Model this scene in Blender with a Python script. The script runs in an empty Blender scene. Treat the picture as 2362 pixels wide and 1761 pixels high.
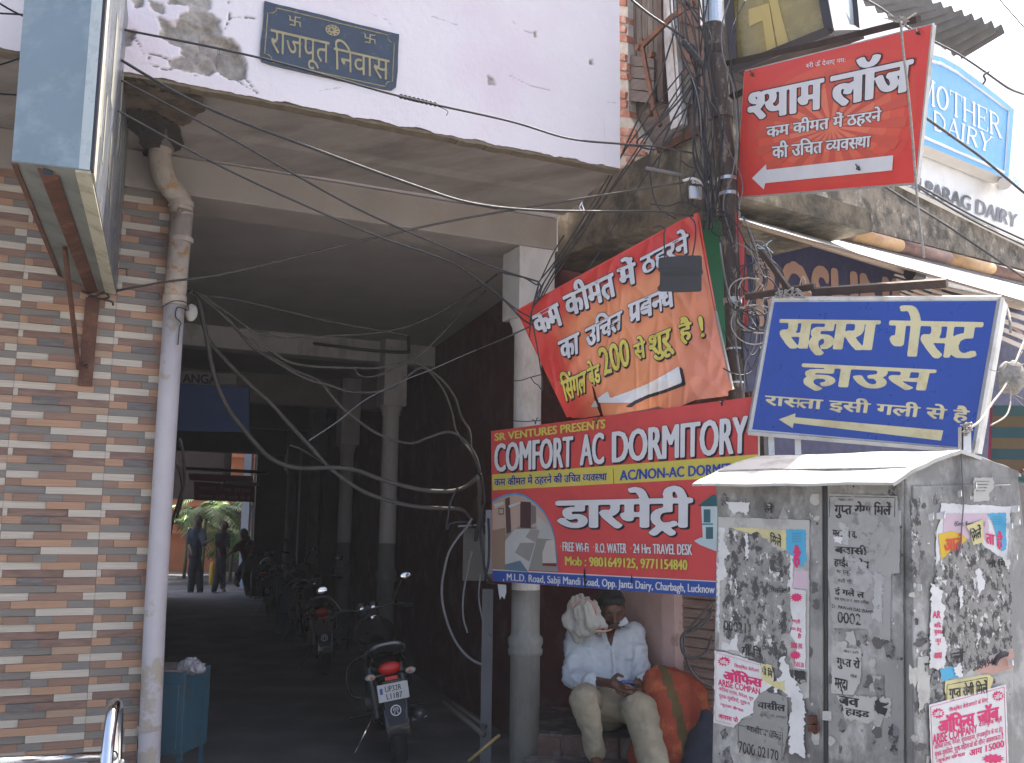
import bpy, bmesh, math, random, re
import numpy as np
from math import radians, sin, cos, tan, atan2, pi, sqrt
from mathutils import Vector, Matrix, noise
random.seed(7); rng = np.random.RandomState(5)
S = bpy.context.scene
COL = S.collection
# ------------------------------------------------------------ camera
F = 2292.0; PITCH = radians(8.83); ROLL = .011; EYE = Vector((0, 0, 1.55))
fw = Vector((0, cos(PITCH), sin(PITCH))); _r = Vector((1, 0, 0)); _u = Vector((0, -sin(PITCH), cos(PITCH)))
RI = _r*cos(ROLL) + _u*sin(ROLL); UP = _u*cos(ROLL) - _r*sin(ROLL)
cam = bpy.data.cameras.new('camera'); cam.sensor_width = 36; cam.lens = 36*F/2362; cam.clip_end = 500; cam.clip_start = .05
co = bpy.data.objects.new('camera', cam); COL.objects.link(co); S.camera = co
mw = Matrix((RI, UP, -fw)).transposed().to_4x4(); mw.translation = EYE; co.matrix_world = mw
# ------------------------------------------------------------ world, sun, exposure
SUN_EL, SUN_AZ = 60, 52          # azimuth from +Y towards +X
w = bpy.data.worlds.new("World"); S.world = w; w.use_nodes = True
nt = w.node_tree; bg = nt.nodes['Background']; sk = nt.nodes.new('ShaderNodeTexSky'); sk.sky_type = 'NISHITA'; sk.sun_disc = False
sk.sun_elevation = radians(SUN_EL); sk.sun_rotation = radians(SUN_AZ); sk.air_density = .8; sk.dust_density = 5.0; sk.ozone_density = 1.0
nt.links.new(sk.outputs[0], bg.inputs[0]); bg.inputs[1].default_value = .15
sl = bpy.data.lights.new('sun', 'SUN'); sl.energy = 5.0; sl.angle = radians(.6); sl.color = (1, .93, .83)
so = bpy.data.objects.new('sun', sl); COL.objects.link(so)
sd = Vector((sin(radians(SUN_AZ))*cos(radians(SUN_EL)), cos(radians(SUN_AZ))*cos(radians(SUN_EL)), sin(radians(SUN_EL))))
so.rotation_euler = sd.to_track_quat('Z', 'Y').to_euler(); so.location = (0, 0, 20)
S.view_settings.view_transform = 'Standard'; S.view_settings.look = 'None'; S.view_settings.exposure = 1.58; S.view_settings.gamma = 1
S.view_settings.use_curve_mapping = False
S.cycles.volume_step_rate = 4; S.cycles.max_bounces = 8; S.cycles.diffuse_bounces = 5; S.cycles.use_denoising = True

# ------------------------------------------------------------ projection helpers: pixel of the photograph -> point on a plane of the place
def ray(u, v): return fw + RI*((u-1181)/F) - UP*((v-880.5)/F)
def PY(u, v, Y): d = ray(u, v); return EYE + d*(Y/d.y)
def PZ(u, v, z): d = ray(u, v); return EYE + d*((z-1.55)/d.z)
def PP(u, v, p0, n): d = ray(u, v); return EYE + d*((p0-EYE).dot(n)/d.dot(n))
def zm(x0, y0, s): return lambda x, y: (x0+x/s, y0+y/s)
Z1 = zm(0, 0, 2.36); Z2 = zm(550, 0, 3.672); Z3 = zm(1150, 0, 2.753); Z4 = zm(1650, 0, 2.753); Z5 = zm(1100, 480, 3.177)
Z6 = zm(1650, 550, 3.112); Z7 = zm(1100, 900, 3.304); Z8 = zm(1600, 1000, 2.171); ZA = zm(0, 600, 2.754); ZB = zm(0, 1161, 2.754)
ZC = zm(400, 650, 2.753); ZD = zm(400, 1100, 2.4987); ZE = zm(1150, 1300, 3.584); ZF = zm(800, 1350, 4.02); ZG = zm(400, 1100, 5.507); ZH = zm(0, 0, 1/1.0659)
def quad3(c, depth, k=0):
    d = [ray(*x) for x in c]
    m = Matrix((d[1], -d[2], d[3])).transposed(); l = m.inverted() @ d[0]; L = [1, l[0], l[1], l[2]]
    s = depth/(L[k]*d[k].y); return [EYE + d[i]*(L[i]*s) for i in range(4)]
class Plane:
    def __init__(s, p0, n):
        s.p0 = Vector(p0); s.n = Vector(n).normalized()
        if (EYE-s.p0).dot(s.n) < 0: s.n = -s.n
    def at(s, u, v, off=0): return PP(u, v, s.p0 + s.n*off, s.n)
    def nrm(s): return s.n
def plane_q(c, depth, k=0):
    q = quad3(c, depth, k); pl = Plane(q[0], (q[1]-q[0]).cross(q[3]-q[0])); pl.q = q; pl.c = c; return pl
def vplane(p, heading): h = radians(heading); return Plane((p[0], p[1], 0), (cos(h), -sin(h), 0))

# ------------------------------------------------------------ mesh builder
class MB:
    def __init__(s): s.v = []; s.f = []; s.m = []; s.k = 0
    def mat(s, k): s.k = k; return s
    def add(s, vs, fs):
        o = len(s.v); s.v += [tuple(x) for x in vs]; s.f += [tuple(o+i for i in f) for f in fs]; s.m += [s.k]*len(fs); return s
    def box(s, o, ax, ay, az):
        o = Vector(o); ax, ay, az = Vector(ax), Vector(ay), Vector(az)
        p = [o, o+ax, o+ax+ay, o+ay]; p += [q+az for q in p]
        return s.add(p, [(0,3,2,1),(4,5,6,7),(0,1,5,4),(1,2,6,5),(2,3,7,6),(3,0,4,7)])
    def cube(s, c, sz, rz=0):
        a = Vector((cos(rz), sin(rz), 0)); b = Vector((-sin(rz), cos(rz), 0)); c = Vector(c)
        return s.box(c - a*sz[0]/2 - b*sz[1]/2 - Vector((0,0,sz[2]/2)), a*sz[0], b*sz[1], (0,0,sz[2]))
    def prism(s, poly, t):
        t = Vector(t); n = len(poly); p = [Vector(q) for q in poly]; p2 = [q+t for q in p]
        return s.add(p+p2, [tuple(range(n)), tuple(range(2*n-1, n-1, -1))] + [(i, i+n, (i+1) % n+n, (i+1) % n) for i in range(n)])
    def poly(s, poly): return s.add(poly, [tuple(range(len(poly)))])
    def tube(s, path, r, n=8, cap=True):
        path = [Vector(p) for p in path]; rr = r if hasattr(r, '__len__') else [r]*len(path); vs = []; fs = []
        up = Vector((.31, .2, .93)); prev = None
        for i, p in enumerate(path):
            t = (path[min(i+1, len(path)-1)] - path[max(i-1, 0)])
            if t.length < 1e-9: t = Vector((0,0,1))
            t.normalize()
            if prev is None: a = t.cross(up if abs(t.dot(up)) < .95 else Vector((1,0,0))).normalized()
            else:
                a = prev - t*prev.dot(t); a.normalize()
            prev = a; b = t.cross(a)
            vs += [p + (a*cos(2*pi*k/n) + b*sin(2*pi*k/n))*rr[i] for k in range(n)]
        for i in range(len(path)-1):
            fs += [(i*n+k, i*n+(k+1) % n, (i+1)*n+(k+1) % n, (i+1)*n+k) for k in range(n)]
        if cap: fs += [tuple(range(n-1, -1, -1)), tuple(range((len(path)-1)*n, len(path)*n))]
        return s.add(vs, fs)
    def lathe(s, c, prof, n=24, ax=(0,0,1)):
        ax = Vector(ax).normalized(); c = Vector(c)
        return s.tube([c + ax*z for r, z in prof], [max(r, 1e-4) for r, z in prof], n)
    def cyl(s, a, b, r, n=16): return s.tube([a, b], r, n)
    def ball(s, c, r, n=12, m=8, sc=(1,1,1), R=None):
        vs = []; fs = []; c = Vector(c)
        for i in range(m+1):
            th = pi*i/m
            for k in range(n):
                q = Vector((sin(th)*cos(2*pi*k/n)*sc[0], sin(th)*sin(2*pi*k/n)*sc[1], cos(th)*sc[2]))*r
                vs.append(c + (R @ q if R else q))
        for i in range(m): fs += [(i*n+k, (i+1)*n+k, (i+1)*n+(k+1) % n, i*n+(k+1) % n) for k in range(n)]
        return s.add(vs, fs)
    def caps(s, a, b, ra, rb, n=12):
        a, b = Vector(a), Vector(b); d = b-a; L = d.length
        if L < 1e-6: return s.ball(a, ra, n, 8)
        d /= L; path = []; rad = []
        for i in range(5): t = pi/2*(1-i/4); path.append(a - d*ra*sin(t)); rad.append(max(ra*cos(t), 1e-4))
        for i in range(5): t = pi/2*i/4; path.append(b + d*rb*sin(t)); rad.append(max(rb*cos(t), 1e-4))
        return s.tube(path, rad, n)
    def grid(s, P, closed=False):
        h = len(P); ww = len(P[0]); vs = [p for r in P for p in r]
        return s.add(vs, [(i*ww+j, i*ww+j+1, (i+1)*ww+j+1, (i+1)*ww+j) for i in range(h-1) for j in range(ww-1)])
    def build(s, name, mats, parent=None, smooth=False, bevel=0, kind=None):
        me = bpy.data.meshes.new(name); off = base(parent)
        me.from_pydata([(x-off.x, y-off.y, z-off.z) for x, y, z in s.v], [], s.f)
        for m in (mats if isinstance(mats, (list, tuple)) else [mats]): me.materials.append(m)
        if any(s.m): me.polygons.foreach_set('material_index', s.m)
        if smooth: me.polygons.foreach_set('use_smooth', [True]*len(me.polygons))
        me.update(); bm = bmesh.new(); bm.from_mesh(me); bmesh.ops.recalc_face_normals(bm, faces=bm.faces); bm.to_mesh(me); bm.free()
        o = bpy.data.objects.new(name, me); COL.objects.link(o)
        if parent: o.parent = parent
        if bevel:
            b = o.modifiers.new('bevel', 'BEVEL'); b.width = bevel; b.segments = 2; b.limit_method = 'ANGLE'
        if kind: o['kind'] = kind
        return o
def base(o):
    v = Vector((0,0,0))
    while o is not None: v += o.location; o = o.parent
    return v
def tag(o, label, cat, group=None, kind=None):
    if label: o['label'] = label
    if cat: o['category'] = cat
    if group: o['group'] = group
    if kind: o['kind'] = kind
    return o
def thing(name, label, cat, loc=(0,0,0), group=None):
    o = bpy.data.objects.new(name, None); COL.objects.link(o); o.location = loc; o.empty_display_size = .1
    return tag(o, label, cat, group)
def struct(o): o['kind'] = 'structure'; return o

# ------------------------------------------------------------ materials
def M(name, col, rough=.8, metal=0., var=0., vs=6, bump=0., bs=40, stain=None, ss=2.5, sa=.5, st=(1,1,1), spec=.5, rot=0, alpha=None, trans=0, sth=(.5,.62), col2=None, c2s=3, c2t=(.5,.6)):
    m = bpy.data.materials.new(name); m.use_nodes = True; N = m.node_tree.nodes; L = m.node_tree.links; b = N['Principled BSDF']
    b.inputs['Roughness'].default_value = rough; b.inputs['Metallic'].default_value = metal; b.inputs['Specular IOR Level'].default_value = spec
    if trans: b.inputs['Transmission Weight'].default_value = trans
    geo = N.new('ShaderNodeNewGeometry'); vr = N.new('ShaderNodeVectorRotate'); vr.rotation_type = 'Z_AXIS'; vr.inputs['Angle'].default_value = radians(rot)
    mp = N.new('ShaderNodeMapping'); mp.inputs['Scale'].default_value = st
    L.new(geo.outputs['Position'], vr.inputs['Vector']); L.new(vr.outputs[0], mp.inputs['Vector'])
    def nz(scale, det=6, rg=.6, vec=None):
        n = N.new('ShaderNodeTexNoise'); n.inputs['Scale'].default_value = scale; n.inputs['Detail'].default_value = det; n.inputs['Roughness'].default_value = rg
        L.new((vec or mp).outputs[0], n.inputs['Vector']); return n
    def mix(f, a, bb, typ='MIX'):
        x = N.new('ShaderNodeMix'); x.data_type = 'RGBA'; x.blend_type = typ
        if isinstance(f, (int, float)): x.inputs[0].default_value = f
        else: L.new(f, x.inputs[0])
        for s_, i in ((a, 6), (bb, 7)):
            if isinstance(s_, tuple): x.inputs[i].default_value = (*s_[:3], 1)
            else: L.new(s_, x.inputs[i])
        return x.outputs[2]
    def ramp(src, a, bb, lo=0., hi=1.):
        r = N.new('ShaderNodeMapRange'); r.inputs[1].default_value = a; r.inputs[2].default_value = bb; r.inputs[3].default_value = lo; r.inputs[4].default_value = hi
        L.new(src, r.inputs[0]); return r.outputs[0]
    c = tuple(col)
    if col2: c = mix(ramp(nz(c2s, 8, .65).outputs[0], *c2t), c, col2)
    if var:
        f = ramp(nz(vs).outputs[0], .3, .7)
        lo = tuple(x*(1-var) for x in col); 
        c = mix(f, mix(1.0, c, (1-var,)*3, 'MULTIPLY'), c)
    if stain:
        sn = nz(ss, 8, .7); c = mix(ramp(sn.outputs[0], sth[0], sth[1], 0, sa), c, stain)
    if isinstance(c, tuple): b.inputs['Base Color'].default_value = (*c, 1)
    else: L.new(c, b.inputs['Base Color'])
    if bump:
        bp = N.new('ShaderNodeBump'); bp.inputs['Strength'].default_value = bump; bp.inputs['Distance'].default_value = .01
        L.new(nz(bs, 5).outputs[0], bp.inputs['Height']); L.new(bp.outputs[0], b.inputs['Normal'])
    if var:
        L.new(ramp(nz(vs*2).outputs[0], .3, .7, max(rough-.12, .03), min(rough+.1, 1)), b.inputs['Roughness'])
    return m
def flat(name, col, rough=.55, **k): return M(name, col, rough, **{**dict(var=.1, vs=9), **k})

m_asph = M('alley ground', (.23,.23,.24), .8, var=.5, vs=2.2, bump=.6, bs=60, stain=(.12,.115,.11), ss=.9, sa=.6)
m_paint = None
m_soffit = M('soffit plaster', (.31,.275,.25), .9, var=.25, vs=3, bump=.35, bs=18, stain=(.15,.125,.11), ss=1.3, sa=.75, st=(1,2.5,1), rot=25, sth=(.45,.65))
m_beam = M('beam plaster', (.31,.275,.25), .88, var=.2, vs=4, bump=.3, bs=25, stain=(.26,.22,.18), ss=2.2, sa=.6)
m_colb = M('bare cement and dim columns', (.22,.22,.20), .9, var=.2, vs=9, bump=.4, bs=30, stain=(.13,.125,.115), ss=5, sa=.6, st=(1,1,.4))
m_colm = M('column paint', (.58,.56,.55), .75, var=.18, vs=8, bump=.3, bs=30, stain=(.30,.28,.25), ss=4, sa=.7, st=(1,1,.4))
m_ceil = M('alley ceiling', (.42,.39,.37), .9, var=.2, vs=3, bump=.2, bs=20)
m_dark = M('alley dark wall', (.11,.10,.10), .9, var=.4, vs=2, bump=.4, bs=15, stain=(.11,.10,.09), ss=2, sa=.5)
m_redw = M('dark red wall', (.13,.032,.028), .8, var=.35, vs=4, bump=.4, bs=20, stain=(.23,.13,.11), ss=3, sa=.35)
m_pinkw = M('pink wall', (.50,.36,.34), .8, var=.2, vs=5, bump=.25, bs=25, stain=(.22,.15,.13), ss=6, sa=.7, sth=(.58,.66))
m_pipe = M('painted drain pipe', (.45,.42,.44), .55, var=.12, vs=7, bump=.15, bs=20, stain=(.33,.28,.20), ss=5, sa=.8, sth=(.54,.60))
m_pipe2 = M('weathered pipe bend', (.42,.36,.31), .75, var=.3, vs=14, bump=.5, bs=30, stain=(.30,.16,.05), ss=12, sa=.85, sth=(.56,.62))
m_cem = M('bare cement', (.33,.30,.27), .95, var=.4, vs=14, bump=1, bs=30)
m_moss = M('mossy concrete', (.20,.165,.115), .95, var=.5, vs=7, bump=.9, bs=22, stain=(.035,.032,.025), ss=2.6, sa=.9, sth=(.45,.6), col2=(.34,.30,.22), c2s=5, c2t=(.52,.62))
m_slab = M('weathered slab edge', (.27,.23,.18), .95, var=.5, vs=9, bump=.9, bs=25, stain=(.05,.045,.035), ss=5, sa=.9, sth=(.47,.6), col2=(.46,.42,.36), c2s=11, c2t=(.55,.62))
m_wood = M('old grey wood', (.10,.085,.075), .85, var=.5, vs=8, bump=.6, bs=30, st=(6,6,.7), stain=(.2,.18,.16), ss=3, sa=.4)
m_woodh = M('grey plank', (.15,.13,.12), .85, var=.5, vs=8, bump=.6, bs=30, st=(1,1,14), stain=(.05,.04,.04), ss=3, sa=.6)
m_bluew = M('pale blue frame paint', (.45,.47,.50), .7, var=.25, vs=9, bump=.3, bs=30, stain=(.2,.17,.14), ss=7, sa=.8, st=(1,1,.4))
m_brick = M('weathered brick', (.36,.15,.10), .9, var=.4, vs=18, bump=.6, bs=50, stain=(.42,.38,.33), ss=9, sa=.6)
m_mort = M('mortar', (.42,.40,.37), .95, var=.3, vs=20, bump=.8, bs=40)
m_rust = M('rusty steel', (.13,.055,.035), .75, .2, var=.45, vs=14, bump=.35, bs=60, stain=(.22,.10,.06), ss=8, sa=.6)
m_rustd = M('dark rusty steel', (.07,.045,.038), .7, .3, var=.45, vs=14, bump=.3, bs=60)
m_pole = M('rusty pole', (.085,.06,.05), .75, .2, var=.5, vs=20, bump=.5, bs=60, stain=(.30,.25,.21), ss=18, sa=.8, sth=(.54,.62), st=(1,1,.35))
m_steel = M('galvanised steel', (.6,.61,.62), .35, .8, var=.15, vs=12)
m_chrome = M('polished steel', (.78,.79,.80), .12, 1.0, var=.08, vs=12)
m_cable = M('black cable', (.022,.023,.028), .62, var=.3, vs=12)
m_cableg = M('dusty cable', (.075,.066,.06), .8, var=.4, vs=12)
m_cablel = M('grey cable', (.16,.16,.17), .6, var=.3, vs=12)
m_rope = M('rope', (.42,.39,.35), .9, var=.4, vs=80, bump=.8, bs=300)
m_white = flat('white paint', (.75,.75,.74))
m_cab = M('cabinet grey metal', (.26,.255,.24), .7, .0, var=.25, vs=7, bump=.25, bs=25, stain=(.09,.085,.08), ss=5, sa=.85, sth=(.48,.62), st=(1,1,.6), col2=(.42,.41,.39), c2s=8, c2t=(.5,.6))
m_roof = M('white roof sheet', (.48,.47,.44), .55, .1, var=.2, vs=6, bump=.15, bs=10, stain=(.30,.28,.25), ss=5, sa=.8, sth=(.54,.62))
m_black = flat('black plastic', (.02,.02,.022), .45)
m_rub = flat('tyre rubber', (.022,.022,.024), .75)
m_sheet = M('corrugated sheet', (.13,.12,.11), .8, .1, var=.35, vs=8, bump=.2, bs=30)
m_teal = M('teal painted metal', (.035,.11,.16), .5, var=.25, vs=6, bump=.1, stain=(.05,.06,.06), ss=6, sa=.5)
m_skin = M('brown skin', (.10,.045,.028), .5, var=.15, vs=30, bump=.1, bs=120)
m_hair = M('black hair', (.009,.008,.008), .6, bump=.8, bs=160)
m_shirt = M('pale blue shirt', (.50,.55,.60), .85, var=.08, vs=14, bump=.25, bs=28)
m_trou = M('khaki trousers', (.27,.235,.165), .9, var=.2, vs=9, bump=.3, bs=22, stain=(.36,.32,.24), ss=5, sa=.5)
m_towel = M('grey towel', (.42,.42,.40), .95, var=.15, vs=20, bump=.5, bs=150)
m_towelp = M('pink towel edge', (.55,.28,.22), .95, var=.15, vs=20)
m_glass = M('smoked window film', (.30,.24,.09), .25, .0, var=.35, vs=5, spec=.6)

# facade directions
A = Vector((.10, 6.30, 0)); HF = 64.5
e1 = Vector((sin(radians(HF)), cos(radians(HF)), 0)); n1 = Vector((e1.y, -e1.x, 0))
HA = -18.5; e2 = Vector((sin(radians(HA)), cos(radians(HA)), 0))
def FP(s, o, z): p = A + e1*s + n1*o; return Vector((p.x, p.y, z))
def fpl(o): return Plane(FP(0, o, 0), n1)
def s_of(p): return (Vector((p.x, p.y, 0))-A).dot(e1)

# ------------------------------------------------------------ lettering engine: contours of the built-in font, filled as real polygons
_cache = {}
def contours(body):
    if body in _cache: return _cache[body]
    c = bpy.data.curves.new('tmp', 'FONT'); c.body = body + 'H'; c.size = 1; c.fill_mode = 'NONE'; c.resolution_u = 3
    o = bpy.data.objects.new('tmp', c); COL.objects.link(o); dg = bpy.context.evaluated_depsgraph_get(); dg.update()
    me = o.evaluated_get(dg).to_mesh(); P = np.array([v.co[:2] for v in me.vertices]).reshape(-1, 2); E = [tuple(e.vertices) for e in me.edges]
    loops = []; nxt = {}
    for a, b in E: nxt.setdefault(a, []).append(b); nxt.setdefault(b, []).append(a)
    seen = set()
    for st in range(len(P)):
        if st in seen or st not in nxt: continue
        lp = [st]; seen.add(st); cur = st
        while True:
            q = [x for x in nxt[cur] if x not in seen]
            if not q: break
            cur = min(q) if len(lp) == 1 else q[0]; seen.add(cur); lp.append(cur)
        loops.append(P[lp])
    o.evaluated_get(dg).to_mesh_clear(); bpy.data.objects.remove(o); bpy.data.curves.remove(c)
    h = max(loops, key=lambda l: l[:, 0].max()); adv = h[:, 0].min() - .0
    loops = [l for l in loops if l is not h]
    _cache[body] = (loops, adv); return _cache[body]
_hl = contours('')[1]
def raster(loops, x0, y0, W, H, sc):
    acc = np.zeros((H, W+2), np.int32)
    for l in loops:
        p = np.array(l); q = np.roll(p, -1, 0)
        for (ax, ay), (bx, by) in zip(p, q):
            ax, bx = (ax-x0)*sc, (bx-x0)*sc; ay, by = (ay-y0)*sc, (by-y0)*sc
            if ay == by: continue
            d = 1
            if ay > by: ax, ay, bx, by, d = bx, by, ax, ay, -1
            r0 = max(int(math.ceil(ay-.5)), 0); r1 = min(int(math.ceil(by-.5)), H)
            if r1 <= r0: continue
            rr = np.arange(r0, r1); xx = ax + (rr+.5-ay)*(bx-ax)/(by-ay)
            np.add.at(acc, (rr, np.clip(np.ceil(xx-.5).astype(int), 0, W+1)), d)
    return np.cumsum(acc, 1)[:, :W] != 0
def stroke(pts, wd):   # a thick polyline as separate convex quads
    out = []
    for a, b in zip(pts[:-1], pts[1:]):
        a = np.array(a, float); b = np.array(b, float); d = b-a; L = np.hypot(*d) or 1; d /= L; n = np.array([-d[1], d[0]])*wd/2; e = d*wd*.3
        out.append(np.array([a-e-n, b+e-n, b+e+n, a-e+n]))
    return out
# <X> half form (stem cut away), {r} = rakar slash under the previous letter, {v} = inverted v under the previous letter
def layout(text):
    text = re.sub('((?:<.>)*[\u0915-\u0939])\u093f', '\u093f\\1', text)
    items = []; x = 0; i = 0; buf = ''
    def flush():
        nonlocal x, buf
        if buf:
            lo, ad = contours(buf); items.append((lo, x, None)); x += ad - _hl; buf = ''
    while i < len(text):
        ch = text[i]
        if ch == '<':
            flush(); g = text[i+1]; lo, ad = contours(g); ad -= _hl
            cut = ad - {'श': .235, 'न': .155, 'स': .15}.get(g, .16); items.append((lo, x, cut)); x += cut; i += 3; continue
        if ch == '{':
            k = text[i+1]; flush()
            if k == 'r': items.append((stroke([(-.42, .10), (-.20, .26)], .075), x, None))
            if k == 'v': items.append((stroke([(-.46, -.14), (-.28, .03), (-.10, -.14)], .075), x, None))
            i += 3; continue
        buf += ch; i += 1
    flush(); return items, x
def text_field(text, res, bold, outl):
    if not isinstance(bold, tuple): bold = (bold, bold*.45)
    """returns list of fields for each dilation"""
    items, adv = (text, 0) if isinstance(text, list) else layout(text)
    allp = np.concatenate([np.array(l) + [x, 0] for lo, x, c in items for l in lo]) if items else np.zeros((1, 2))
    pad = max(bold) + max(outl+[0]) + 3/res
    x0, y0 = allp.min(0) - pad; x1, y1 = allp.max(0) + pad; SS = 3
    W = (int((x1-x0)*res)+2)*SS; H = (int((y1-y0)*res)+2)*SS; img = np.zeros((H, W), bool)
    for lo, x, cut in items:
        if not lo: continue
        sep = isinstance(lo, list) and len(lo) and len(lo[0]) == 4 and cut is None and len(lo) <= 3
        if sep:
            for l in lo: img |= raster([np.array(l)+[x, 0]], x0, y0, W, H, res*SS)
        else:
            b = raster([np.array(l)+[x, 0] for l in lo], x0, y0, W, H, res*SS)
            if cut is not None: b[:, max(0, int((x+cut-x0)*res*SS)):] = False
            img |= b
    def dil(a, r):
        rx, ry = (r if isinstance(r, tuple) else (r, r)); rx *= res*SS; ry *= res*SS
        if rx < .7: return a
        out = a.copy(); R = int(ry)
        for dy in range(-R, R+1):
            hw = int(rx*sqrt(max(0, 1-(dy/max(ry, 1e-6))**2))) if R else int(rx)
            row = np.zeros_like(a); cs = np.cumsum(np.pad(a, ((0, 0), (hw+1, hw))), 1); wsum = cs[:, 2*hw+1:] - cs[:, :-2*hw-1]
            row = wsum > 0
            if dy >= 0: out[dy:] |= row[:row.shape[0]-dy] if dy else row
            else: out[:dy] |= row[-dy:]
        return out
    b0 = dil(img, bold); ys, xs = np.nonzero(b0); bb = (xs.min(), ys.min(), xs.max()+1, ys.max()+1)
    res_ = []
    for o_ in [0]+outl:
        d = dil(b0, o_); g = d.reshape(H//SS, SS, W//SS, SS).mean((1, 3)); res_.append(g)
    return res_, tuple(q/SS for q in bb)
def field_mesh(g):
    g = np.pad(g, 1); ins = g > .5; a, b, c, d = ins[:-1, :-1], ins[:-1, 1:], ins[1:, 1:], ins[1:, :-1]
    cnt = a.astype(int)+b+c+d; V = []; Fs = []
    full = cnt == 4
    for r in np.nonzero(full.any(1))[0]:
        e = np.diff(np.concatenate([[0], full[r].astype(int), [0]])); st = np.nonzero(e == 1)[0]; en = np.nonzero(e == -1)[0]
        for s_, t_ in zip(st, en):
            k = len(V); V += [(s_, r), (t_, r), (t_, r+1), (s_, r+1)]; Fs.append((k, k+1, k+2, k+3))
    for r, c_ in zip(*np.nonzero((cnt > 0) & (cnt < 4))):
        P = [(c_, r), (c_+1, r), (c_+1, r+1), (c_, r+1)]; val = [g[r, c_], g[r, c_+1], g[r+1, c_+1], g[r+1, c_]]; o = []
        for i in range(4):
            j = (i+1) % 4
            if val[i] > .5: o.append(P[i])
            if (val[i] > .5) != (val[j] > .5):
                t = (.5-val[i])/(val[j]-val[i]); o.append((P[i][0]+(P[j][0]-P[i][0])*t, P[i][1]+(P[j][1]-P[i][1])*t))
        if len(o) >= 3: k = len(V); V += o; Fs.append(tuple(range(k, k+len(o))))
    return np.array(V, float)-.5-0.0, Fs
def bil(q, u, v):
    return tuple(q[0][i]*(1-u)*(1-v)+q[1][i]*u*(1-v)+q[2][i]*u*v+q[3][i]*(1-u)*v for i in (0, 1))
def write(sheet, text, q, mats, parent, bold=.02, outl=(), shadow=None, res=34, base_off=.003, step=.002, name='lettering', warp=None, mask=None):
    """q: pixels of the ink box TL TR BR BL; mats: fill, outline..., shadow last (if any)"""
    fl, bb = text_field(text, res, bold, list(outl)); mb = MB(); n = len(outl)
    order = []
    if shadow: order.append((fl[-1], len(mats)-1, 0, shadow))
    for k in range(n, 0, -1): order.append((fl[k], k, 0, (0, 0)))
    order.append((fl[0], 0, 0, (0, 0)))
    for lay, (g, mi, _, sh) in enumerate(order):
        V, Fs = field_mesh(g)
        if not len(V): continue
        U = (V[:, 0]-bb[0]+0.)/(bb[2]-bb[0]); Vv = 1-(V[:, 1]-bb[1])/(bb[3]-bb[1]); pts = []
        for u, v in zip(U, Vv):
            if warp: u, v = warp(u, v)
            p = bil(q, u, v); pts.append(sheet.at(p[0]+sh[0], p[1]+sh[1], base_off+lay*step))
        if mask: Fs = [f for f in Fs if mask(*bil(q, U[f[0]], Vv[f[0]]))]
        mb.mat(mi).add(pts, Fs)
    return mb.build(name, mats, parent)
def band(sheet, pts, mat, parent, name, off=.003, thick=0):
    return MB().poly([sheet.at(x, y, off) for x, y in pts]).build(name, mat, parent)
def jag(pts, amp=2.5, n=6, seed=1, closed=True):
    r = random.Random(seed); out = []
    m = len(pts)
    for i in range(m if closed else m-1):
        a, b = pts[i], pts[(i+1) % m]; L = math.hypot(b[0]-a[0], b[1]-a[1]); k = max(1, int(L/n))
        for j in range(k):
            t = j/k; out.append((a[0]+(b[0]-a[0])*t + (r.uniform(-amp, amp) if j else 0), a[1]+(b[1]-a[1])*t + (r.uniform(-amp, amp) if j else 0)))
    if not closed: out.append(pts[-1])
    return out
def triang(sheet, pts, mat, parent, name, off=.003, kind=None):
    """fill an uneven outline"""
    from mathutils.geometry import tessellate_polygon
    P = [Vector((x, y, 0)) for x, y in pts]; T = tessellate_polygon([P]); mb = MB(); mb.add([sheet.at(x, y, off) for x, y in pts], [tuple(t) for t in T])
    return mb.build(name, mat, parent, kind=kind)
def spline(P, n=8):
    P = [Vector(p) for p in P]; out = []
    Q = [P[0]*2-P[1]] + P + [P[-1]*2-P[-2]]
    for i in range(1, len(Q)-2):
        a, b, c, d = Q[i-1:i+3]
        for k in range(n):
            t = k/n; out.append(.5*((2*b)+(c-a)*t+(2*a-5*b+4*c-d)*t*t+(3*b-a-3*c+d)*t*t*t))
    out.append(P[-1]); return out
def cable(pts, r, mat, label, name='cable', cat='cable', group=None, n=8):
    """pts: (u,v,Y) pixels with a depth, or Vectors"""
    P = [p if isinstance(p, Vector) else PY(*p) for p in pts]
    o = MB().tube(spline(P, n), r, 6).build(name, mat, None, smooth=True); return tag(o, label, cat, group)
# ------------------------------------------------------------ ground
def ease(t): t = max(0, min(1, t)); return t*t*(3-2*t)
def gz(y): return .29*ease((y-8.5)/12)
ys = [-60, -20, -5, 0, 3, 5, 7, 8.5] + [8.5+i for i in range(1, 14)] + [26, 32, 45, 80, 250]; xs = [-200, -60, -20, -8, -4, 0, 4, 8, 20, 60, 200]
mb = MB(); mb.grid([[Vector((x, y, gz(y))) for x in xs] for y in ys]); struct(mb.build('ground', M('dusty street', (.24,.235,.23), .9, var=.2, vs=3), None, smooth=True))
pf_ = lambda y: [Vector((x, y, gz(y)+.004)) for x in (-14, -10, -7, -4, -2, 0, 2.2)]
struct(MB().grid([pf_(y) for y in [5.15+i*.6 for i in range(29)]]).build('passage_floor', m_asph, None, smooth=True))

# ------------------------------------------------------------ pink building over the passage
OF = 1.08; PF = fpl(OF); S_R = s_of(PF.at(1431, 389)); S_L = -5.2; ZS = 3.6; PC = fpl(.12)
bld = thing('plastered_building', 'pale lilac plastered building with peeling front, spanning the dark covered passage on columns', 'building', (A.x, A.y, 0))
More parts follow.
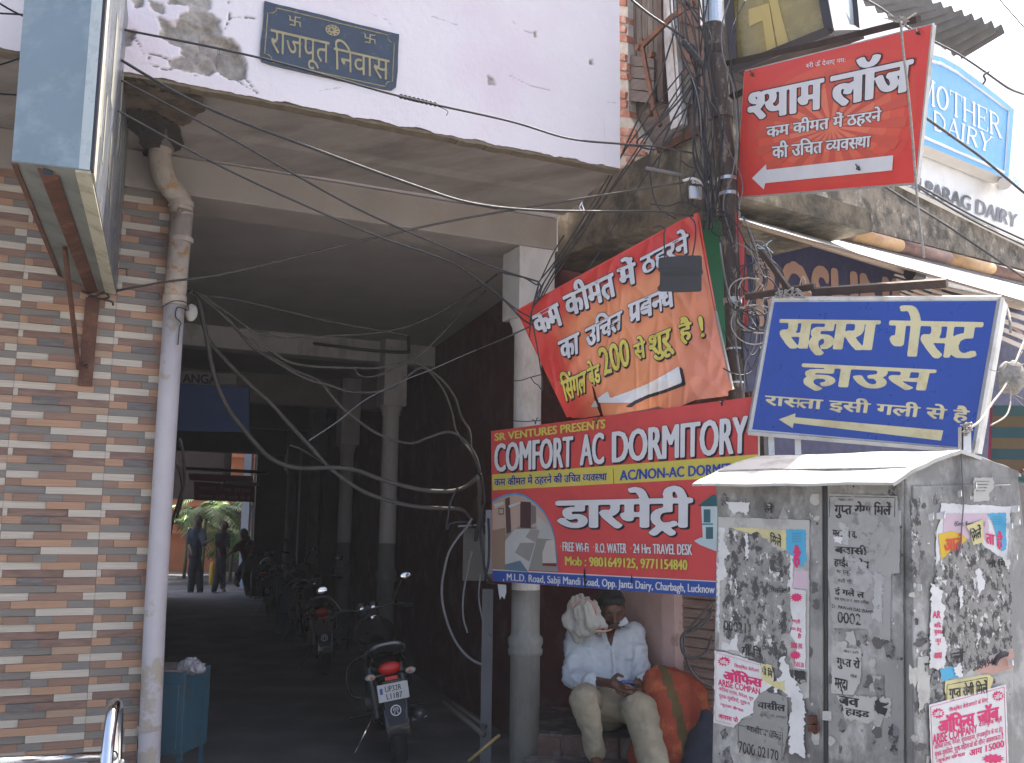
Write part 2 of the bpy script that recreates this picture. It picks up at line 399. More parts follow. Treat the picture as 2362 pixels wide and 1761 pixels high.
# front face: fine grid whose peeled places are really recessed
def sdp(px, py, poly):
    P = np.array(poly, float); Q = np.roll(P, -1, 0); d = np.full(px.shape, 1e9); ins = np.zeros(px.shape, bool)
    for (ax, ay), (bx, by) in zip(P, Q):
        ex, ey = bx-ax, by-ay; t = np.clip(((px-ax)*ex+(py-ay)*ey)/(ex*ex+ey*ey+1e-9), 0, 1)
        d = np.minimum(d, np.hypot(px-ax-ex*t, py-ay-ey*t)); c = ((ay > py) != (by > py)) & (px < ex*(py-ay)/(by-ay+1e-9)+ax); ins ^= c
    return np.where(ins, -d, d)
def sdl(px, py, poly):
    d = np.full(px.shape, 1e9)
    for (ax, ay), (bx, by) in zip(poly[:-1], poly[1:]):
        ex, ey = bx-ax, by-ay; t = np.clip(((px-ax)*ex+(py-ay)*ey)/(ex*ex+ey*ey+1e-9), 0, 1); d = np.minimum(d, np.hypot(px-ax-ex*t, py-ay-ey*t))
    return d
ns, nz_ = 640, 190; sg = np.linspace(S_L, S_R, ns); zg = np.linspace(ZS, 4.75, nz_); SG, ZG_ = np.meshgrid(sg, zg)
B0 = FP(0, OF, 0); X = B0.x + e1.x*SG; Y = B0.y + e1.y*SG; q = np.stack([X, Y, ZG_-1.55], -1); zz = q @ np.array(fw)
PXx = 1181+F*(q @ np.array(RI))/zz; PXy = 880.5-F*(q @ np.array(UP))/zz
jit = np.array([[noise.noise(Vector((a*14, b*14, 0)))*9+noise.noise(Vector((a*45, b*45, 3)))*5 for a in sg] for b in zg])
zz1 = lambda L: [Z1(*p) for p in L]
peel = [zz1([(870,95),(900,105),(960,128),(985,70),(1025,62),(1015,35),(925,20),(950,-60),(1130,-90),(1140,-20),(1160,20),(1140,62),(1190,105),(1215,185),(1260,210),(1300,262),(1352,350),(1330,420),(1260,430),(1185,398),(1090,418),(1020,385),(930,378),(930,330),(985,300),(985,262),(930,240),(870,200)]),
        zz1([(608,148),(728,172),(716,250),(612,245)]), zz1([(800,-10),(880,30),(905,80),(860,62),(815,28)]), zz1([(700,-40),(790,-40),(780,38),(740,40)]), zz1([(1030,-30),(1120,-30),(1115,15),(1050,12)]),
        [(1126,175),(1138,180),(1143,196),(1127,196)], [Z3(*p) for p in [(722,805),(768,812),(768,855),(740,848)]], [Z3(*p) for p in [(222,205),(240,200),(238,238),(226,232)]], [Z3(*p) for p in [(575,380),(600,376),(598,408),(582,410)]]]
sdv = np.full(PXx.shape, 1e9)
for i, pl in enumerate(peel): sdv = np.minimum(sdv, sdp(PXx, PXy, pl) + jit*(1 if i < 5 else .35))
deep = sdp(PXx, PXy, zz1([(1100,215),(1180,200),(1300,270),(1345,350),(1325,410),(1265,425),(1175,400),(1150,280),(1100,270)])) + jit
deep2 = sdp(PXx, PXy, zz1([(880,120),(1000,110),(1130,160),(1190,205),(1080,205),(1010,240),(890,200)])) + jit
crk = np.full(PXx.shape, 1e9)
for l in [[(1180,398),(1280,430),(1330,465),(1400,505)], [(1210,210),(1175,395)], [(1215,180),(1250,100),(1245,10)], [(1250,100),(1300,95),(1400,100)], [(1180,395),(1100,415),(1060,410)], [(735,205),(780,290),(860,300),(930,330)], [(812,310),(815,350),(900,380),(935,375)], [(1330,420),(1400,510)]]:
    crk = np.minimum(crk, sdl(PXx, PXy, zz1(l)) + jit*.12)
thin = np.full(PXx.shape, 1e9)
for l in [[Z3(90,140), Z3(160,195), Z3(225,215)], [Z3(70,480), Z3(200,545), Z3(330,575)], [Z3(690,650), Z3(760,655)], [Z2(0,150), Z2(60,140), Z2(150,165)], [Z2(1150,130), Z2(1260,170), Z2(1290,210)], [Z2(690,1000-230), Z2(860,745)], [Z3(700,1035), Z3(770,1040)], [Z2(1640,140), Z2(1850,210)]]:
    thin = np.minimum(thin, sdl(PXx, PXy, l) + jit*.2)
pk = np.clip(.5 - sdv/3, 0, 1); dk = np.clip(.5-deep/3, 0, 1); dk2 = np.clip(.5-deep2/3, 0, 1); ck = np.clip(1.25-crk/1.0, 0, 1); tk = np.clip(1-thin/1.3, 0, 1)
lump = np.array([[noise.fractal(Vector((a*11, b*16, 1)), 1, 2, 4) for a in sg] for b in zg]); roll = np.array([[noise.noise(Vector((a*1.6, b*2, 7))) for a in sg] for b in zg])
edge = np.array([noise.noise(Vector((a*9, 0, 5)))*.012+noise.noise(Vector((a*30, 0, 5)))*.006 for a in sg])
dep = -(pk*.012 + dk*.035 + dk2*.02 + pk*lump*.016 + ck*.012 + tk*.002) + roll*.006
ZZ = ZG_.copy(); ZZ[0] += edge; 
X2 = X + n1.x*dep; Y2 = Y + n1.y*dep
mb = MB(); mb.v = [(a, b, c) for a, b, c in zip(X2.ravel(), Y2.ravel(), ZZ.ravel())]
idx = np.arange(ns*nz_).reshape(nz_, ns); mb.f = list(zip(idx[:-1, :-1].ravel().tolist(), idx[:-1, 1:].ravel().tolist(), idx[1:, 1:].ravel().tolist(), idx[1:, :-1].ravel().tolist())); mb.m = [0]*len(mb.f)
m_fas = M('lilac lime paint over cement', (.67,.63,.655), .85, var=.05, vs=2, bump=.5, bs=16)
nt = m_fas.node_tree; N = nt.nodes; L = nt.links; b = N['Principled BSDF']
src = b.inputs['Base Color'].links[0].from_socket
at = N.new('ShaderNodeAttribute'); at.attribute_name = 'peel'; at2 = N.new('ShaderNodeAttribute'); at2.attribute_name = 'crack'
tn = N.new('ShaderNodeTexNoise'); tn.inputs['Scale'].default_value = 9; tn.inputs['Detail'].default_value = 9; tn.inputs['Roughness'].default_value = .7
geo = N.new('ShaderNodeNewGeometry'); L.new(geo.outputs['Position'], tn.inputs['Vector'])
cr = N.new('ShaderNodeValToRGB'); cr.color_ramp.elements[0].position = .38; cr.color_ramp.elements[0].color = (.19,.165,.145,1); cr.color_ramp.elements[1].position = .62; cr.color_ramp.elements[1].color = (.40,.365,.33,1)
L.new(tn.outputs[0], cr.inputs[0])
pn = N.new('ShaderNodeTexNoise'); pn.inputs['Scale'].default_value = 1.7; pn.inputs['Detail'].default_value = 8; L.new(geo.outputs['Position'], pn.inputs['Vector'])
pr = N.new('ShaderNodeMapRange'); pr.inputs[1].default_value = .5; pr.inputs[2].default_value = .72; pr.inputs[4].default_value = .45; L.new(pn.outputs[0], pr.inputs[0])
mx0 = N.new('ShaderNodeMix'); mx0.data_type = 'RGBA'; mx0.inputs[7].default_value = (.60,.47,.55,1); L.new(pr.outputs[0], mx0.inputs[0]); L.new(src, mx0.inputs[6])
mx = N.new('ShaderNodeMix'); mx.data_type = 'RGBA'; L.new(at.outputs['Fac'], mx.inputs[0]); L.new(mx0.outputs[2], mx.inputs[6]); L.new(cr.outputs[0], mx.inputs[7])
mx2 = N.new('ShaderNodeMix'); mx2.data_type = 'RGBA'; mx2.inputs[7].default_value = (.09,.075,.07,1); L.new(at2.outputs['Fac'], mx2.inputs[0]); L.new(mx.outputs[2], mx2.inputs[6]); L.new(mx2.outputs[2], b.inputs['Base Color'])  # crack lines coloured dark for dirt and for the shade inside them
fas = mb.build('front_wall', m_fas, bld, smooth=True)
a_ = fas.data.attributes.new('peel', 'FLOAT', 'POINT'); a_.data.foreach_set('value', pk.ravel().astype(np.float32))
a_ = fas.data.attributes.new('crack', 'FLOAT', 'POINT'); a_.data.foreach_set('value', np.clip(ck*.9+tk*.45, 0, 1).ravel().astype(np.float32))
m_side = M('lilac wall end', (.67,.63,.655), .85, var=.05, bump=.3)  # same lilac paint as the front wall
# mass behind the front and above the passage
PR1 = PZ(1300, 492, ZS)                              # where the soffit's right edge meets the beam
T = 15.2                                             # length of the covered passage
def al(p, t): return Vector((p.x + e2.x*t, p.y + e2.y*t, p.z))
fr = FP(S_R, OF-.001, ZS); fl_ = FP(S_L, OF-.06, ZS)
rw = Vector((.13, 7.75, 0))
core = [FP(S_L, OF-.06, ZS+.004), FP(S_R-.002, OF-.06, ZS+.004), Vector((PR1.x, PR1.y, ZS+.004)), al(Vector((PR1.x, PR1.y, ZS+.004)), .6), Vector((rw.x+.35, rw.y+.3, ZS+.004)), al(Vector((rw.x+.35, rw.y, ZS+.004)), T), al(FP(S_L, 0, ZS+.004), T)]
MB().prism(core, (0, 0, 2.6)).build('upper_floor', m_side, bld)
MB().box(FP(S_R-.10, OF-.058, ZS+.001), e1*.10, n1*.056, (0, 0, 1.15)).build('wall_edge', m_side, bld)
# ragged drip edge under the front
mb = MB(); k = 160
for i in range(k):
    s0 = S_L+(S_R-S_L)*i/k; s1 = S_L+(S_R-S_L)*(i+1)/k; h = .012+.014*abs(noise.noise(Vector((s0*6, 1, 2))))
    mb.box(FP(s0, OF-.07, ZS-h), e1*(s1-s0), n1*.064, (0, 0, h+.003))
mb.build('drip_edge', M('edge grime', (.20,.16,.11), .95, var=.4, vs=20, bump=.5), bld)
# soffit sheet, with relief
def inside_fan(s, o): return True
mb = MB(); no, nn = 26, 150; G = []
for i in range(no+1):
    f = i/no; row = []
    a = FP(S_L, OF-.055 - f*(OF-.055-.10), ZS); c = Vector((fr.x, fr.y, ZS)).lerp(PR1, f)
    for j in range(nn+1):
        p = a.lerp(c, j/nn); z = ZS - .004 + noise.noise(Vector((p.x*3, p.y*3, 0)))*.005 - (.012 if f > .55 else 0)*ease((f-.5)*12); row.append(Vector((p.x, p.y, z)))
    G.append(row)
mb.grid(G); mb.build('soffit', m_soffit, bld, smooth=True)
# front beam over the columns and its plaster
s_be = s_of(PP(1285, 560, FP(0, .13, 0), n1)); ang = s_be
MB().box(FP(-5.2, -.21, 3.385), e1*(5.2+s_be), n1*.34, (0, 0, .212)).build('beam', m_beam, bld, bevel=.006)
MB().box(FP(s_be-.001, -.20, 3.39), e1*.022, n1*.30, (0, 0, .208)).build('beam_end_plaster', m_white, bld)
# ceiling inside the passage
c0 = FP(-2.3, -.14, 3.58); c1 = FP(s_be, -.14, 3.58)
MB().prism([c0, c1, Vector((rw.x+.3, rw.y, 3.58)), al(Vector((rw.x+.3, rw.y, 3.58)), T), al(c0, T)], (0, 0, .015)).build('passage_ceiling', m_ceil, bld)
# columns
def column(c, r, zr, blk, zb, label=None):
    p = thing('column', None, None, (c.x-A.x, c.y-A.y, 0)); p.parent = bld
    prof = [(r*1.04, 0), (r*1.04, zr-.06), (r*1.18, zr-.05), (r*1.24, zr-.02), (r*1.12, zr-.005), (r*1.24, zr+.02), (r*1.22, zr+.05), (r*1.02, zr+.07), (r, zr+.1), (r, zb-.10), (r*1.12, zb-.09), (r*1.16, zb-.05), (r*1.35, zb-.02), (r*1.38, zb)]
    i_ = 9; MB().lathe(Vector((c.x, c.y, 0)), prof[:i_]+[(r, zr+.34)], 32).build('shaft_base', m_colb, p, smooth=True)
    MB().lathe(Vector((c.x, c.y, 0)), [(r*.995, zr+.335), (r*1.0, zr+.35)]+prof[i_:], 32).build('shaft', m_colm, p, smooth=True)
    cc = Vector((c.x, c.y, 0)); MB().box(cc - e1*blk/2 - n1*blk/2 + Vector((0,0,zb)), e1*blk, n1*blk, (0,0,3.579-zb-(.195 if label else 0))).build('capital', m_colm, p, bevel=.006)
    return p
column(A, .088, .88, .255, 2.93, 1)
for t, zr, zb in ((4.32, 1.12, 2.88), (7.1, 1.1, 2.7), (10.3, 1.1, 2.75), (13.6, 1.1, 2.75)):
    c_sv = m_colm; m_colm = m_colm if t < 9 else m_colb; column(al(A, t), .088, zr, .25, zb); m_colm = c_sv  # farthest columns get the darker cement colour to stand for the passage's dimness
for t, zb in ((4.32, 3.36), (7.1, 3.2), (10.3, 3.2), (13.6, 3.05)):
    p = al(FP(-2.32, -.06, zb), t); MB().box(p, e1*2.9, n1*-.22, (0,0,3.581-zb)).build('cross_beam', m_colm if t < 5 else m_beam if t < 8 else m_dark, bld, bevel=.01)  # deeper beams coloured darker, imitating the failing light
p = al(FP(-2.3, .1, 3.22), 7.1); 
# passage walls
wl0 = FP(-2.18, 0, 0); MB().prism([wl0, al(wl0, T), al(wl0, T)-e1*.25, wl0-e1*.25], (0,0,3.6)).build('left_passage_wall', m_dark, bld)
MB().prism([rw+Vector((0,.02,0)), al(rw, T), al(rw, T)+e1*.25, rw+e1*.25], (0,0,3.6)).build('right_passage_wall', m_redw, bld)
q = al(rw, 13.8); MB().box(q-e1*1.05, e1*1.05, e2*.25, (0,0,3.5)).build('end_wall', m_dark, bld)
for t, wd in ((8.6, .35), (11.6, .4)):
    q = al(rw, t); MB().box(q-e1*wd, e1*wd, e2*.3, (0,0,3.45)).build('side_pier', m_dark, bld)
# ------------------------------------------------------------ tiled pier with its printed strips
PT = fpl(.10); sj = s_of(PT.at(218, 1379)); ze = PT.at(218, 1228).z
S_PR = s_of(PT.at(336, 1400))
pil = thing('tiled_pier', 'brown, cream and grey strip-tiled pier at the left of the passage', 'pillar', tuple(FP(-3, .0, 0)))
MB().box(FP(-5.1, -.35, 0), e1*(S_PR+5.1-.004), n1*.445, (0,0,3.56)).build('backing', M('tile grout', (.13,.11,.10), .9), pil)
tc = dict(var=.28, vs=4, st=(1.3, 1, 38), rot=-(90-HF), rough=.42, bump=.15, bs=6)
t_mats = dict(w=M('cream strip', (.53,.465,.38), **tc), o=M('orange wood strip', (.43,.245,.145), **tc), b=M('brown wood strip', (.27,.155,.105), **tc),
              g=M('grey wood strip', (.21,.185,.16), **tc), d=M('dark figured strip', (.25,.145,.105), .45, var=.5, vs=5, st=(2.5,1,14), rot=-(90-HF)), h=M('grey figured strip', (.17,.15,.14), .45, var=.5, vs=6, st=(2.5,1,14), rot=-(90-HF)), l=M('pale orange strip', (.40,.26,.17), **tc))
PAT = [[('w',.33),('b',.875),('w',1)], [('b',.16),('o',.72),('g',1)], [('g',.41),('w',1)], [('o',.09),('b',.34),('g',.59),('b',1)], [('w',.43),('o',.83),('g',1)], [('w',.05),('d',.66),('w',1)], [('o',.2),('h',.47),('d',1)], [('g',.6),('l',1)]]
strip_me = {}
for k, m in t_mats.items():
    mb_ = MB().box((0,0,0), (1,0,0), (0,-1,0), (0,0,1)); me = bpy.data.meshes.new('strip'); me.from_pydata(mb_.v, [], mb_.f); me.materials.append(m); bm = bmesh.new(); bm.from_mesh(me); bmesh.ops.recalc_face_normals(bm, faces=bm.faces); bm.to_mesh(me); bm.free(); strip_me[k] = me
strips = []; TW = .45; RH = .0375
for col in range(-6, 2):
    for row in range(-58, 66):
        z1 = ze - row*RH; z0 = z1-RH
        if z1 < .1 or z1 > 3.56: continue
        pr_ = PAT[(row + (0 if col >= -1 else 1)) % 8]; a = 0
        for k, bnd in pr_:
            s0 = sj + col*TW + a*TW; s1 = sj+col*TW+bnd*TW; a = bnd
            if s0 > S_PR or s1 < -3.1: continue
            strips.append((k, s0, min(s1, S_PR), z0))
def stkey(t): return -(1.9 - abs(t[3]-1.1)*1.0 + min(t[2]-t[1], .2)) if t[1] > -2.9 else 9
strips.sort(key=stkey)
rr = random.Random(3); rest = {k: MB() for k in t_mats}
Rz = Matrix.Rotation(atan2(e1.y, e1.x), 4, 'Z')
for i, (k, s0, s1, z0) in enumerate(strips):
    pr_ = .006+rr.uniform(0, .0025); p = FP(s0+.0008, .10-.003+pr_, z0+.0008) ; wd = s1-s0-.0016
    if wd < .004: continue
    if i < 298:
        o = bpy.data.objects.new('strip', strip_me[k]); COL.objects.link(o); o.parent = pil; pb = p - pil.location
        o.matrix_local = Matrix.Translation(pb) @ Rz @ Matrix.Diagonal((wd, pr_+.004, RH-.0016, 1)); 
    else: rest[k].box(p, e1*wd, n1*-(pr_+.004), (0,0,RH-.0016))
mb = MB()
for j, k in enumerate(t_mats): mb.mat(j).add(rest[k].v, rest[k].f)
mb.build('strips', list(t_mats.values()), pil, kind='stuff')
mb = MB()   # cement smears along the pier's edge
for i in range(60):
    z = .3+i*.054; mb.box(FP(S_PR-.006, .06, z), e1*(.008+rr.random()*.014), n1*(.04+rr.random()*.012), (0,0,.054))
mb.build('edge_mortar', m_mort, pil)
# ------------------------------------------------------------ drain pipe with bends
PPi = fpl(.205)
pp = thing('drain_pipe', 'lilac-painted drain pipe with rusty bends running down the tiled pier', 'pipe', tuple(FP(-2.2, .2, 0)))
bend = [PPi.at(*Z1(870, 560)), PPi.at(*Z1(885, 700), .03), PPi.at(*Z1(870, 860), .03), PPi.at(*Z1(900, 980), .03), PPi.at(*Z1(975, 1080)), PPi.at(*Z1(990, 1180))]
MB().tube(spline(bend, 6), .060, 20).build('bend', m_pipe2, pp, smooth=True)
lo = [PPi.at(*Z1(990, 1150)), PPi.at(*Z1(962, 1500)), PPi.at(*ZA(1110, 260))]
MB().tube(lo, [.060, .057, .056], 20).build('socket', m_pipe2, pp, smooth=True)
bot = [PPi.at(*ZA(1110, 250)), PPi.at(*ZA(1055, 1100)), PPi.at(*ZB(985, 700)), PPi.at(*ZB(945, 1652))]; d = (bot[-1]-bot[-2]).normalized(); bot.append(bot[-1]+d*((bot[-1].z-.02)/-d.z) if d.z < 0 else bot[-1])
MB().tube(bot, .0535, 22).build('pipe', m_pipe, pp, smooth=True)
def ring(c, r, h, m, nm, parent=pp, d=(0,0,1)): return MB().lathe(c, [(r*.97, -h/2), (r, -h/2), (r, h/2), (r*.97, h/2)], 24, d).build(nm, m, parent, smooth=False)
for u, v, r, h in ((Z1(985,1170)[0], Z1(0,1115)[1], .067, .03), (Z1(985,0)[0], Z1(0,1310)[1], .064, .025), (ZA(1110,0)[0], ZA(0,262)[1], .061, .05), (ZB(948,0)[0], ZB(0,1425)[1], .058, .026)):
    ring(PPi.at(u, v), r, h, m_pipe2, 'collar')
q = PPi.at(*ZA(1215, 335)); mb = MB()
mb.ball(q, .035, 10, 6, (1, .6, 1.4)); mb.build('cement_lump', m_mort, pp, smooth=True)
wr = [PPi.at(*ZA(x, y), .06) for x, y in [(1030,300),(1100,262),(1180,270),(1195,320),(1130,300),(1115,360),(1150,400),(1140,430),(1130,540)]]
MB().tube(spline(wr, 5), .003, 5).build('wire', m_cable, pp, smooth=True)
# broken plaster hole where the pipe enters the slab, drawn as a flat dark patch
plS = Plane((0, 0, ZS-.022), (0, 0, 1))
plS.n = Vector((0,0,-1)); hole = jag([Z1(*p) for p in [(640,640),(700,600),(790,600),(900,640),(980,700),(1000,790),(950,830),(900,700),(860,860),(790,880),(760,760),(700,700),(640,730)]], 4, 6, 3)
triang(plS, hole, M('dark broken plaster', (.045,.038,.032), .95, var=.5, vs=15, bump=1), bld, 'broken_patch', .012)
h2 = jag([Z1(*p) for p in [(632,420),(760,440),(880,500),(1000,520),(1110,545),(1120,600),(1060,640),(1000,690),(900,640),(800,600),(700,600),(632,640)]], 5, 7, 5)
triang(plS, h2, M('exposed brown concrete', (.16,.115,.08), .95, var=.6, vs=11, bump=1, bs=20, stain=(.04,.035,.03), ss=9, sa=.9), bld, 'bare_patch', .006)

# ------------------------------------------------------------ the neighbouring house on the right
HL = -33; e3 = Vector((sin(radians(HL)), cos(radians(HL)), 0)); PW0 = Vector((1.30, 5.95, 0)); PL = vplane(PW0, HL)
n3 = PL.nrm()
HD = 49; e4 = Vector((sin(radians(HD)), cos(radians(HD)), 0))
nb = thing('old_house', 'old brick house with mossy balcony and weathered wooden shutter behind the cable bundle', 'building', (PW0.x, PW0.y, 0))
def ext(pl, pts, th, mat, name, parent=nb, off=0, bevel=0):
    P = [pl.at(x, y, off) for x, y in pts]; return MB().prism(P, -pl.nrm()*th).build(name, mat, parent, bevel=bevel)
def wseg(a, b_, z0, z1, mat, name, off=0, th=.25):   # wall piece between two pixel columns on plane PL
    p = PL.at(a, 1250, off); q = PL.at(b_, 1250, off); d = q-p; d.z = 0
    return MB().box(Vector((p.x, p.y, z0)), d, n3*-th, (0,0,z1-z0)).build(name, mat, nb)
p = PL.at(1398, 1250); MB().box(Vector((p.x, p.y, 0)), Vector((rw.x-p.x, rw.y-p.y, 0)), n3*-.2, (0,0,3.58)).build('red_wall', m_redw, nb)
wseg(1399, 1524, 0, 3.3, m_pinkw, 'pink_wall', .01)
wseg(1524, 1553, 0, 3.3, m_pinkw, 'door_pier', .05)
PB = vplane(PY(1610, 380, 5.5), HL)
slabp = [PB.at(1250, 612), PB.at(1692, 452)]
zb_ = sum(x.z for x in slabp)/2
ext(PB, [(1240,491),(1690,254),(1690,449),(1240,612)], .16, m_moss, 'balcony_parapet')
a = PB.at(1240, 612); b_ = PB.at(1690, 449); MB().prism([a-n3*.161, b_-n3*.161, b_-n3*1.2, a-n3*1.0], (0,0,.14)).build('balcony_slab', m_moss, nb)
a = PB.at(1520, 346, .03); b_ = PB.at(1619, 297, .03); MB().tube([a, b_], .03, 4).build('angle_rail', m_rust, nb)
# upper wall, brick pier, shutters
ext(PL, [(1412,-160),(1694,-160),(1694,330),(1412,440)], .3, m_woodh, 'upper_wall')
PLf = vplane(PW0 + n3*.08, HL)
ext(PLf, [(1418,-140),(1447,-140),(1449,150),(1450,262),(1470,300),(1500,345),(1480,400),(1418,430)], .07, m_mort, 'brick_pier')
y = -30; k = 0; br = random.Random(8)
while y < 385:
    h = br.uniform(15, 21); sh = br.uniform(-3, 2); x1 = (1445 if y < 250 else 1452+ (y-250)*.28) + sh
    if k % 4 != 2:
        pts = [(1424+br.uniform(-1,1), y), (x1, y+4+br.uniform(-2,2)), (x1+br.uniform(-2,2), y+h+3), (1424, y+h)]
        ext(PLf, pts, .075, m_brick, 'brick', off=.012+br.random()*.012, bevel=.004)
    y += h+4; k += 1
for i, (x0, y0) in enumerate([(1452,300),(1470,322),(1448,340),(1474,345),(1444,362),(1462,372)]):
    pts = [(x0, y0), (x0+15, y0+6), (x0+14, y0+17), (x0-1, y0+11)]; ext(PLf, pts, .075, m_brick, 'brick', off=.02, bevel=.004)
plw = vplane(PW0 + n3*.03, HL)
xs_ = [1450, 1463, 1477, 1490, 1503, 1516]
for a, b2 in zip(xs_[:-1], xs_[1:]):
    ext(plw, [(a+.7,-120),(b2-.7,-120),(b2-.7+7,236),(a+.7+7,228)], .03, m_wood, 'plank', off=br.uniform(.0, .012))
for i, (y0, y1) in enumerate([(128,150),(152,178),(180,205),(207,232)]):
    ext(plw, [(1450,y0),(1508,y0+8),(1508,y1+7),(1450,y1)], .02, m_woodh, 'plank', off=.03+.004*i)
ext(plw, [(1512,-100),(1522,-100),(1530,236),(1519,236)], .06, m_rustd, 'post', off=.05)
ext(plw, [(1517,-100),(1535,-100),(1566,290),(1547,300)], .06, m_bluew, 'window_frame', off=.03)
ext(plw, [(1540,-100),(1546,-100),(1573,285),(1567,290)], .05, m_bluew, 'window_frame', off=.05)
for i in range(5): ext(plw, [(1553+i*2, -40+i*44),(1640,-10+i*44),(1640,30+i*44),(1556+i*2, 1+i*44)], .03, M('brown plank %d' % i, (.13+.02*(i % 2),.085,.065), .85, var=.4, vs=6, bump=.5, st=(1,1,12)), 'plank', off=.008*(i % 2)+.01)
ext(plw, [(1556,165),(1592,175),(1598,240),(1560,232)], .02, m_black, 'dark_opening', off=.03)
ext(plw, [(1640,-100),(1660,-100),(1672,260),(1650,262)], .05, flat('cream strip board', (.5,.47,.4)), 'board', off=.03)
# bracket of red angle iron
bk = thing('angle_bracket', 'red-brown angle-iron bracket folded in front of the wooden shutter', 'bracket', tuple(plw.at(*Z3(930,300), .1)))
for pts, r in (([(895,310),(1100,110),(1240,20)], .022), ([(905,250),(930,400),(985,680),(1025,800)], .018)):
    P = [plw.at(*Z3(x, y), .12) for x, y in pts]; MB().tube(P, r, 4).build('arm', m_rust, bk)
for x, y in ((890,305),(960,720),(975,350)):
    c = plw.at(*Z3(x, y), .13); MB().tube([c - n3*.02, c + n3*.02], .022, 14).build('hinge_lug', m_rust, bk)
# rolling shutter with its slats
sh = thing('rolling_shutter', 'dusty brown rolling shutter, closed, behind the seated person', 'shutter', tuple(PL.at(1600, 1400)))
sm_ = M('dusty shutter slat', (.29,.215,.19), .6, .2, var=.25, vs=9, bump=.2, bs=30, stain=(.16,.10,.08), ss=4, sa=.6, st=(1,1,3))
pa = PL.at(1552, 1250, -.03); pb = PL.at(1760, 1250, -.03); dd = pb-pa; dd.z = 0; zt = 2.3
MB().box(Vector((pa.x, pa.y, 0))-n3*.03, dd, n3*-.03, (0,0,zt)).build('backing', m_dark, sh)
k = 0; z = .02
while z < zt-.08:
    h = .058; o = Vector((pa.x, pa.y, z)); mbs = MB(); prof = [(0, 0), (.012, .004), (.014, .018), (.006, .030), (.008, .036), (.012, .050), (0, .056)]
    P0 = [o + n3*a + Vector((0,0,b2)) for a, b2 in prof]; P1 = [x+dd for x in P0]; mbs.grid([P0, P1]); mbs.build('slat', sm_, sh); z += h
MB().box(Vector((pa.x, pa.y, zt)), dd, n3*.06, (0,0,.1)).build('head_rail', m_rust, sh)
# steps of rough brick
st = thing('brick_steps', 'worn dark brick doorstep under the seated person', 'steps', (.5, 6.4, 0))
m_st = M('worn brick step', (.09,.07,.062), .95, var=.5, vs=12, bump=1, bs=18, stain=(.23,.21,.19), ss=5, sa=.7)
m_sb = M('worn step brick', (.13,.075,.06), .95, var=.4, vs=14, bump=1, bs=22, stain=(.17,.15,.14), ss=6, sa=.8)
def step(x0, x1, yf, zt, dep, nbk):
    MB().box(Vector((x0, yf+.02, 0)), (x1-x0, -.12, 0), (0, dep, 0), (0,0,zt-.002)).build('core', m_st, st)
    w_ = (x1-x0)/nbk
    for r_ in range(2):
        for i in range(nbk):
            xo = x0 + i*w_; h = zt/2; c = Vector((xo+.004, yf-.12*(xo-x0)/(x1-x0)+br.uniform(-.012,.008), r_*h+.003))
            MB().box(c, (w_-.012, -.03, 0), (0, .12, 0), (0,0,h-.008+br.uniform(-.01,.01))).build('brick', m_sb, st, bevel=.012)
step(.16, 1.0, 6.25, .37, 1.0, 5); step(.10, .9, 5.98, .25, .3, 5)
m_pd = m_slab
# ------------------------------------------------------------ dairy shop front to the right of the pole
PS = vplane(PY(1700, 420, 6.15), HD); n4 = PS.nrm()
shop = thing('shop_building', 'shop front with weathered concrete slab edge running away to the right', 'building', tuple(Vector((PS.at(1700, 600).x, PS.at(1700, 600).y, 0))))
ext(PS, [(1693,290),(2000,380),(2362,555),(2500,622),(2500,662),(2362,622),(1958,520),(1700,470)], .5, m_slab, 'slab_edge', shop)
PSw = vplane(PY(1700, 420, 6.15) + -n4*.55, HD); a = PSw.at(1700, 1000); b_ = PSw.at(2600, 1000)
MB().box(Vector((a.x, a.y, 0)), Vector((b_.x-a.x, b_.y-a.y, 0)), n4*-.2, (0,0,3.45)).build('shop_wall', m_dark, shop)
# painted pipe in segments
pp2 = thing('striped_pipe', 'ochre and brown painted pipe along the underside of the slab edge', 'pipe', tuple(PS.at(1958, 541)))
bx = [1706, 1824, 1962, 2074, 2185, 2286, 2420]; by = lambda x: 474+(x-1705)*.253
mo = M('ochre pipe paint', (.42,.25,.10), .6, var=.2, vs=8, stain=(.25,.12,.07), ss=9, sa=.6); mbn = M('brown pipe paint', (.17,.085,.07), .6, var=.25, vs=8, stain=(.3,.2,.13), ss=9, sa=.4)
for i in range(6): MB().tube([PS.at(bx[i], by(bx[i]), .05), PS.at(bx[i+1], by(bx[i+1]), .05)], .050, 18).build('pipe_segment', mo if i % 2 == 0 else mbn, pp2, smooth=True)
# awning: folded white sheet, rail and roller
aw = thing('awning', 'rolled white plastic awning with steel roller under the striped pipe', 'awning', tuple(PS.at(2000, 600)))
mbw = flat('white awning sheet', (.74,.73,.70), .5, bump=.2, bs=12); mbt = flat('beige awning', (.50,.43,.36), .7)
def ribbon(top, bot, o0, o1, mat, nm, n=24, par=aw, pl=PS):
    G = []
    for (ua, va), (ub, vb) in ((top[i:i+2]) for i in range(len(top)-1)): pass
    T_ = [pl.at(u, v, o0) for u, v in top]; B_ = [pl.at(u, v, o1+.012*noise.noise(Vector((u*.02, 0, 1)))) for u, v in bot]
    M_ = [(a+b)*.5 + n4*.02 for a, b in zip(T_, B_)]
    return MB().grid([T_, M_, B_]).build(nm, mat, par, smooth=True)
L1 = [(1700+i*22, 0) for i in range(31)]
top = [(x, 497+(x-1700)*.235) for x, _ in L1]; bt = [(x, 505+(x-1700)*.285) for x, _ in L1]
ribbon(top, bt, -.15, .62, mbw, 'sheet')
ribbon([(x, y+1) for x, y in bt], [(x, y+12+(x-1700)*.02) for x, y in bt if 1], .61, -.2, mbt, 'underside')
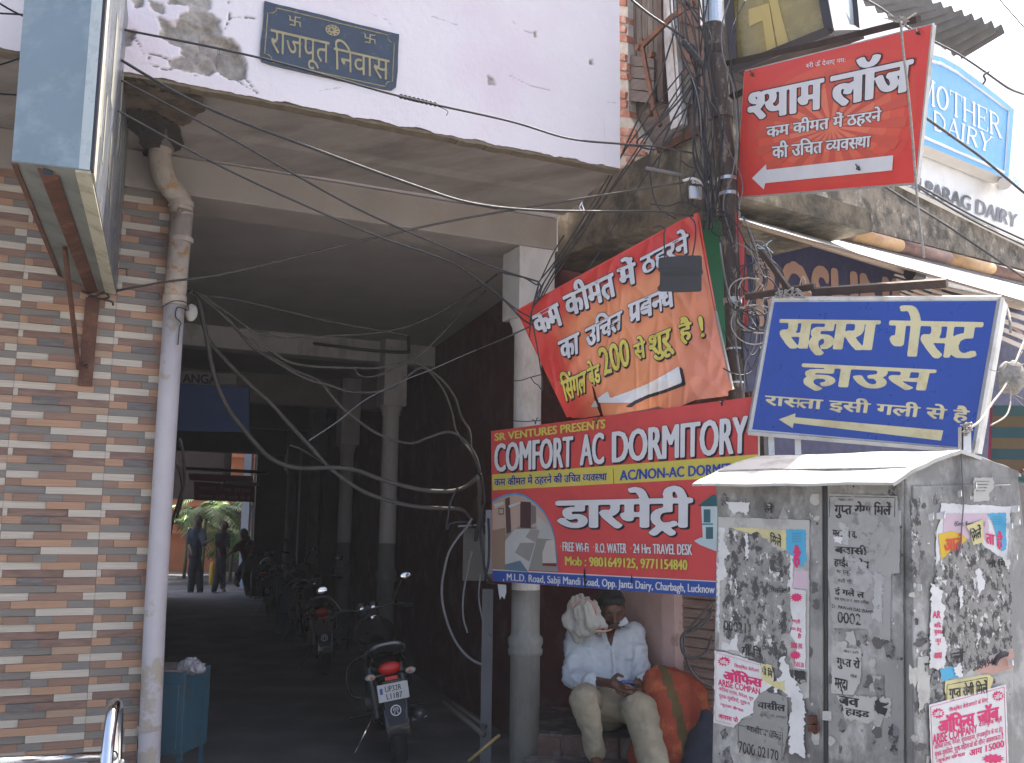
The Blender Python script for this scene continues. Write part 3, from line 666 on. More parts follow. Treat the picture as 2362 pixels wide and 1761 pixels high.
MB().tube([PS.at(1712, 512, .3), PS.at(2110, 632, .3)], .018, 8).build('rail', flat('worn rail', (.40,.30,.22)), aw, smooth=True)
MB().tube([PS.at(*Z6(1440, 262), .36), PS.at(*Z6(2260, 448), .36)], .040, 20).build('roller', m_steel, aw, smooth=True)
MB().tube([PS.at(*Z6(1395, 252), .36), PS.at(*Z6(1470, 268), .36)], .047, 12).build('roller_end', m_black, aw)
for i in range(5):
    y0 = 640+i*14
    pts = [(2065+i*3, 632+i*11), (2400, 716+i*24), (2400, 728+i*24), (2065+i*3, 636+i*11)]
    ext(PS, pts, .01, mbt, 'slat', aw, off=.10-.01*i)
# ================================================================ signs
c_red = flat('red vinyl', (.69,.06,.05), .4); c_white = flat('white vinyl', (.70,.70,.72), .45); c_ink = flat('dark ink', (.02,.018,.03), .5)
c_yel = flat('yellow vinyl', (.66,.56,.10), .45); c_navy = flat('navy ink', (.02,.035,.20), .45); c_blue = flat('blue vinyl', (.012,.055,.32), .35)
c_cream = flat('cream vinyl', (.62,.56,.33), .45, stain=(.42,.33,.17), ss=7, sa=.6); c_alu = M('aluminium frame', (.60,.61,.62), .4, .5, var=.12, vs=12, stain=(.35,.34,.32), ss=9, sa=.6)
c_edge = flat('board edge', (.55,.52,.48), .7); c_orange = flat('orange ink', (.75,.30,.08))
def zq(Z, *p): return [Z(*x) for x in p]
def board(name, label, cat, px, depth, mat, th=.02, k=0, body='panel', edge=None, group=None):
    pl = plane_q(px, depth, k); c = pl.at(*px[3]); t = thing(name, label, cat, tuple(c), group); t['_'] = 0; del t['_']
    P = [pl.at(*q) for q in px]; MB().prism([p - pl.nrm()*.001 for p in P], -pl.nrm()*th).build('backing', edge or c_edge, t)
    MB().poly([p + pl.nrm()*.001 for p in P]).build(body, mat, t)
    return pl, t
# ---- big red lodge board hanging from an angle arm
q = zq(Z4, (185,455), (1372,160), (1270,1160), (135,1252))
pl, t = board('hanging_sign', 'large red board with white script and long left-pointing arrow hanging beside the pole top', 'sign', q, 5.05, c_red, .018)
m_lr = flat('orange red print', (.74,.13,.065), .4); m_dr = flat('ray red print', (.62,.10,.065), .4); m_dd = flat('deep red print', (.42,.02,.03), .4)
def inset(q, f): cx = sum(p[0] for p in q)/4; cy = sum(p[1] for p in q)/4; return [(cx+(x-cx)*f, cy+(y-cy)*f) for x, y in q]
for f, off, rg, nm in ((.93, .0018, (.68,.075,.055), 'print'), (.80, .0026, (.72,.11,.07), 'print'), (.64, .0034, (.76,.155,.09), 'print'), (.46, .0042, (.80,.21,.12), 'print')):
    cx, cy = Z4(720, 760); n = 40; ell = []
    for i in range(n):
        a = 2*pi*i/n; ca, sa_ = cos(a), sin(a); e = 2.6; u = math.copysign(abs(ca)**(2/e), ca)*.5*f+.5; v = math.copysign(abs(sa_)**(2/e), sa_)*.5*f+.5; ell.append(bil(q, u, v))
    band(pl, ell, flat('red print %d' % int(f*100), rg, .4), t, nm, off)
mb = MB()
def rayend(a):
    c_, s_ = cos(a), sin(a); k = min([(.95-.5)/c_ if c_ > 0 else (.05-.5)/c_ if c_ < 0 else 9, (.90-.56)/s_ if s_ > 0 else (.12-.56)/s_ if s_ < 0 else 9]); k = min(k, .42); return (.5+c_*k, .56+s_*k)
for i in range(18):
    a0 = 2*pi*i/18+.01; a1 = a0+pi/18; e0 = rayend(a0); e1_ = rayend(a1)
    mb.poly([pl.at(*bil(q, .5+.03*cos(a0), .56+.03*sin(a0)), .0055), pl.at(*bil(q, *e0), .0055), pl.at(*bil(q, *e1_), .0055)])
mb.build('ray_print', m_dr, t)
ws = [c_white, c_ink]
write(pl, '<श>री ऊँ देवाए नमः', zq(Z4, (575,398), (828,357), (828,402), (578,440)), [c_white], t, bold=.025, res=24, base_off=.008)
write(pl, '<श>याम', zq(Z4, (203,596), (693,492), (690,690), (203,772)), ws, t, bold=(0.06, 0.022), outl=(.03,), base_off=.008, res=44)
write(pl, 'लॉज', zq(Z4, (728,408), (1270,292), (1240,580), (732,690)), ws, t, bold=(0.06, 0.022), outl=(.03,), base_off=.008, res=44)
write(pl, 'कम कीमत में ठहरने', zq(Z4, (322,780), (1062,672), (1052,785), (324,892)), ws, t, bold=.04, outl=(.03,), base_off=.008)
write(pl, 'की उचित <व>यव<स>था', zq(Z4, (358,900), (992,832), (986,935), (360,1012)), ws, t, bold=.04, outl=(.03,), base_off=.008)
band(pl, zq(Z4, (232,1133), (322,1045), (325,1080), (1130,987), (1123,1083), (318,1165), (308,1205)), c_white, t, 'arrow', .008)
mb = MB(); P = [pl.at(*x) for x in q]
for a, b_ in zip(P, P[1:]+P[:1]): mb.tube([a-pl.nrm()*.012, b_-pl.nrm()*.012], .012, 4)
mb.build('frame', c_alu, t)
arm = thing('sign_hanger', 'long rusty angle-iron arm from the pole holding the large red board', 'bracket', tuple(pl.at(*Z4(40,410))))
MB().tube([pl.at(*Z4(-30, 425), -.03), pl.at(*Z4(700, 270), -.03), pl.at(*Z4(1290, 122), -.03)], .022, 4).build('bar', m_rustd, arm)
MB().tube([pl.at(*Z4(60, 640), -.05), pl.at(*Z4(200, 575), -.05)], .025, 4).build('strut', m_rustd, arm)
MB().tube([pl.at(*Z4(600, 350), -.10), pl.at(*Z4(930, 232), -.10)], .02, 4).build('strut', m_rustd, arm)
for x, y in ((232,470),(1285,205),(905,1065)):
    wv = [pl.at(*Z4(x+a, y+b2), .012+c2) for a, b2, c2 in ((-14,-20,0),(0,0,.01),(14,16,0),(-10,8,.01),(12,-6,0))]; MB().tube(spline(wv, 4), .003, 5).build('tie_wire', m_rustd, arm)
# ---- blue guest-house light box
q = zq(Z6, (412,432), (2050,425), (1860,1530), (238,1395))
pl, t = board('sign_box', 'blue light-box sign with cream script and arrow in an aluminium frame above the cabinet', 'sign', q, 4.35, c_alu, .13, edge=c_alu, body='front_frame')
pl_sah = pl
band(pl, zq(Z6, (424,458), (2018,450), (1838,1508), (264,1372)), c_blue, t, 'panel', .004)
write(pl, 'सहारा', zq(Z6, (462,580), (1190,590), (1150,850), (425,832)), [c_cream], t, bold=(0.07, 0.012), res=44, base_off=.006)
write(pl, 'गे<स>ट', zq(Z6, (1262,480), (1945,490), (1885,870), (1222,850)), [c_cream], t, bold=(0.06, 0.012), res=44, base_off=.006)
write(pl, 'हाउस', zq(Z6, (624,897), (1590,943), (1550,1126), (598,1090)), [c_cream], t, bold=(0.042, 0.03), res=44, base_off=.006)
write(pl, 'रा<स>ता इसी गली से है', zq(Z6, (360,1100), (1836,1206), (1812,1332), (348,1210)), [c_cream], t, bold=(0.035, 0.025), res=36, base_off=.006)
band(pl, zq(Z6, (455,1300), (575,1257), (573,1285), (1637,1380), (1620,1453), (563,1327), (555,1363)), c_cream, t, 'arrow', .006)
mb = MB()
for a, b_, r in (((412,432),(2050,425),.010), ((2050,425),(1860,1530),.012), ((1860,1530),(238,1395),.012), ((238,1395),(412,432),.010)): mb.tube([pl.at(*Z6(*a), .002), pl.at(*Z6(*b_), .002)], r, 4)
mb.build('frame', c_alu, t)
for x, y in ((400,1410),(590,1425)): 
    MB().tube([pl.at(*Z6(x, y), -.06), pl.at(*Z6(x+5, y+150), -.06)], .018, 4).build('leg', c_alu, t)
br_ = thing('wall_bracket', 'dark angle-iron frame tied with pale twine on top of the blue light-box', 'bracket', tuple(pl.at(*Z6(700,380), -.1)))
for a, b_, r in (((220,420),(715,345),.020), ((700,385),(1665,320),.024), ((330,90),(530,370),.016)): MB().tube([pl.at(*Z6(*a), -.05), pl.at(*Z6(*b_), -.05)], r, 4).build('bar', m_rustd, br_)
for k in range(3):
    r_ = random.Random(k); P = [pl.at(*Z6(440+k*70+r_.uniform(-30,60), 400+r_.uniform(-45,30)), .01+r_.random()*.03) for _ in range(12)]; MB().tube(spline(P, 5), .0035, 5).build('twine', m_rope, br_, smooth=True)
# ---- dormitory board
q = [(1133,995), (1748,914), (1750,1385), (1136,1341)]
c_dr = flat('dormitory red', (.66,.08,.08), .42, stain=(.45,.05,.05), ss=3, sa=.4)
pl, t = board('hoarding', 'red and yellow dormitory board with blue address strip, wired before the stone column', 'sign', q, 6.02, c_dr, .012)
pl_d = pl; O_ = .0025
band(pl, zq(Z7, (116,645), (2143,490), (2143,655), (118,765)), c_yel, t, 'yellow_band', O_)
band(pl, zq(Z7, (118,1366), (2143,1473), (2148,1480), (118,1375)), c_white, t, 'white_line', O_)
band(pl, zq(Z7, (119,1375), (2148,1481), (2146,1603), (121,1456)), flat('address blue', (.03,.09,.36), .45), t, 'blue_strip', O_+.001)
band(pl, zq(Z7, (1036,597), (1040,597), (1045,716), (1041,716)), flat('brown line', (.25,.03,.02)), t, 'divider', O_+.002)
B_ = .005
write(pl, 'SR VENTURES PRESENTS', zq(Z7, (133,332), (980,222), (980,292), (135,390)), [c_yel, c_ink], t, bold=(0.045, 0.018), outl=(.012,), base_off=B_, res=26)
cs = [c_white, c_ink, c_ink]
for s_, a in (('COMFORT', ((132,412),(735,348),(732,585),(132,625))), ('AC', ((783,340),(970,322),(970,562),(783,575))), ('DORMITORY', ((1027,318),(2068,192),(2062,478),(1027,553)))):
    write(pl, s_, zq(Z7, *a), cs, t, bold=(0.052, 0.004), outl=(.012,), shadow=(3.2, 3.5), base_off=B_, res=34)
write(pl, 'कम कीमत में ठहरने की उचित <व>यव<स>था', zq(Z7, (130,657), (992,612), (990,700), (132,745)), [c_navy, c_white], t, bold=.03, outl=(.03,), base_off=B_, res=26)
write(pl, 'AC/NON-AC DORMITORY', zq(Z7, (1087,612), (2110,545), (2110,630), (1088,692)), [flat('royal ink', (.02,.07,.38))], t, bold=(0.05, 0.018), base_off=B_, res=26)
write(pl, 'डारमेट{v}ी', zq(Z7, (597,760), (1648,726), (1645,1112), (600,1108)), cs, t, bold=(0.058, 0.024), outl=(.014,), shadow=(3.4, 3.4), base_off=B_, res=44)
for s_, a in (('FREE Wi-Fi', ((652,1158),(852,1168),(852,1236),(652,1230))), ('R.O. WATER', ((903,1168),(1140,1168),(1140,1246),(903,1240))), ('24 Hrs TRAVEL DESK', ((1190,1172),(1642,1174),(1642,1260),(1190,1243)))):
    write(pl, s_, zq(Z7, *a), [c_white, c_ink], t, bold=(0.05, 0.008), outl=(.02,), base_off=B_, res=22)
mb = MB()
for x, y in ((638,1193),(889,1198),(1174,1207)): mb.poly([pl.at(*Z7(x+6*cos(k), y+8*sin(k)), B_) for k in [i*pi/4 for i in range(8)]])
mb.build('bullets', c_orange, t)
write(pl, 'Mob : 9801649125, 9771154840', zq(Z7, (670,1266), (1605,1294), (1605,1386), (672,1347)), [c_yel, c_ink], t, bold=(0.055, 0.012), outl=(.016,), base_off=B_, res=26)
write(pl, ', M.L.D. Road, Sabji Mandi Road, Opp. Janta Dairy, Charbagh, Lucknow', zq(Z7, (198,1396), (1812,1488), (1812,1572), (198,1468)), [c_white], t, bold=(0.04, 0.014), base_off=B_, res=22)
# the printed picture: a dormitory room in a blue arc
arc = [(118,858),(200,815),(290,797),(360,812),(440,862),(510,940),(560,1030),(592,1130),(606,1230),(608,1383)]
def pp_(pts, mat, nm='picture', off=B_): return band(pl, zq(Z7, *pts), mat, t, nm, off)
pp_([(118,842)]+[(x+2 if i else x, y-14) for i, (x, y) in enumerate(arc)][1:-1]+[(618,1383),(118,1362)], flat('sky blue ring', (.05,.33,.60)), off=O_+.0015)
pp_(arc+[(118,1362)], flat('picture wall', (.50,.36,.29)), off=O_+.0025)
pn_ = 0
for pts, c in (([(118,1180),(330,1030),(560,1060),(606,1230),(608,1383),(118,1362)], (.28,.27,.24)), ([(215,830),(250,815),(262,1080),(225,1100)], (.09,.05,.05)), ([(330,850),(412,855),(412,1055),(330,1050)], (.07,.03,.03)), ([(412,870),(450,890),(452,1010),(415,1030)], (.20,.17,.16)), ([(455,960),(560,1040),(592,1140),(455,1130)], (.45,.45,.42)),
    ([(215,1150),(290,1060),(480,1060),(440,1200),(390,1385),(215,1372)], (.52,.52,.50)), ([(290,1240),(330,1165),(445,1165),(400,1310)], (.30,.28,.27)), ([(370,1120),(410,1060),(480,1065),(450,1165)], (.34,.30,.28)), ([(215,1330),(330,1300),(390,1385),(215,1372)], (.12,.20,.26)), ([(500,1240),(530,1150),(590,1140),(606,1320),(500,1320)], (.55,.50,.46)), ([(500,1320),(606,1320),(607,1345),(500,1338)], (.25,.03,.03)), ([(118,1070),(215,1050),(215,1372),(118,1362)], (.30,.20,.14)),
    ([(165,900),(205,900),(205,950),(165,950)], (.10,.05,.04)), ([(170,908),(200,908),(200,942),(170,942)], (.50,.40,.30)), ([(130,870),(200,850),(205,870),(140,900)], (.6,.57,.55)), ([(240,880),(330,850),(335,862),(250,900)], (.6,.57,.55))):
    pn_ += 1; pp_(pts, flat('picture tone', c), off=O_+.0028 + .0004*pn_)
# printed house
for pts, c, o_ in (([(1680,885),(1793,800),(1850,800),(1960,885)], (.03,.12,.13), .0), ([(1655,1150),(1700,1125),(1950,1125),(1990,1190),(1850,1240),(1700,1180)], (.50,.62,.66), .0), ([(1710,887),(1930,887),(1930,1140),(1722,1140)], (.55,.66,.66), .001), ([(1728,910),(1780,910),(1780,1010),(1728,1010)], (.05,.15,.18), .002), ([(1745,1045),(1800,1045),(1800,1135),(1745,1135)], (.05,.13,.15), .002), ([(1715,1015),(1800,1015),(1800,1030),(1715,1030)], (.10,.32,.40), .002)):
    pp_(pts, flat('house print', c), 'house_print', off=B_+o_)
tr = [(815,1365),(822,1360),(826,1420),(832,1470),(828,1505),(820,1500),(812,1450)]; triang(pl, zq(Z7, *tr), c_ink, t, 'tear', B_+.004)
triang(pl, zq(Z7, (1178,1400),(1186,1430),(1180,1500),(1172,1450)), c_ink, t, 'tear', B_+.004)
G = []
for x0, w_ in ((585,1),(1080,1),(150,1)):
    pass
sc = [pl.at(*Z7(x, y), -.02) for x, y in [(158,1480),(222,1485),(225,1540),(210,1595),(190,1570),(175,1600),(165,1540)]]; MB().poly(sc).build('torn_flap', c_white, t)
for x, y in ((440,235),(905,235),(1860,95)):
    wv = [pl.at(*Z7(x+a, y+b2), .01) for a, b2 in ((-20,-10),(0,0),(6,26),(14,-14),(28,-22))]; MB().tube(spline(wv, 4), .0025, 5).build('tie_wire', m_cable, t)
# ---- tilted wrinkled banner
class Cloth:
    def at(s, u, v, off=0):
        a = (u-1194)/480; b = (v-600)/360
        Yd = 5.86 - .66*a - .12*b
        w_ = .022*noise.noise(Vector((u*.010+v*.006, v*.004, 2))) + .010*noise.noise(Vector((u*.03+v*.02, v*.008, 9))) + .008*sin((u*.6+v*.9)*.045)*max(0, min(1, (a-.35)*2))
        w_ += .03*max(0, 1-abs(v-(668-.53*(u-1194)+ (u-1194)*.0)-12)/14)*.4
        w_ += .012*max(0, 1-abs(noise.noise(Vector((u*.012-v*.010, v*.003, 5))))*5)*max(.25, min(1, (a-.2)*1.5)) + .006*max(0, 1-abs(noise.noise(Vector((u*.03, v*.006, 8))))*5)
        if v > 880: w_ -= (v-880)*.0008*(1+sin(u*.03))
        return PY(u, v, Yd - w_ - off*1.4)
cl = Cloth()
bn = thing('torn_banner', 'crumpled orange-red banner tilted against the pole, torn along its lower edge', 'banner', tuple(cl.at(1640, 500)))
outl = [(302,752),(1588,48),(1612,40),(1622,100),(1650,300),(1690,500),(1738,745),(1748,800),(1762,880),(1800,1050),(1840,1230),(1872,1328),(1840,1345),(1842,1378),(1700,1395),(1600,1408),(1540,1432),(1490,1455),(1440,1468),(1380,1472),(1330,1455),(1250,1475),(1140,1492),(1010,1515),(925,1525),(905,1440),(878,1390),(862,1330),(842,1290),(850,1340),(862,1400),(872,1440),(905,1520),(790,1540),(700,1540),(665,1525),(600,1400),(540,1280),(470,1130),(420,1010),(360,880)]
outp = [Z5(*p) for p in outl]; xs0 = min(p[0] for p in outp)-3; ys0 = min(p[1] for p in outp)-3; cs_ = 2.2
Wn = int((max(p[0] for p in outp)-xs0)/cs_)+3; Hn = int((max(p[1] for p in outp)-ys0)/cs_)+3
def grid_fill(poly, x0, y0, c, W, H):
    b = raster([np.array(poly)], x0, y0, W*3, H*3, 3/c); g = b.reshape(H, 3, W, 3).mean((1, 3)); g = np.pad(g, 1); ins = g > .5
    V = {}; vs = []; fs = []
    def vid(x, y):
        k = (round(x, 3), round(y, 3))
        if k not in V: V[k] = len(vs); vs.append((x0+(x-.5)*c, y0+(y-.5)*c))
        return V[k]
    for r, cc in zip(*np.nonzero(ins[:-1, :-1] | ins[:-1, 1:] | ins[1:, 1:] | ins[1:, :-1])):
        P = [(cc, r), (cc+1, r), (cc+1, r+1), (cc, r+1)]; val = [g[r, cc], g[r, cc+1], g[r+1, cc+1], g[r+1, cc]]; o = []
        for i in range(4):
            j = (i+1) % 4
            if val[i] > .5: o.append(vid(*P[i]))
            if (val[i] > .5) != (val[j] > .5): t_ = (.5-val[i])/(val[j]-val[i]); o.append(vid(P[i][0]+(P[j][0]-P[i][0])*t_, P[i][1]+(P[j][1]-P[i][1])*t_))
        o = list(dict.fromkeys(o))
        if len(o) >= 3: fs.append(tuple(o))
    return vs, fs
vs, fs = grid_fill(outp, xs0, ys0, cs_, Wn, Hn)
mb = MB().add([cl.at(*p) for p in vs], fs)
m_bn = flat('banner vinyl', (.7,.2,.1), .38); nt = m_bn.node_tree; at = nt.nodes.new('ShaderNodeAttribute'); at.attribute_name = 'print'
nt.links.new(at.outputs['Color'], nt.nodes['Principled BSDF'].inputs['Base Color'])
m_bn.node_tree.nodes['Principled BSDF'].inputs['Specular IOR Level'].default_value = .5
o = mb.build('sheet', m_bn, bn, smooth=True); ca = o.data.attributes.new('print', 'FLOAT_COLOR', 'POINT'); cols = []
for (x, y) in vs:
    zx, zy = (x-1100)*3.177, (y-480)*3.177
    d1 = ((752-.545*(zx-302)) - zy)*-1; f = max(0, min(1, (d1-90)/260)); gx = max(0, min(1, (zx-430-.35*(zy-900))/420)); f2 = ease(f)*ease(gx); fade = max(0, min(1, (zx-1350-(900-zy)*.25)/350))
    n_ = noise.noise(Vector((zx*.006, zy*.006, 4)))*.15
    c = Vector((.64,.05,.04)).lerp(Vector((.78,.29,.13)), min(1, max(0, f2+n_))); c = c.lerp(Vector((.62,.22,.16)), fade*.7); cols += [c.x, c.y, c.z, 1]
ca.data.foreach_set('color', cols)
cb = [c_white, c_ink, c_ink]; cy_ = [c_yel, c_ink, c_ink]
for s_, a, m_, bo in (('कम', ((388,802),(592,690),(640,852),(440,935)), cb, .06), ('कीमत', ((612,585),(985,400),(1030,640),(660,812)), cb, .05), ('में', ((1012,392),(1155,330),(1178,548),(1045,592)), cb, .05), ('ठहरने', ((1185,318),(1545,130),(1562,350),(1215,522)), cb, .045),
    ('का', ((590,985),(750,905),(752,1062),(625,1125)), cb, .055), ('उचित', ((785,830),(1068,690),(1062,885),(800,1032)), cb, .05), ('प{r}ब<न>ध', ((1105,705),(1440,560),(1455,715),(1105,860)), cb, .055),
    ('सिंगल', ((595,1215),(800,1120),(800,1350),(650,1425)), cy_, .05), ('बेड', ((792,1130),(890,1080),(910,1275),(830,1310)), cy_, .055), ('200', ((880,1032),(1105,950),(1125,1150),(930,1235)), cy_, .03), ('से', ((1135,960),(1228,920),(1242,1095),(1160,1125)), cy_, .045), ('शुरू', ((1250,945),(1440,868),(1450,1080),(1270,1140)), cy_, .045), ('है', ((1468,812),(1570,778),(1582,990),(1488,1005)), cy_, .05), ('!', ((1618,797),(1650,788),(1672,942),(1642,952)), cy_, .03)):
    write(cl, s_, zq(Z5, *a), m_, bn, bold=bo, outl=(.022,), shadow=(2.6, 2.6), base_off=.004, res=36)
ar = [(1480,1160),(1503,1280),(1380,1330),(1250,1370),(1150,1415),(1060,1480),(1012,1513),(925,1522),(882,1395),(960,1342),(975,1395),(1100,1350),(1250,1290),(1380,1220)]
ar2 = [(1480,1160),(1508,1180),(1530,1298),(1390,1352),(1260,1392),(1160,1440),(1085,1500),(1012,1513),(1060,1480),(1150,1415),(1250,1370),(1380,1330),(1503,1280)]
vs, fs = grid_fill([Z5(*p) for p in ar], xs0, ys0, 4, 130, 110); MB().add([cl.at(*p, .005) for p in vs], fs).build('arrow', c_white, bn)
vs, fs = grid_fill([Z5(*p) for p in ar2], xs0, ys0, 3, 170, 150); MB().add([cl.at(*p, .004) for p in vs], fs).build('arrow_shadow', c_ink, bn)
vs, fs = grid_fill([Z5(*p) for p in [(868,1405),(908,1520),(795,1540),(820,1480)]], xs0, ys0, 3, 170, 150); MB().add([cl.at(*p, .004) for p in vs], fs).build('worn_patch', c_edge, bn)
for a, b_ in (((302,752),(1600,44)), ((1612,40),(1742,760)), ((1745,760),(1872,1330)), ((302,752),(670,1530))):
    A_ = cl.at(*Z5(*a), -.02); Bb = cl.at(*Z5(*b_), -.02); MB().tube([A_, Bb], .011, 4).build('frame_bar', c_edge if a[0] > 1000 and a[1] > 100 else c_red, bn)
# black plate hanging by its wires
pk_ = Plane(PY(1560, 630, 4.98), (.12, -1, -.05))
bp = thing('black_plate', 'square black plastic plate hanging on wires in front of the tilted banner', 'plate', tuple(pk_.at(*Z5(1490, 480))))
pts = [(1340,364),(1460,352),(1470,346),(1640,348),(1650,360),(1652,450),(1658,462),(1658,482),(1648,492),(1648,600),(1640,612),(1440,618),(1430,612),(1345,612),(1328,600),(1326,580),(1342,562),(1345,470),(1332,460),(1334,378)]
MB().prism([pk_.at(*Z5(*p)) for p in pts], -pk_.nrm()*.010).build('plate', m_black, bp, bevel=.003)
mb = MB()
for k in range(4): mb.tube([pk_.at(*Z5(1362, 440+k*18), .003), pk_.at(*Z5(1620, 434+k*18), .0005)], .0012, 4)
mb.build('ridge', m_black, bp)
for L_ in ([(1376,364),(1372,200),(1380,160),(1340,130),(1290,150)], [(1580,350),(1600,240),(1600,120),(1560,60)]): MB().tube(spline([pk_.at(*Z5(x, y), .01) for x, y in L_], 5), .004, 5).build('wire', m_cable, bp, smooth=True)
# ---- stone name plate on the front wall
plq = Plane(FP(0, OF+.014, 0), n1); c_gold = M('engraved gold', (.34,.29,.16), .6, .2, var=.3, vs=30); m_pl = M('slate plate', (.035,.048,.068), .22, var=.3, vs=8, spec=.6)
t = thing('name_plate', 'dark slate name plate with engraved gold script let into the peeling wall', 'name plate', tuple(plq.at(*Z2(800, 380))))
op = [(222,8),(300,30),(700,125),(1000,205),(1362,292),(1355,400),(1350,600),(1335,740),(1300,765),(1250,760),(900,690),(500,600),(280,548),(200,520),(182,480),(190,350),(210,200)]
MB().prism([plq.at(*Z2(*p)) for p in jag(op, 1.5, 60, 2)], -n1*.03).build('slab', m_pl, t)
def zc(cx, cy, r, a0, a1, n=6): return [(cx+r*cos(radians(a0+(a1-a0)*i/n)), cy+r*sin(radians(a0+(a1-a0)*i/n))) for i in range(n+1)]
bd = [(325,70),(1262,298)] + [(1266,330),(1285,355),(1320,368)] + [(1303,692)] + [(1268,695),(1248,712),(1243,735)] + [(288,528)] + [(280,490),(255,468),(220,458)] + [(248,112)] + [(290,112),(318,95),(325,70)]
MB().tube([plq.at(*Z2(*p), .001) for p in bd], .0028, 4).build('border_line', c_gold, t)
write(plq, 'राजपूत', zq(Z2, (272,245), (772,360), (768,615), (268,527)), [c_gold], t, bold=.005, res=44, base_off=.003)
write(plq, 'निवास', zq(Z2, (806,322), (1280,438), (1277,685), (812,590)), [c_gold], t, bold=.005, res=44, base_off=.003)
sw = []
for k in range(4):
    a = k*pi/2; Rm = np.array([[cos(a), -sin(a)], [sin(a), cos(a)]])
    for l in stroke([(0, 0), (0, .42)], .11)+stroke([(-.03, .42), (.34, .42)], .10)+stroke([(.33, .44), (.42, .52)], .06): sw.append(l @ Rm.T)
for q4 in (((425,118),(540,148),(532,245),(420,214)), ((1062,270),(1172,298),(1165,388),(1058,362))):
    write(plq, [([l], 0, None) for l in sw], zq(Z2, *q4), [c_gold], t, bold=0, res=36, base_off=.003, name='emblem')
em = []
for k in range(9):
    a = 2*pi*k/9; em += stroke([(cos(a)*.2, sin(a)*.2), (cos(a+.3)*.42, sin(a+.3)*.42)], .13) + stroke([(cos(a)*.45, sin(a)*.45), (cos(a+.55)*.45, sin(a+.55)*.45)], .08)
em += stroke([(-.12,-.1),(.05,-.15),(.12,0),(0,.1)], .09)
write(plq, [([l], 0, None) for l in em], zq(Z2, (738,200), (862,222), (858,318), (735,292)), [c_gold], t, bold=0, res=36, base_off=.003, name='emblem')
# ---- dairy fascia board
PDB = vplane(PY(1700, 420, 6.15) + n4*.02, HD)
t = thing('shop_fascia', 'white shop fascia with blue arched panel and dark raised letters behind the red board', 'sign', tuple(PDB.at(2150, 420)))
m_fw = flat('white fascia', (.80,.81,.82), .5, stain=(.55,.52,.47), ss=4, sa=.4)
bp_ = [(1860,-60),(1980,20),(2140,85),(2200,130),(2362,216),(2480,285),(2480,625),(2362,561),(2086,425),(1860,330)]
MB().prism([PDB.at(*p) for p in bp_], -n4*.12).build('board', m_fw, t)
MB().tube([PDB.at(1900, 338, .02), PDB.at(2086, 432, .02), PDB.at(2480, 628, .02)], .02, 4).build('lower_rail', c_edge, t)
sky = flat('dairy blue', (.06,.33,.66), .4)
bl = zq(Z4, (1200,330),(1355,345),(1440,365),(1550,425),(1680,520),(1800,615),(1897,697),(1862,1143),(1290,905),(1150,850))
PD2 = Plane(PDB.p0 + n4*.16, n4)
MB().prism([PD2.at(*p, -.003) for p in bl], -n4*.14).build('panel_box', c_edge, t)
MB().poly([PD2.at(*p) for p in bl]).build('blue_panel', sky, t)
ln = zq(Z4, (1200,375),(1350,388),(1430,405),(1540,465),(1670,560),(1790,650),(1863,708),(1836,1096),(1300,862),(1200,820))
MB().tube([PD2.at(*p, .003) for p in ln], .012, 4).build('border_line', c_white, t)
# roman letters with serifs, drawn as strokes
SER = {'M': ([[(.12,0),(.16,1)], [(.16,1),(.5,.05)], [(.5,.05),(.84,1)], [(.84,1),(.9,0)]], [.06,.15,.06,.15], [(.12,0),(.9,0),(.1,1),(.9,1)], 1.05), 'O': ('o', 0, 0, .95), 'T': ([[(.45,0),(.45,1)], [(.05,1),(.85,1)], [(.05,1),(.05,.8)], [(.85,1),(.85,.8)]], [.15,.06,.05,.05], [(.45,0)], .88),
       'H': ([[(.16,0),(.16,1)], [(.8,0),(.8,1)], [(.16,.52),(.8,.52)]], [.15,.15,.06], [(.16,0),(.8,0),(.16,1),(.8,1)], .98), 'E': ([[(.16,0),(.16,1)], [(.16,1),(.7,1)], [(.16,.52),(.55,.52)], [(.16,0),(.74,0)], [(.7,1),(.7,.82)], [(.74,0),(.74,.2)], [(.55,.62),(.55,.42)]], [.15,.06,.06,.06,.05,.05,.05], [(.16,0),(.16,1)], .84),
       'R': ([[(.16,0),(.16,1)], [(.16,1),(.45,.99),(.63,.9),(.66,.75),(.6,.6),(.42,.52),(.16,.51)], [(.42,.52),(.78,.03)]], [.15,.09,.15], [(.16,0),(.16,1),(.8,0)], .9), 'D': ([[(.16,0),(.16,1)], [(.16,1),(.5,.97),(.78,.75),(.82,.5),(.76,.22),(.5,.03),(.16,0)]], [.15,.11], [], .98),
       'A': ([[(.1,0),(.46,1)], [(.44,1),(.84,0)], [(.24,.34),(.7,.34)]], [.06,.15,.06], [(.1,0),(.84,0)], .92), 'I': ([[(.2,0),(.2,1)]], [.15], [(.2,0),(.2,1)], .42), 'Y': ([[(.45,0),(.45,.45)], [(.45,.45),(.1,1)], [(.45,.45),(.8,1)]], [.15,.15,.06], [(.45,0),(.1,1),(.8,1)], .88)}
def serif(s_):
    out = []; x = 0
    for ch in s_:
        g = SER[ch]
        if g[0] == 'o':
            ring_ = [(.47+.34*cos(a), .5+.45*sin(a)) for a in [2*pi*i/24 for i in range(25)]]
            for a, b_ in zip(ring_[:-1], ring_[1:]): wd = .06+.10*abs(((a[0]+b_[0])/2-.47)/.34); out += [l+[x, 0] for l in stroke([a, b_], wd)]
        else:
            for pth, wd in zip(g[0], g[1]): out += [l+[x, 0] for l in stroke(pth, wd)]
            for sx, sy in g[2]: out += [l+[x, 0] for l in stroke([(sx-.13, sy+(.02 if sy == 0 else -.02)), (sx+.13, sy+(.02 if sy == 0 else -.02))], .045)]
        x += g[3]
    return [([l], 0, None) for l in out]
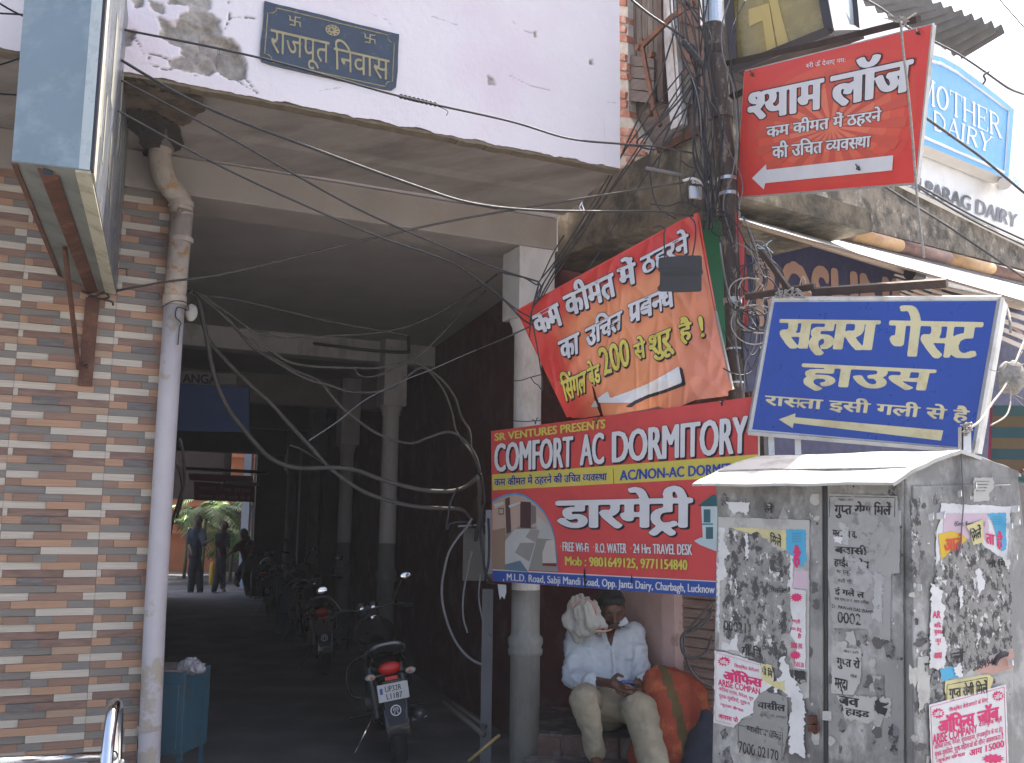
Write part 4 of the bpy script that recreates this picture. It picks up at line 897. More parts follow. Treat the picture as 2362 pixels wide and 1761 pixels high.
write(PD2, serif('MOTHER'), zq(Z4, (1300,466), (1822,738), (1826,890), (1296,640)), [c_white], t, bold=0, res=30, base_off=.004)
write(PD2, serif('DAIRY'), zq(Z4, (1388,696), (1772,868), (1748,980), (1392,832)), [c_white], t, bold=0, res=30, base_off=.004)
m_ld = flat('raised dark letter', (.06,.065,.075), .4)
write(PDB, 'EU PARAG DAIRY', zq(Z4, (1205,1092), (1924,1362), (1915,1452), (1205,1190)), [m_ld], t, bold=(.04, .010), res=30, base_off=.012)
write(PDB, '®', zq(Z4, (1888,1118), (1932,1135), (1930,1190), (1886,1172)), [sky], t, bold=.02, res=26, base_off=.14)
c0_ = PDB.at(*Z4(1838, 1165)); MB().cyl(c0_, PDB.at(*Z4(1838,1165), .25), .055, 16).build('pipe_stub', c_edge, t, smooth=False)
# ---- navy shop board under the awning
PR_ = vplane(PY(1745, 640, 6.55), 49); t = thing('shop_board', 'navy shop board with faded tan capital letters in the shade of the awning', 'sign', tuple(PR_.at(1900, 640)))
m_nv = flat('navy board', (.018,.02,.075), .6); m_tan = flat('tan letter', (.33,.20,.15), .7)
MB().prism([PR_.at(*p) for p in [(1716,545),(1735,525),(1840,548),(2100,628),(2400,715),(2420,1110),(1716,1090)]], -PR_.nrm()*.05).build('board', m_nv, t)
write(PR_, 'ROSHNI M', zq(Z6, (282,118), (1625,345), (1640,720), (300,630)), [m_tan], t, bold=.05, res=30, base_off=.004)
write(PR_, 'SF', zq(Z6, (2108,590), (2330,640), (2330,760), (2108,700)), [m_tan], t, bold=.03, res=24, base_off=.004)
# striped cloth at the right edge
pst = plane_q([(2285,935),(2400,930),(2400,1110),(2280,1100)], 4.9); t = thing('striped_cloth', 'teal and brown striped cloth hanging at the right edge behind the cabinet', 'cloth', tuple(pst.at(2340, 1000)))
for i, c in enumerate([(.04,.10,.10), (.14,.10,.05), (.03,.09,.11), (.15,.11,.06), (.03,.08,.10), (.13,.09,.05), (.04,.1,.1)]):
    y0 = 935+i*25; MB().prism([pst.at(2290-i, y0), pst.at(2400, y0+2), pst.at(2400, y0+27), pst.at(2289-i, y0+25)], -pst.nrm()*.02).build('stripe', flat('stripe', c, .9), t)
MB().prism([pst.at(2284, 940), pst.at(2290, 940), pst.at(2284, 1110), pst.at(2276, 1110)], -pst.nrm()*.02).build('red_hem', flat('magenta hem', (.25,.02,.06), .9), t)
# ---- light box projecting over the left pier
a = PY(*Z1(62, 878), 3.42); b_ = PY(*Z1(492, 928), 3.25); c = PY(*Z1(628, 1592), 5.0); d = a + (c-b_); upv = Vector((.06, -.14, .99)); H_ = 1.1
t = thing('projecting_sign', 'pale blue metal light box seen end-on, projecting over the tiled pier', 'sign', tuple(a))
m_pb = M('pale blue metal', (.20,.265,.31), .45, .2, var=.15, vs=2.5, bump=.2, bs=5, stain=(.30,.37,.41), ss=3, sa=.5, st=(1,1,2)); m_gr = M('grimy green board', (.18,.19,.17), .8, var=.25, vs=6, stain=(.08,.08,.07), ss=4, sa=.6)
MB().box(a, b_-a, d-a, upv*H_).build('case', m_pb, t, bevel=.004)
un = (b_-a).normalized(); al_ = (d-a).normalized(); dn = Vector((0,0,-1))
MB().box(a+dn*.004 - al_*.002, (b_-a), (d-a), dn*-.003).build('underside', m_gr, t)
MB().box(b_-un*.075+dn*.012, un*.078, c-b_, Vector((0,0,.012))).build('cream_trim', flat('cream trim', (.42,.40,.30), .7, stain=(.2,.17,.12), ss=8, sa=.6), t)
MB().box(a+dn*.010, un*.03, (d-a), Vector((0,0,.010))).build('rusty_edge', m_rust, t)
# end-face taping and dark trim beside the lit face
MB().box(b_-un*.058-al_*.004, un*.055, al_*.003, upv*H_).build('tape', flat('clear tape', (.42,.47,.48), .3), t)
MB().box(b_+un*.001-al_*.004, un*.012, al_*.03, upv*H_).build('dark_trim', c_ink, t)
MB().box(b_+un*.001+al_*.03, un*.014, al_*.10, upv*H_).build('cream_frame', flat('cream frame', (.42,.40,.34), .5), t)
MB().box(b_+un*.001+al_*.13, un*.006, (c-b_)-al_*.14, upv*H_).build('lit_face', flat('grey face', (.10,.11,.13), .35, stain=(.20,.21,.23), ss=2.5, sa=.8, st=(3,3,.8)), t)
rs = random.Random(4); mb = MB()
for i in range(9): 
    y0 = .18+i*.18; z0 = rs.uniform(.1, .5); mb.box(b_+un*.0075+al_*y0+upv*z0, un*.002, al_*rs.uniform(.05,.12), upv*rs.uniform(.15,.4))
mb.build('worn_print', flat('worn print', (.26,.26,.22), .5), t)
for x, y in ((340,42),(388,66),(280,662),(340,676),(122,328),(88,796)):
    pe = Plane(a-al_*.001, al_); c2 = pe.at(*Z1(x, y)); MB().ball(c2, .006, 10, 6).build('rivet', m_rustd, t)
tb = thing('support_bracket', 'rusty square tube and flat-bar bracket carrying the projecting light box', 'bracket', tuple(PT.at(*ZA(540, 790))))
pu = Plane(a+dn*.055, (0, 0, 1)); MB().tube([pu.at(*Z1(262, 945)), pu.at(*Z1(505, 1600))], .040, 4).build('square_tube', m_rust, tb, bevel=.002)
c3 = pu.at(*Z1(262, 933)); ty = (pu.at(*Z1(505,1600))-c3).normalized()
MB().prism([c3-ty*.0015+Vector((dx, 0, dz)) for dx, dz in ((-.018,-.016),(.018,-.016),(.018,.016),(-.018,.016))], -ty*.001).build('tube_mouth', m_black, tb)
for f in (0,):
    P = [PT.at(*ZA(590, 240), .03), PT.at(*ZA(565, 520), .03), PT.at(*ZA(540, 800), .03)]
    W2 = [.030]*3; mb = MB(); 
    for p0, p1 in zip(P[:-1], P[1:]): mb.prism([p0-e1*.034, p0+e1*.034, p1+e1*.034, p1-e1*.034], -n1*.012)
    mb.build('flat_bar', m_rust, tb)
MB().tube([PY(*Z1(352, 1350), 4.35), PT.at(*ZA(500, 690), .04)], .012, 8).build('thin_rod', m_rust, tb)
for x, y in ((548,675),(515,650)): MB().ball(PT.at(*ZA(x, y), .045), .012, 8, 6).build('bolt', m_rustd, tb)
rp = [PT.at(*ZA(x, y), .06) for x, y in ((520,200),(600,230),(660,205),(690,240),(620,250),(560,235),(700,262),(720,290))]; MB().tube(spline(rp, 5), .006, 5).build('wire_tie', m_rustd, tb)
# ---- signs inside the passage
pb_ = Plane((0, 9.4, 0), (0.1, -1, 0)); t = thing('passage_sign', 'dim blue board with pale lettered top strip inside the passage behind the drain pipe', 'sign', tuple(pb_.at(480, 950)))
MB().prism([pb_.at(*ZC(*p)) for p in ((-40,640),(478,672),(478,955),(-40,945))], (0,.03,0)).build('board', flat('dull blue', (.05,.10,.26), .6), t)
MB().prism([pb_.at(*ZC(*p), .001) for p in ((-40,560),(400,588),(400,655),(-40,642))], (0,.02,0)).build('strip', flat('pale strip', (.20,.19,.19), .7), t)
write(pb_, 'ANGA', zq(ZC, (58,585), (278,592), (278,650), (58,642)), [c_ink], t, bold=.04, res=24, base_off=.005)
pr2 = Plane((0, 17.5, 0), (0.1, -1, 0)); t = thing('lane_sign', 'small maroon board with faint script hung under the far end of the passage', 'sign', tuple(pr2.at(*ZC(320, 1340))))
mm = flat('maroon board', (.30,.02,.045), .6); m_fp = flat('faint print', (.45,.2,.22), .6)
MB().prism([pr2.at(*ZC(*p)) for p in ((132,1270),(515,1296),(512,1400),(132,1388))], (0,.04,0)).build('board', mm, t)
MB().prism([pr2.at(*ZC(*p)) for p in ((100,1218),(500,1235),(500,1280),(100,1262))], (0,.04,0)).build('board', mm, t)
write(pr2, 'सहारा गे<स>ट हाउस', zq(ZC, (160,1290), (492,1310), (492,1345), (160,1325)), [m_fp], t, bold=.03, res=22, base_off=.004)
write(pr2, 'रा<स>ता इसी गली से है', zq(ZC, (160,1345), (492,1362), (492,1390), (160,1375)), [m_fp], t, bold=.03, res=22, base_off=.004)
MB().tube([pr2.at(*ZC(60, 1185)), pr2.at(*ZC(600, 1212))], .03, 6).build('pole', m_rustd, t)
MB().tube([pr2.at(*ZC(330, 1278), .06), pr2.at(*ZC(545, 1290), .06)], .03, 8).build('tube_light', flat('tube glass', (.5,.5,.52)), t)
# ---- upper right: glazed box and corrugated sheet
pg = vplane(PY(1750, 100, 5.45), -52); ng = pg.nrm()
t = thing('glazed_box', 'dark-framed projecting box with smoky yellow glass above the red board', 'window box', tuple(pg.at(*Z4(500, 200))))
q1 = [pg.at(*Z4(*p)) for p in ((60,-330),(640,-260),(725,196),(120,440))]
MB().poly([p-ng*.03 for p in q1]).build('pane', m_glass, t)
MB().prism([p-ng*.05 for p in q1], -ng*.35).build('body', m_rustd, t)
mb = MB()
for i in range(4): mb.tube([q1[i], q1[(i+1) % 4]], .035, 4)
mb.build('frame', flat('dark frame', (.03,.025,.03)), t)
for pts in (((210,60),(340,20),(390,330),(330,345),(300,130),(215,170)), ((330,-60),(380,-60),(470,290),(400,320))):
    MB().poly([pg.at(*Z4(*p), -.026) for p in pts]).build('painted_reflection', M('pale reflection', (.42,.33,.12), .3), t)  # paler shapes laid on the pane as painted reflections
r1 = pg.at(*Z4(640, -260)); r2 = pg.at(*Z4(725, 196)); s1 = PY(*Z4(860, -230), r2.y+.4); s2 = PY(*Z4(893, 190), r2.y+.4)
MB().poly([r1, s1, s2, r2]).build('side_pane', M('pale glass', (.45,.52,.55), .15, var=.3, vs=6), t)
mb = MB()
for u_, v_ in ((r1, s1), (s1, s2), (s2, r2)): mb.tube([u_, v_], .028, 4)
mb.build('side_frame', flat('dark frame', (.03,.025,.03)), t)
zc_ = 6.1; C1 = PZ(*Z4(1150, -60), zc_); C2 = PZ(*Z4(1838, 195), zc_); C3 = PZ(*Z4(1560, 362), zc_-.25); C0 = PZ(*Z4(830, -60), zc_-.25)
nu = 220; G = [[], []]
for i in range(nu+1):
    f = -.3+1.3*i/nu; h = .045*sin(i*2*pi*13.6/nu*1.0)
    G[0].append(C1.lerp(C2, f)+Vector((0,0,h))); G[1].append(C0.lerp(C3, f)+Vector((0,0,h)))
mb = MB().grid(G); mb.grid([[p+Vector((0,0,.006)) for p in r] for r in G])
tag(mb.build('corrugated_sheet', m_sheet, None, smooth=True), 'dark corrugated roof sheet jutting against the sky above the shop fascia', 'roof sheet')
# ================================================================ feeder cabinet
c_mag = flat('magenta ink', (.55,.02,.12), .6); c_news = M('yellowed newsprint', (.42,.41,.38), .85, var=.12, vs=10, stain=(.25,.24,.22), ss=9, sa=.7); c_pap = M('white poster paper', (.60,.60,.59), .8, var=.08, vs=10, stain=(.45,.44,.42), ss=6, sa=.6)
c_ypap = M('yellow poster paper', (.56,.50,.24), .8, var=.1, stain=(.35,.32,.2), ss=8, sa=.6); c_bpap = flat('blue poster ink', (.06,.33,.52), .6); c_lil = flat('lilac poster ink', (.50,.38,.44), .7); c_blk = M('poster black', (.03,.03,.03), .8, var=.3, vs=40, stain=(.3,.29,.27), ss=40, sa=.8, sth=(.55,.6))
def residue(name, seed, dk=.12):
    m = M(name, (.30,.29,.27), .9, var=.4, vs=40, bump=.5, bs=90, col2=(.085,.083,.08), c2s=34+seed*1.5, c2t=(.5,.56), stain=(.55,.54,.52), ss=26+seed*2, sa=1., sth=(.585,.6), st=(1,1,.7))
    return m
m_res = residue('torn paper residue', 3); m_res2 = residue('torn paper residue fine', 12)
K1 = plane_q(zq(Z8, (105,200), (1062,200), (1070,1790), (80,1560)), 3.0, 1); K2 = plane_q(zq(Z8, (1062,200), (1625,212), (1672,1700), (1070,1790)), 3.0, 0)
Ct = K1.at(*Z8(1064, 200)); Cb = K1.at(*Z8(1070, 1790)); Lt = K1.at(*Z8(106, 215)); Rt = K2.at(*Z8(1625, 212))
dn_ = (Cb-Ct); dn_ *= 1/-dn_.z; hgt = Ct.z
base_ = Vector((Ct.x, Ct.y, 0))
cab = thing('feeder_cabinet', 'grey metal street cabinet with a pitched white roof, plastered with torn posters', 'cabinet', tuple(base_))
dL = Lt-Ct; dR = Rt-Ct; dn_ = K1.nrm().cross(K2.nrm()); dn_ *= -1/dn_.z
top4 = [Ct, Ct+dL, Ct+dL+dR, Ct+dR]; MB().prism([p - K1.nrm()*0 for p in top4], dn_*(hgt+.02)).build('body', m_cab, cab, bevel=.004)
k1n, k2n = K1.nrm(), K2.nrm()
def pan(pl, pts, th, mat, name, par=cab, off=.0, bev=.003): return MB().prism([pl.at(*Z8(*p), off+th) for p in pts], -pl.nrm()*th).build(name, mat, par, bevel=bev)
pan(K1, [(120,236),(640,232),(650,1900),(92,1660)], .014, m_cab, 'door'); pan(K1, [(668,234),(1046,236),(1056,2000),(674,1905)], .014, m_cab, 'door')
MB().prism([K1.at(*Z8(*p), .006) for p in [(641,232),(667,234),(673,1905),(651,1900)]], -k1n*.005).build('door_gap', m_black, cab)
pan(K2, [(1100,262),(1590,255),(1604,1900),(1106,1960)], .008, m_cab, 'side_panel')
K2o = .004
gb = [K2.at(*Z8(*p), .001) for p in [(1064,168),(1340,86),(1628,190),(1628,222),(1064,222)]]
MB().prism(gb, dL*.98).build('gable', m_cab, cab)
rR = K2.at(*Z8(1342, 80), .035); eR = K1.at(*Z8(1000, 246), .075); lv = dL*1.05
eR = PY(*Z8(1000,246), 2.94); rR = PY(*Z8(1340,82), 3.06)
# roof: two sheets meeting at the ridge, the eave bent down
def rsheet(r0, e0, lv, bow, nm):
    G = []
    for i in range(13):
        f = i/12; p = r0.lerp(e0, f) + Vector((0,0,bow*sin(pi*f))); G.append([p+lv*(j/10)+Vector((0,0,.006*noise.noise(Vector((i*.4, j*.4, 2))))) for j in range(11)])
    mb = MB().grid(G); mb.grid([[p-Vector((0,0,.006)) for p in r] for r in G]); n0 = 11
    rim = [G[-1][j] for j in range(11)]; mb.grid([rim, [p-Vector((0,0,.008)) for p in rim]]); rim = [r[0] for r in G]; mb.grid([rim, [p-Vector((0,0,.012)) for p in rim]])
    return mb.build(nm, m_roof, cab, smooth=True)
rsheet(rR, eR, lv, .012, 'roof_sheet'); e2R = PY(*Z8(1640,200), 3.28); rsheet(rR+Vector((0,0,.001)), e2R, lv, .004, 'roof_sheet')
MB().cyl(PY(*Z8(1640,188), 3.26), PY(*Z8(1700,205), 3.35), .008).build('corner_rod', m_rust, cab)
mb = MB()
for x, y in ((598,1430),(600,1475)): mb.cube(K1.at(*Z8(x, y), .02), (.03,.02,.022), .5)
mb.build('hasp', m_rust, cab); MB().tube(spline([K1.at(*Z8(x, y), .024) for x, y in ((590,1440),(600,1500),(625,1490),(620,1440))], 5), .003, 6).build('lock_wire', m_rust, cab, smooth=True)
MB().poly([K1.at(*Z8(*p), .0165) for p in ((645,1390),(690,1392),(690,1440),(645,1436))]).build('tape_patch', c_news, cab)
for x, y in ((618,452),(1042,610),(1040,1130),(1038,470)): MB().ball(K1.at(*Z8(x, y), .016), .004, 8, 6).build('rivet', m_rust, cab)
# ---- posters
DO = .0178
def paper(pl, pts, mat, par, name, off, amp=1.5, n=5, seed=1): return triang(pl, jag([Z8(*p) for p in pts], amp, n, seed), mat, par, name, off)
def poster(label, pl, at_, group=None, name='poster'): return thing(name, label, 'poster', tuple(pl.at(*Z8(*at_))), group)
def W8(pl, s_, q4, m_, par, bold=.03, res=22, off=.018, **k): return write(pl, s_, zq(Z8, *q4), [m_], par, bold=bold, res=res, base_off=off, **k)
S1 = .0008
t = poster('large pale-bordered poster worn to grey shreds, on the left cabinet door', K1, (350, 900))
paper(K1, [(123,418),(580,434),(578,1325),(545,1330),(480,1150),(300,1120),(215,1110),(128,1080)], c_news, t, 'sheet', DO, .8, 7, 3)
paper(K1, [(178,470),(462,484),(462,585),(340,520),(200,478)], c_ypap, t, 'yellow_part', DO+S1)
paper(K1, [(464,480),(563,484),(564,640),(545,668),(510,665),(464,585)], c_bpap, t, 'blue_part', DO+S1)
paper(K1, [(490,690),(572,690),(572,780),(488,775)], c_lil, t, 'lilac_part', DO+S1)
mb = MB()
for i in range(5):
    for j in range(4): mb.poly([K1.at(*Z8(497+i*9+2.2*cos(a), 502+j*13+3*sin(a)), DO+S1*3) for a in (0, 1.57, 3.14, 4.71)])
mb.build('dots', c_ink, t)
W8(K1, 'है', ((497,560),(538,560),(538,678),(497,672)), c_mag, t, .07, off=DO+S1*3)
W8(K1, 'मिलें', ((382,492),(440,508),(440,572),(382,548)), c_blk, t, .04, off=DO+S1*3)
paper(K1, [(175,475),(250,500),(330,500),(400,570),(488,600),(490,930),(475,960),(500,1010),(440,1010),(470,1100),(520,1240),(440,1200),(330,1130),(240,1115),(150,1000),(145,880),(165,700),(155,600)], m_res, t, 'shredded_middle', DO+S1*2, 4, 5, 7)
for i, pts in enumerate([[(128,470),(160,470),(150,540),(185,600),(150,640),(170,700),(150,735),(125,735)], [(255,500),(272,500),(274,625),(262,630)], [(484,610),(497,612),(492,790),(480,770)], [(140,1040),(180,1060),(215,1005),(220,1090),(140,1085)], [(160,340),(280,345),(270,410),(230,390),(200,410)], [(118,640),(134,700),(128,1000),(118,960)]]):
    paper(K1, pts, c_pap, t, 'torn_scrap', DO+S1*3.5+i*.0002, 2.5, 4, 20+i)
W8(K1, '000211', ((150,935),(285,955),(285,1008),(150,985)), c_blk, t, .02, off=DO+S1*4)
W8(K1, 'गी-मि', ((240,1050),(340,1070),(340,1125),(240,1110)), c_blk, t, .05, off=DO+S1*4)
W8(K1, 'लें', ((352,345),(402,348),(400,400),(352,400)), c_blk, t, .04, off=DO+S1*4)
W8(K1, '<क>लिनिक', ((380,760),(470,770),(470,805),(380,795)), c_blk, t, .04, off=DO+S1*4)
def joblines(pl, par, rows, off):
    for s_, q4, bo in rows: W8(pl, s_, q4, c_mag, par, bo, 18, off)
t = poster('narrow strip of a white and magenta handbill beside the shredded poster on the left door', K1, (525, 980))
paper(K1, [(484,775),(562,788),(560,1182),(505,1170),(520,1060),(484,1010),(498,940),(486,880)], c_pap, t, 'sheet', DO+S1*4.5, 1, 6, 5)
joblines(K1, t, [('भर्ती', ((492,925),(535,932),(535,960),(492,950)), .05), ('पद हेतु', ((488,965),(540,972),(540,998),(488,990)), .05), ('है', ((520,1000),(540,1002),(540,1030),(520,1028)), .05), ('5000 तक', ((486,1045),(545,1052),(545,1082),(486,1075)), .05), ('250538', ((500,1142),(552,1150),(552,1175),(500,1166)), .04)], DO+S1*5.5)
def burst(pl, cx, cy, rx, ry, par, off, mat=None, n=12):
    P = [(cx+(rx if i % 2 else rx*.72)*cos(pi*i/n), cy+(ry if i % 2 else ry*.7)*sin(pi*i/n)) for i in range(2*n)]; triang(pl, [Z8(*p) for p in P], mat or c_mag, par, 'burst', off)
burst(K1, 515, 822, 32, 24, t, DO+S1*5.3); burst(K1, 510, 1112, 30, 22, t, DO+S1*5.3)
t = poster('torn white job handbill in magenta print at the lower left of the left door', K1, (200, 1280))
paper(K1, [(105,1086),(215,1112),(330,1150),(345,1190),(400,1200),(398,1262),(335,1300),(300,1345),(300,1400),(240,1430),(200,1475),(102,1450)], c_pap, t, 'sheet', DO+S1*5, 1.5, 6, 8)
for a, b_ in (((112,1098),(330,1160)), ((112,1098),(110,1438)), ((110,1438),(190,1458))): MB().tube([K1.at(*Z8(*a), DO+S1*5.6), K1.at(*Z8(*b_), DO+S1*5.6)], .0006, 4).build('border_line', c_mag, t)
burst(K1, 152, 1142, 34, 26, t, DO+S1*5.8)
W8(K1, 'जॉब', ((130,1126),(174,1136),(172,1162),(130,1152)), c_pap, t, .04, off=DO+S1*6.6)
joblines(K1, t, [('शिक्षित बेरोजग', ((203,1150),(328,1178),(328,1205),(203,1178)), .03), ('ऑफिस', ((145,1170),(345,1215),(345,1275),(148,1235)), .07), ('ARISE COMPAN', ((122,1228),(332,1278),(332,1310),(122,1262)), .05), ('आफिस <स>टाफ, मैनेजर, सुप', ((124,1262),(300,1318),(300,1345),(124,1292)), .03), ('युवक-युवतियों, पुरुष-म', ((126,1298),(282,1342),(282,1370),(126,1330)), .03), ('<न>यूनतम यो<ग>यता', ((133,1345),(250,1378),(250,1402),(133,1368)), .04), ('आवास पो', ((122,1395),(222,1420),(222,1450),(122,1425)), .05)], DO+S1*6)
t = poster('grey newsprint clinic notice with a long phone number, lowest on the left door', K1, (340, 1500))
paper(K1, [(300,1320),(350,1290),(470,1320),(472,1520),(440,1640),(225,1580),(215,1490),(235,1440),(295,1420)], M('grey newsprint', (.27,.265,.25), .9, var=.2, vs=20, stain=(.1,.1,.095), ss=20, sa=.6, sth=(.55,.62)), t, 'sheet', DO+S1*4, 2, 6, 9)
W8(K1, 'वासील', ((318,1330),(460,1348),(460,1395),(318,1375)), c_blk, t, .05, off=DO+S1*5); W8(K1, '7000 02170', ((225,1540),(425,1590),(425,1640),(225,1600)), c_blk, t, .03, off=DO+S1*5)
W8(K1, '<ब>वासीर <क>लीनिक', ((265,1450),(440,1500),(440,1540),(265,1490)), c_blk, t, .04, off=DO+S1*5); W8(K1, 'खूनी, बादी, भगन्दर', ((330,1400),(465,1415),(465,1435),(330,1420)), c_blk, t, .02, 16, off=DO+S1*5)
for a, b_ in (((225,1462),(445,1500)), ((445,1500),(440,1640)), ((225,1462),(222,1575))): MB().tube([K1.at(*Z8(*a), DO+S1*5), K1.at(*Z8(*b_), DO+S1*5)], .0008, 4).build('border_line', c_blk, t)
t = poster('ragged white torn paper hanging at the lower right of the left door', K1, (520, 1450), name='torn_paper')
paper(K1, [(425,1120),(455,1115),(480,1180),(510,1240),(555,1340),(560,1622),(478,1600),(480,1430),(490,1330),(440,1280),(400,1300),(440,1190)], c_pap, t, 'sheet', DO+S1*5, 5, 5, 12)
paper(K1, [(505,1182),(563,1195),(563,1250),(530,1256),(505,1230)], c_blk, t, 'dark_scrap', DO+S1*6, 2, 5, 13)
paper(K1, [(335,1150),(390,1160),(398,1200),(390,1240),(440,1245),(458,1235),(455,1290),(400,1270),(340,1230)], c_ypap, t, 'yellow_scrap', DO+S1*6, 2, 5, 14)
W8(K1, 'गी मि', ((340,1160),(395,1180),(395,1225),(340,1205)), c_blk, t, .05, off=DO+S1*7)
t = poster('long grey clinic notice in heavy black letters, half scraped off, on the right-hand door', K1, (850, 650))
paper(K1, [(675,303),(1020,313),(1035,500),(1030,700),(990,705),(985,1040),(880,1010),(870,980),(700,975),(672,700)], M('faded newsprint', (.33,.325,.31), .9, var=.15, vs=12, stain=(.20,.19,.18), ss=14, sa=.6, sth=(.55,.6)), t, 'sheet', DO, 1, 7, 15)
for a, b_ in (((682,316),(1008,322)), ((682,316),(680,420)), ((1008,322),(1006,420))): MB().tube([K1.at(*Z8(*a), DO+S1), K1.at(*Z8(*b_), DO+S1)], .0009, 4).build('border_line', c_blk, t)
for s_, q4, bo in [('गु<प>त रोगी मिलें', ((705,338),(992,344),(988,428),(703,426)), .05), ('मर्दाना कमजोरी', ((695,468),(898,482),(896,552),(695,530)), .05), ('बवासीर', ((705,552),(900,562),(900,612),(705,600)), .06), ('हाई<ड>रोसील', ((702,615),(880,628),(880,685),(702,668)), .06), ('भगन्दर, नासूर', ((715,682),(885,698),(885,728),(715,710)), .03), ('गली शीतल, दरीबा', ((720,722),(885,740),(885,768),(720,748)), .03), ('इं गले ल', ((705,765),(855,785),(855,832),(705,808)), .05), ('रस एस.आर. पान दरीबा', ((705,815),(878,838),(878,862),(705,838)), .02), ('Dr. PAWAN DAS (BAMS)', ((693,855),(900,888),(900,912),(693,878)), .04), ('0002', ((720,892),(838,905),(838,962),(720,948)), .03), ('-7000211079', ((718,325),(800,328),(800,340),(718,337)), .02)]:
    W8(K1, s_, q4, c_blk, t, bo, 20, DO+S1)
for i, pts in enumerate([[(790,400),(860,385),(930,420),(990,520),(960,600),(880,640),(850,560),(800,480)], [(760,600),(850,640),(900,720),(860,800),(800,760)], [(905,690),(950,700),(945,950),(895,930)], [(735,440),(770,470),(775,560),(740,540)]]):
    paper(K1, pts, M('scraped paper %d' % i, (.33+.04*i,.325+.04*i,.31+.04*i), .9, var=.2, vs=30, stain=(.13,.13,.12), ss=25, sa=.6, sth=(.56,.6)), t, 'scraped_patch', DO+S1*2.2+i*.0002, 5, 5, 30+i)
paper(K1, [(700,515),(745,520),(740,555),(705,545)], c_pap, t, 'torn_scrap', DO+S1*3.4, 2, 4, 40)
t = poster('lower faded notice with heavy black letters scraped to fragments on the right-hand door', K1, (800, 1250))
paper(K1, [(760,1000),(800,985),(812,1060),(780,1065)], c_news, t, 'scrap', DO+S1, 3, 5, 41); paper(K1, [(690,1070),(840,1080),(835,1250),(800,1310),(690,1300)], c_news, t, 'sheet', DO, 2, 6, 42); paper(K1, [(720,1310),(990,1325),(985,1420),(880,1450),(760,1430)], c_news, t, 'scrap', DO, 4, 5, 43)
for s_, q4, bo in [('गु<प>त रो', ((715,1105),(835,1125),(832,1195),(715,1178)), .05), ('00211079', ((752,1082),(825,1092),(825,1106),(752,1096)), .02), ('खेब', ((782,1200),(818,1206),(818,1228),(782,1222)), .03), ('मर्दा', ((705,1222),(775,1236),(772,1310),(705,1298)), .05), ('बव', ((725,1312),(830,1330),(830,1375),(725,1358)), .06), ('हाइड', ((758,1375),(882,1395),(880,1430),(758,1415)), .05)]: W8(K1, s_, q4, c_blk, t, bo, 20, DO+S1)
paper(K1, [(900,1340),(975,1350),(950,1410),(905,1390)], c_blk, t, 'dark_fragment', DO+S1, 8, 4, 44)
# right-hand face
D2 = .0112
t = poster('colourful coaching poster with yellow and blue corners, torn in the middle, on the cabinet side', K2, (1400, 500))
paper(K2, [(1238,350),(1590,366),(1580,480),(1568,640),(1440,560),(1360,530),(1250,600),(1212,690),(1215,500),(1235,440)], c_pap, t, 'sheet', D2, 1.5, 6, 50)
paper(K2, [(1250,400),(1475,402),(1478,520),(1330,560),(1250,520)], c_lil, t, 'lilac_part', D2+S1); paper(K2, [(1225,505),(1290,490),(1340,500),(1380,545),(1300,580),(1240,640)], M('yellow ink', (.62,.40,.03), .7, var=.15), t, 'yellow_part', D2+S1*2, 1, 6, 51)
paper(K2, [(1470,400),(1566,400),(1566,580),(1540,590),(1500,450)], c_bpap, t, 'blue_part', D2+S1*2.5)
mb = MB()
for i in range(5):
    for j in range(4): mb.poly([K2.at(*Z8(1500+i*10+2.5*cos(a), 418+j*12+2.5*sin(a)), D2+S1*4) for a in (0, 1.57, 3.14, 4.71)])
mb.build('dots', c_ink, t)
W8(K2, 'आतं', ((1255,510),(1345,500),(1345,580),(1255,600)), flat('red ink', (.55,.05,.03)), t, .05, off=D2+S1*4); W8(K2, 'ता है', ((1462,480),(1550,490),(1550,590),(1462,560)), c_mag, t, .05, off=D2+S1*4)
W8(K2, '(Govt. Regd. No. 1)', ((1308,440),(1460,440),(1460,470),(1308,470)), c_ink, t, .02, 18, off=D2+S1*4)
paper(K2, [(1365,465),(1450,430),(1450,545),(1400,560),(1385,500)], c_ypap, t, 'diagonal_strip', D2+S1*5, 1, 6, 52); W8(K2, 'मिलें', ((1378,480),(1440,450),(1442,520),(1400,545)), c_blk, t, .05, off=D2+S1*6)
t = poster('wide band of shredded grey and black poster layers in the middle of the cabinet side', K2, (1400, 850))
paper(K2, [(1225,640),(1300,580),(1390,525),(1480,580),(1560,640),(1590,700),(1590,1080),(1500,1110),(1400,1180),(1340,1220),(1280,1150),(1260,1060),(1240,900),(1200,780)], m_res2, t, 'sheet', D2+S1*3, 5, 5, 53)
for i, pts in enumerate([[(1410,690),(1430,672),(1460,740),(1455,780),(1425,820),(1420,740)], [(1190,750),(1250,790),(1240,830),(1262,880),(1240,1000),(1270,1060),(1255,1180),(1183,1178)], [(1420,1000),(1435,1010),(1420,1080)], [(1300,1180),(1340,1150),(1345,1220),(1310,1215)], [(1540,610),(1585,640),(1580,700),(1560,650)], [(1330,780),(1345,760),(1350,860),(1335,880)], [(1240,740),(1270,735),(1262,765)]]):
    paper(K2, pts, c_pap, t, 'torn_scrap', D2+S1*4.5+i*.0002, 3, 4, 60+i)
joblines(K2, t, [('AR', ((1197,890),(1238,888),(1238,928),(1197,925)), .05), ('आफि', ((1203,945),(1240,942),(1240,975),(1203,972)), .04), ('युवक', ((1205,985),(1245,985),(1245,1015),(1205,1012)), .04), ('<न>यून', ((1210,1030),(1240,1028),(1240,1062),(1210,1060)), .04), ('आवा', ((1203,1100),(1245,1095),(1245,1128),(1203,1130)), .05)], D2+S1*6.5)
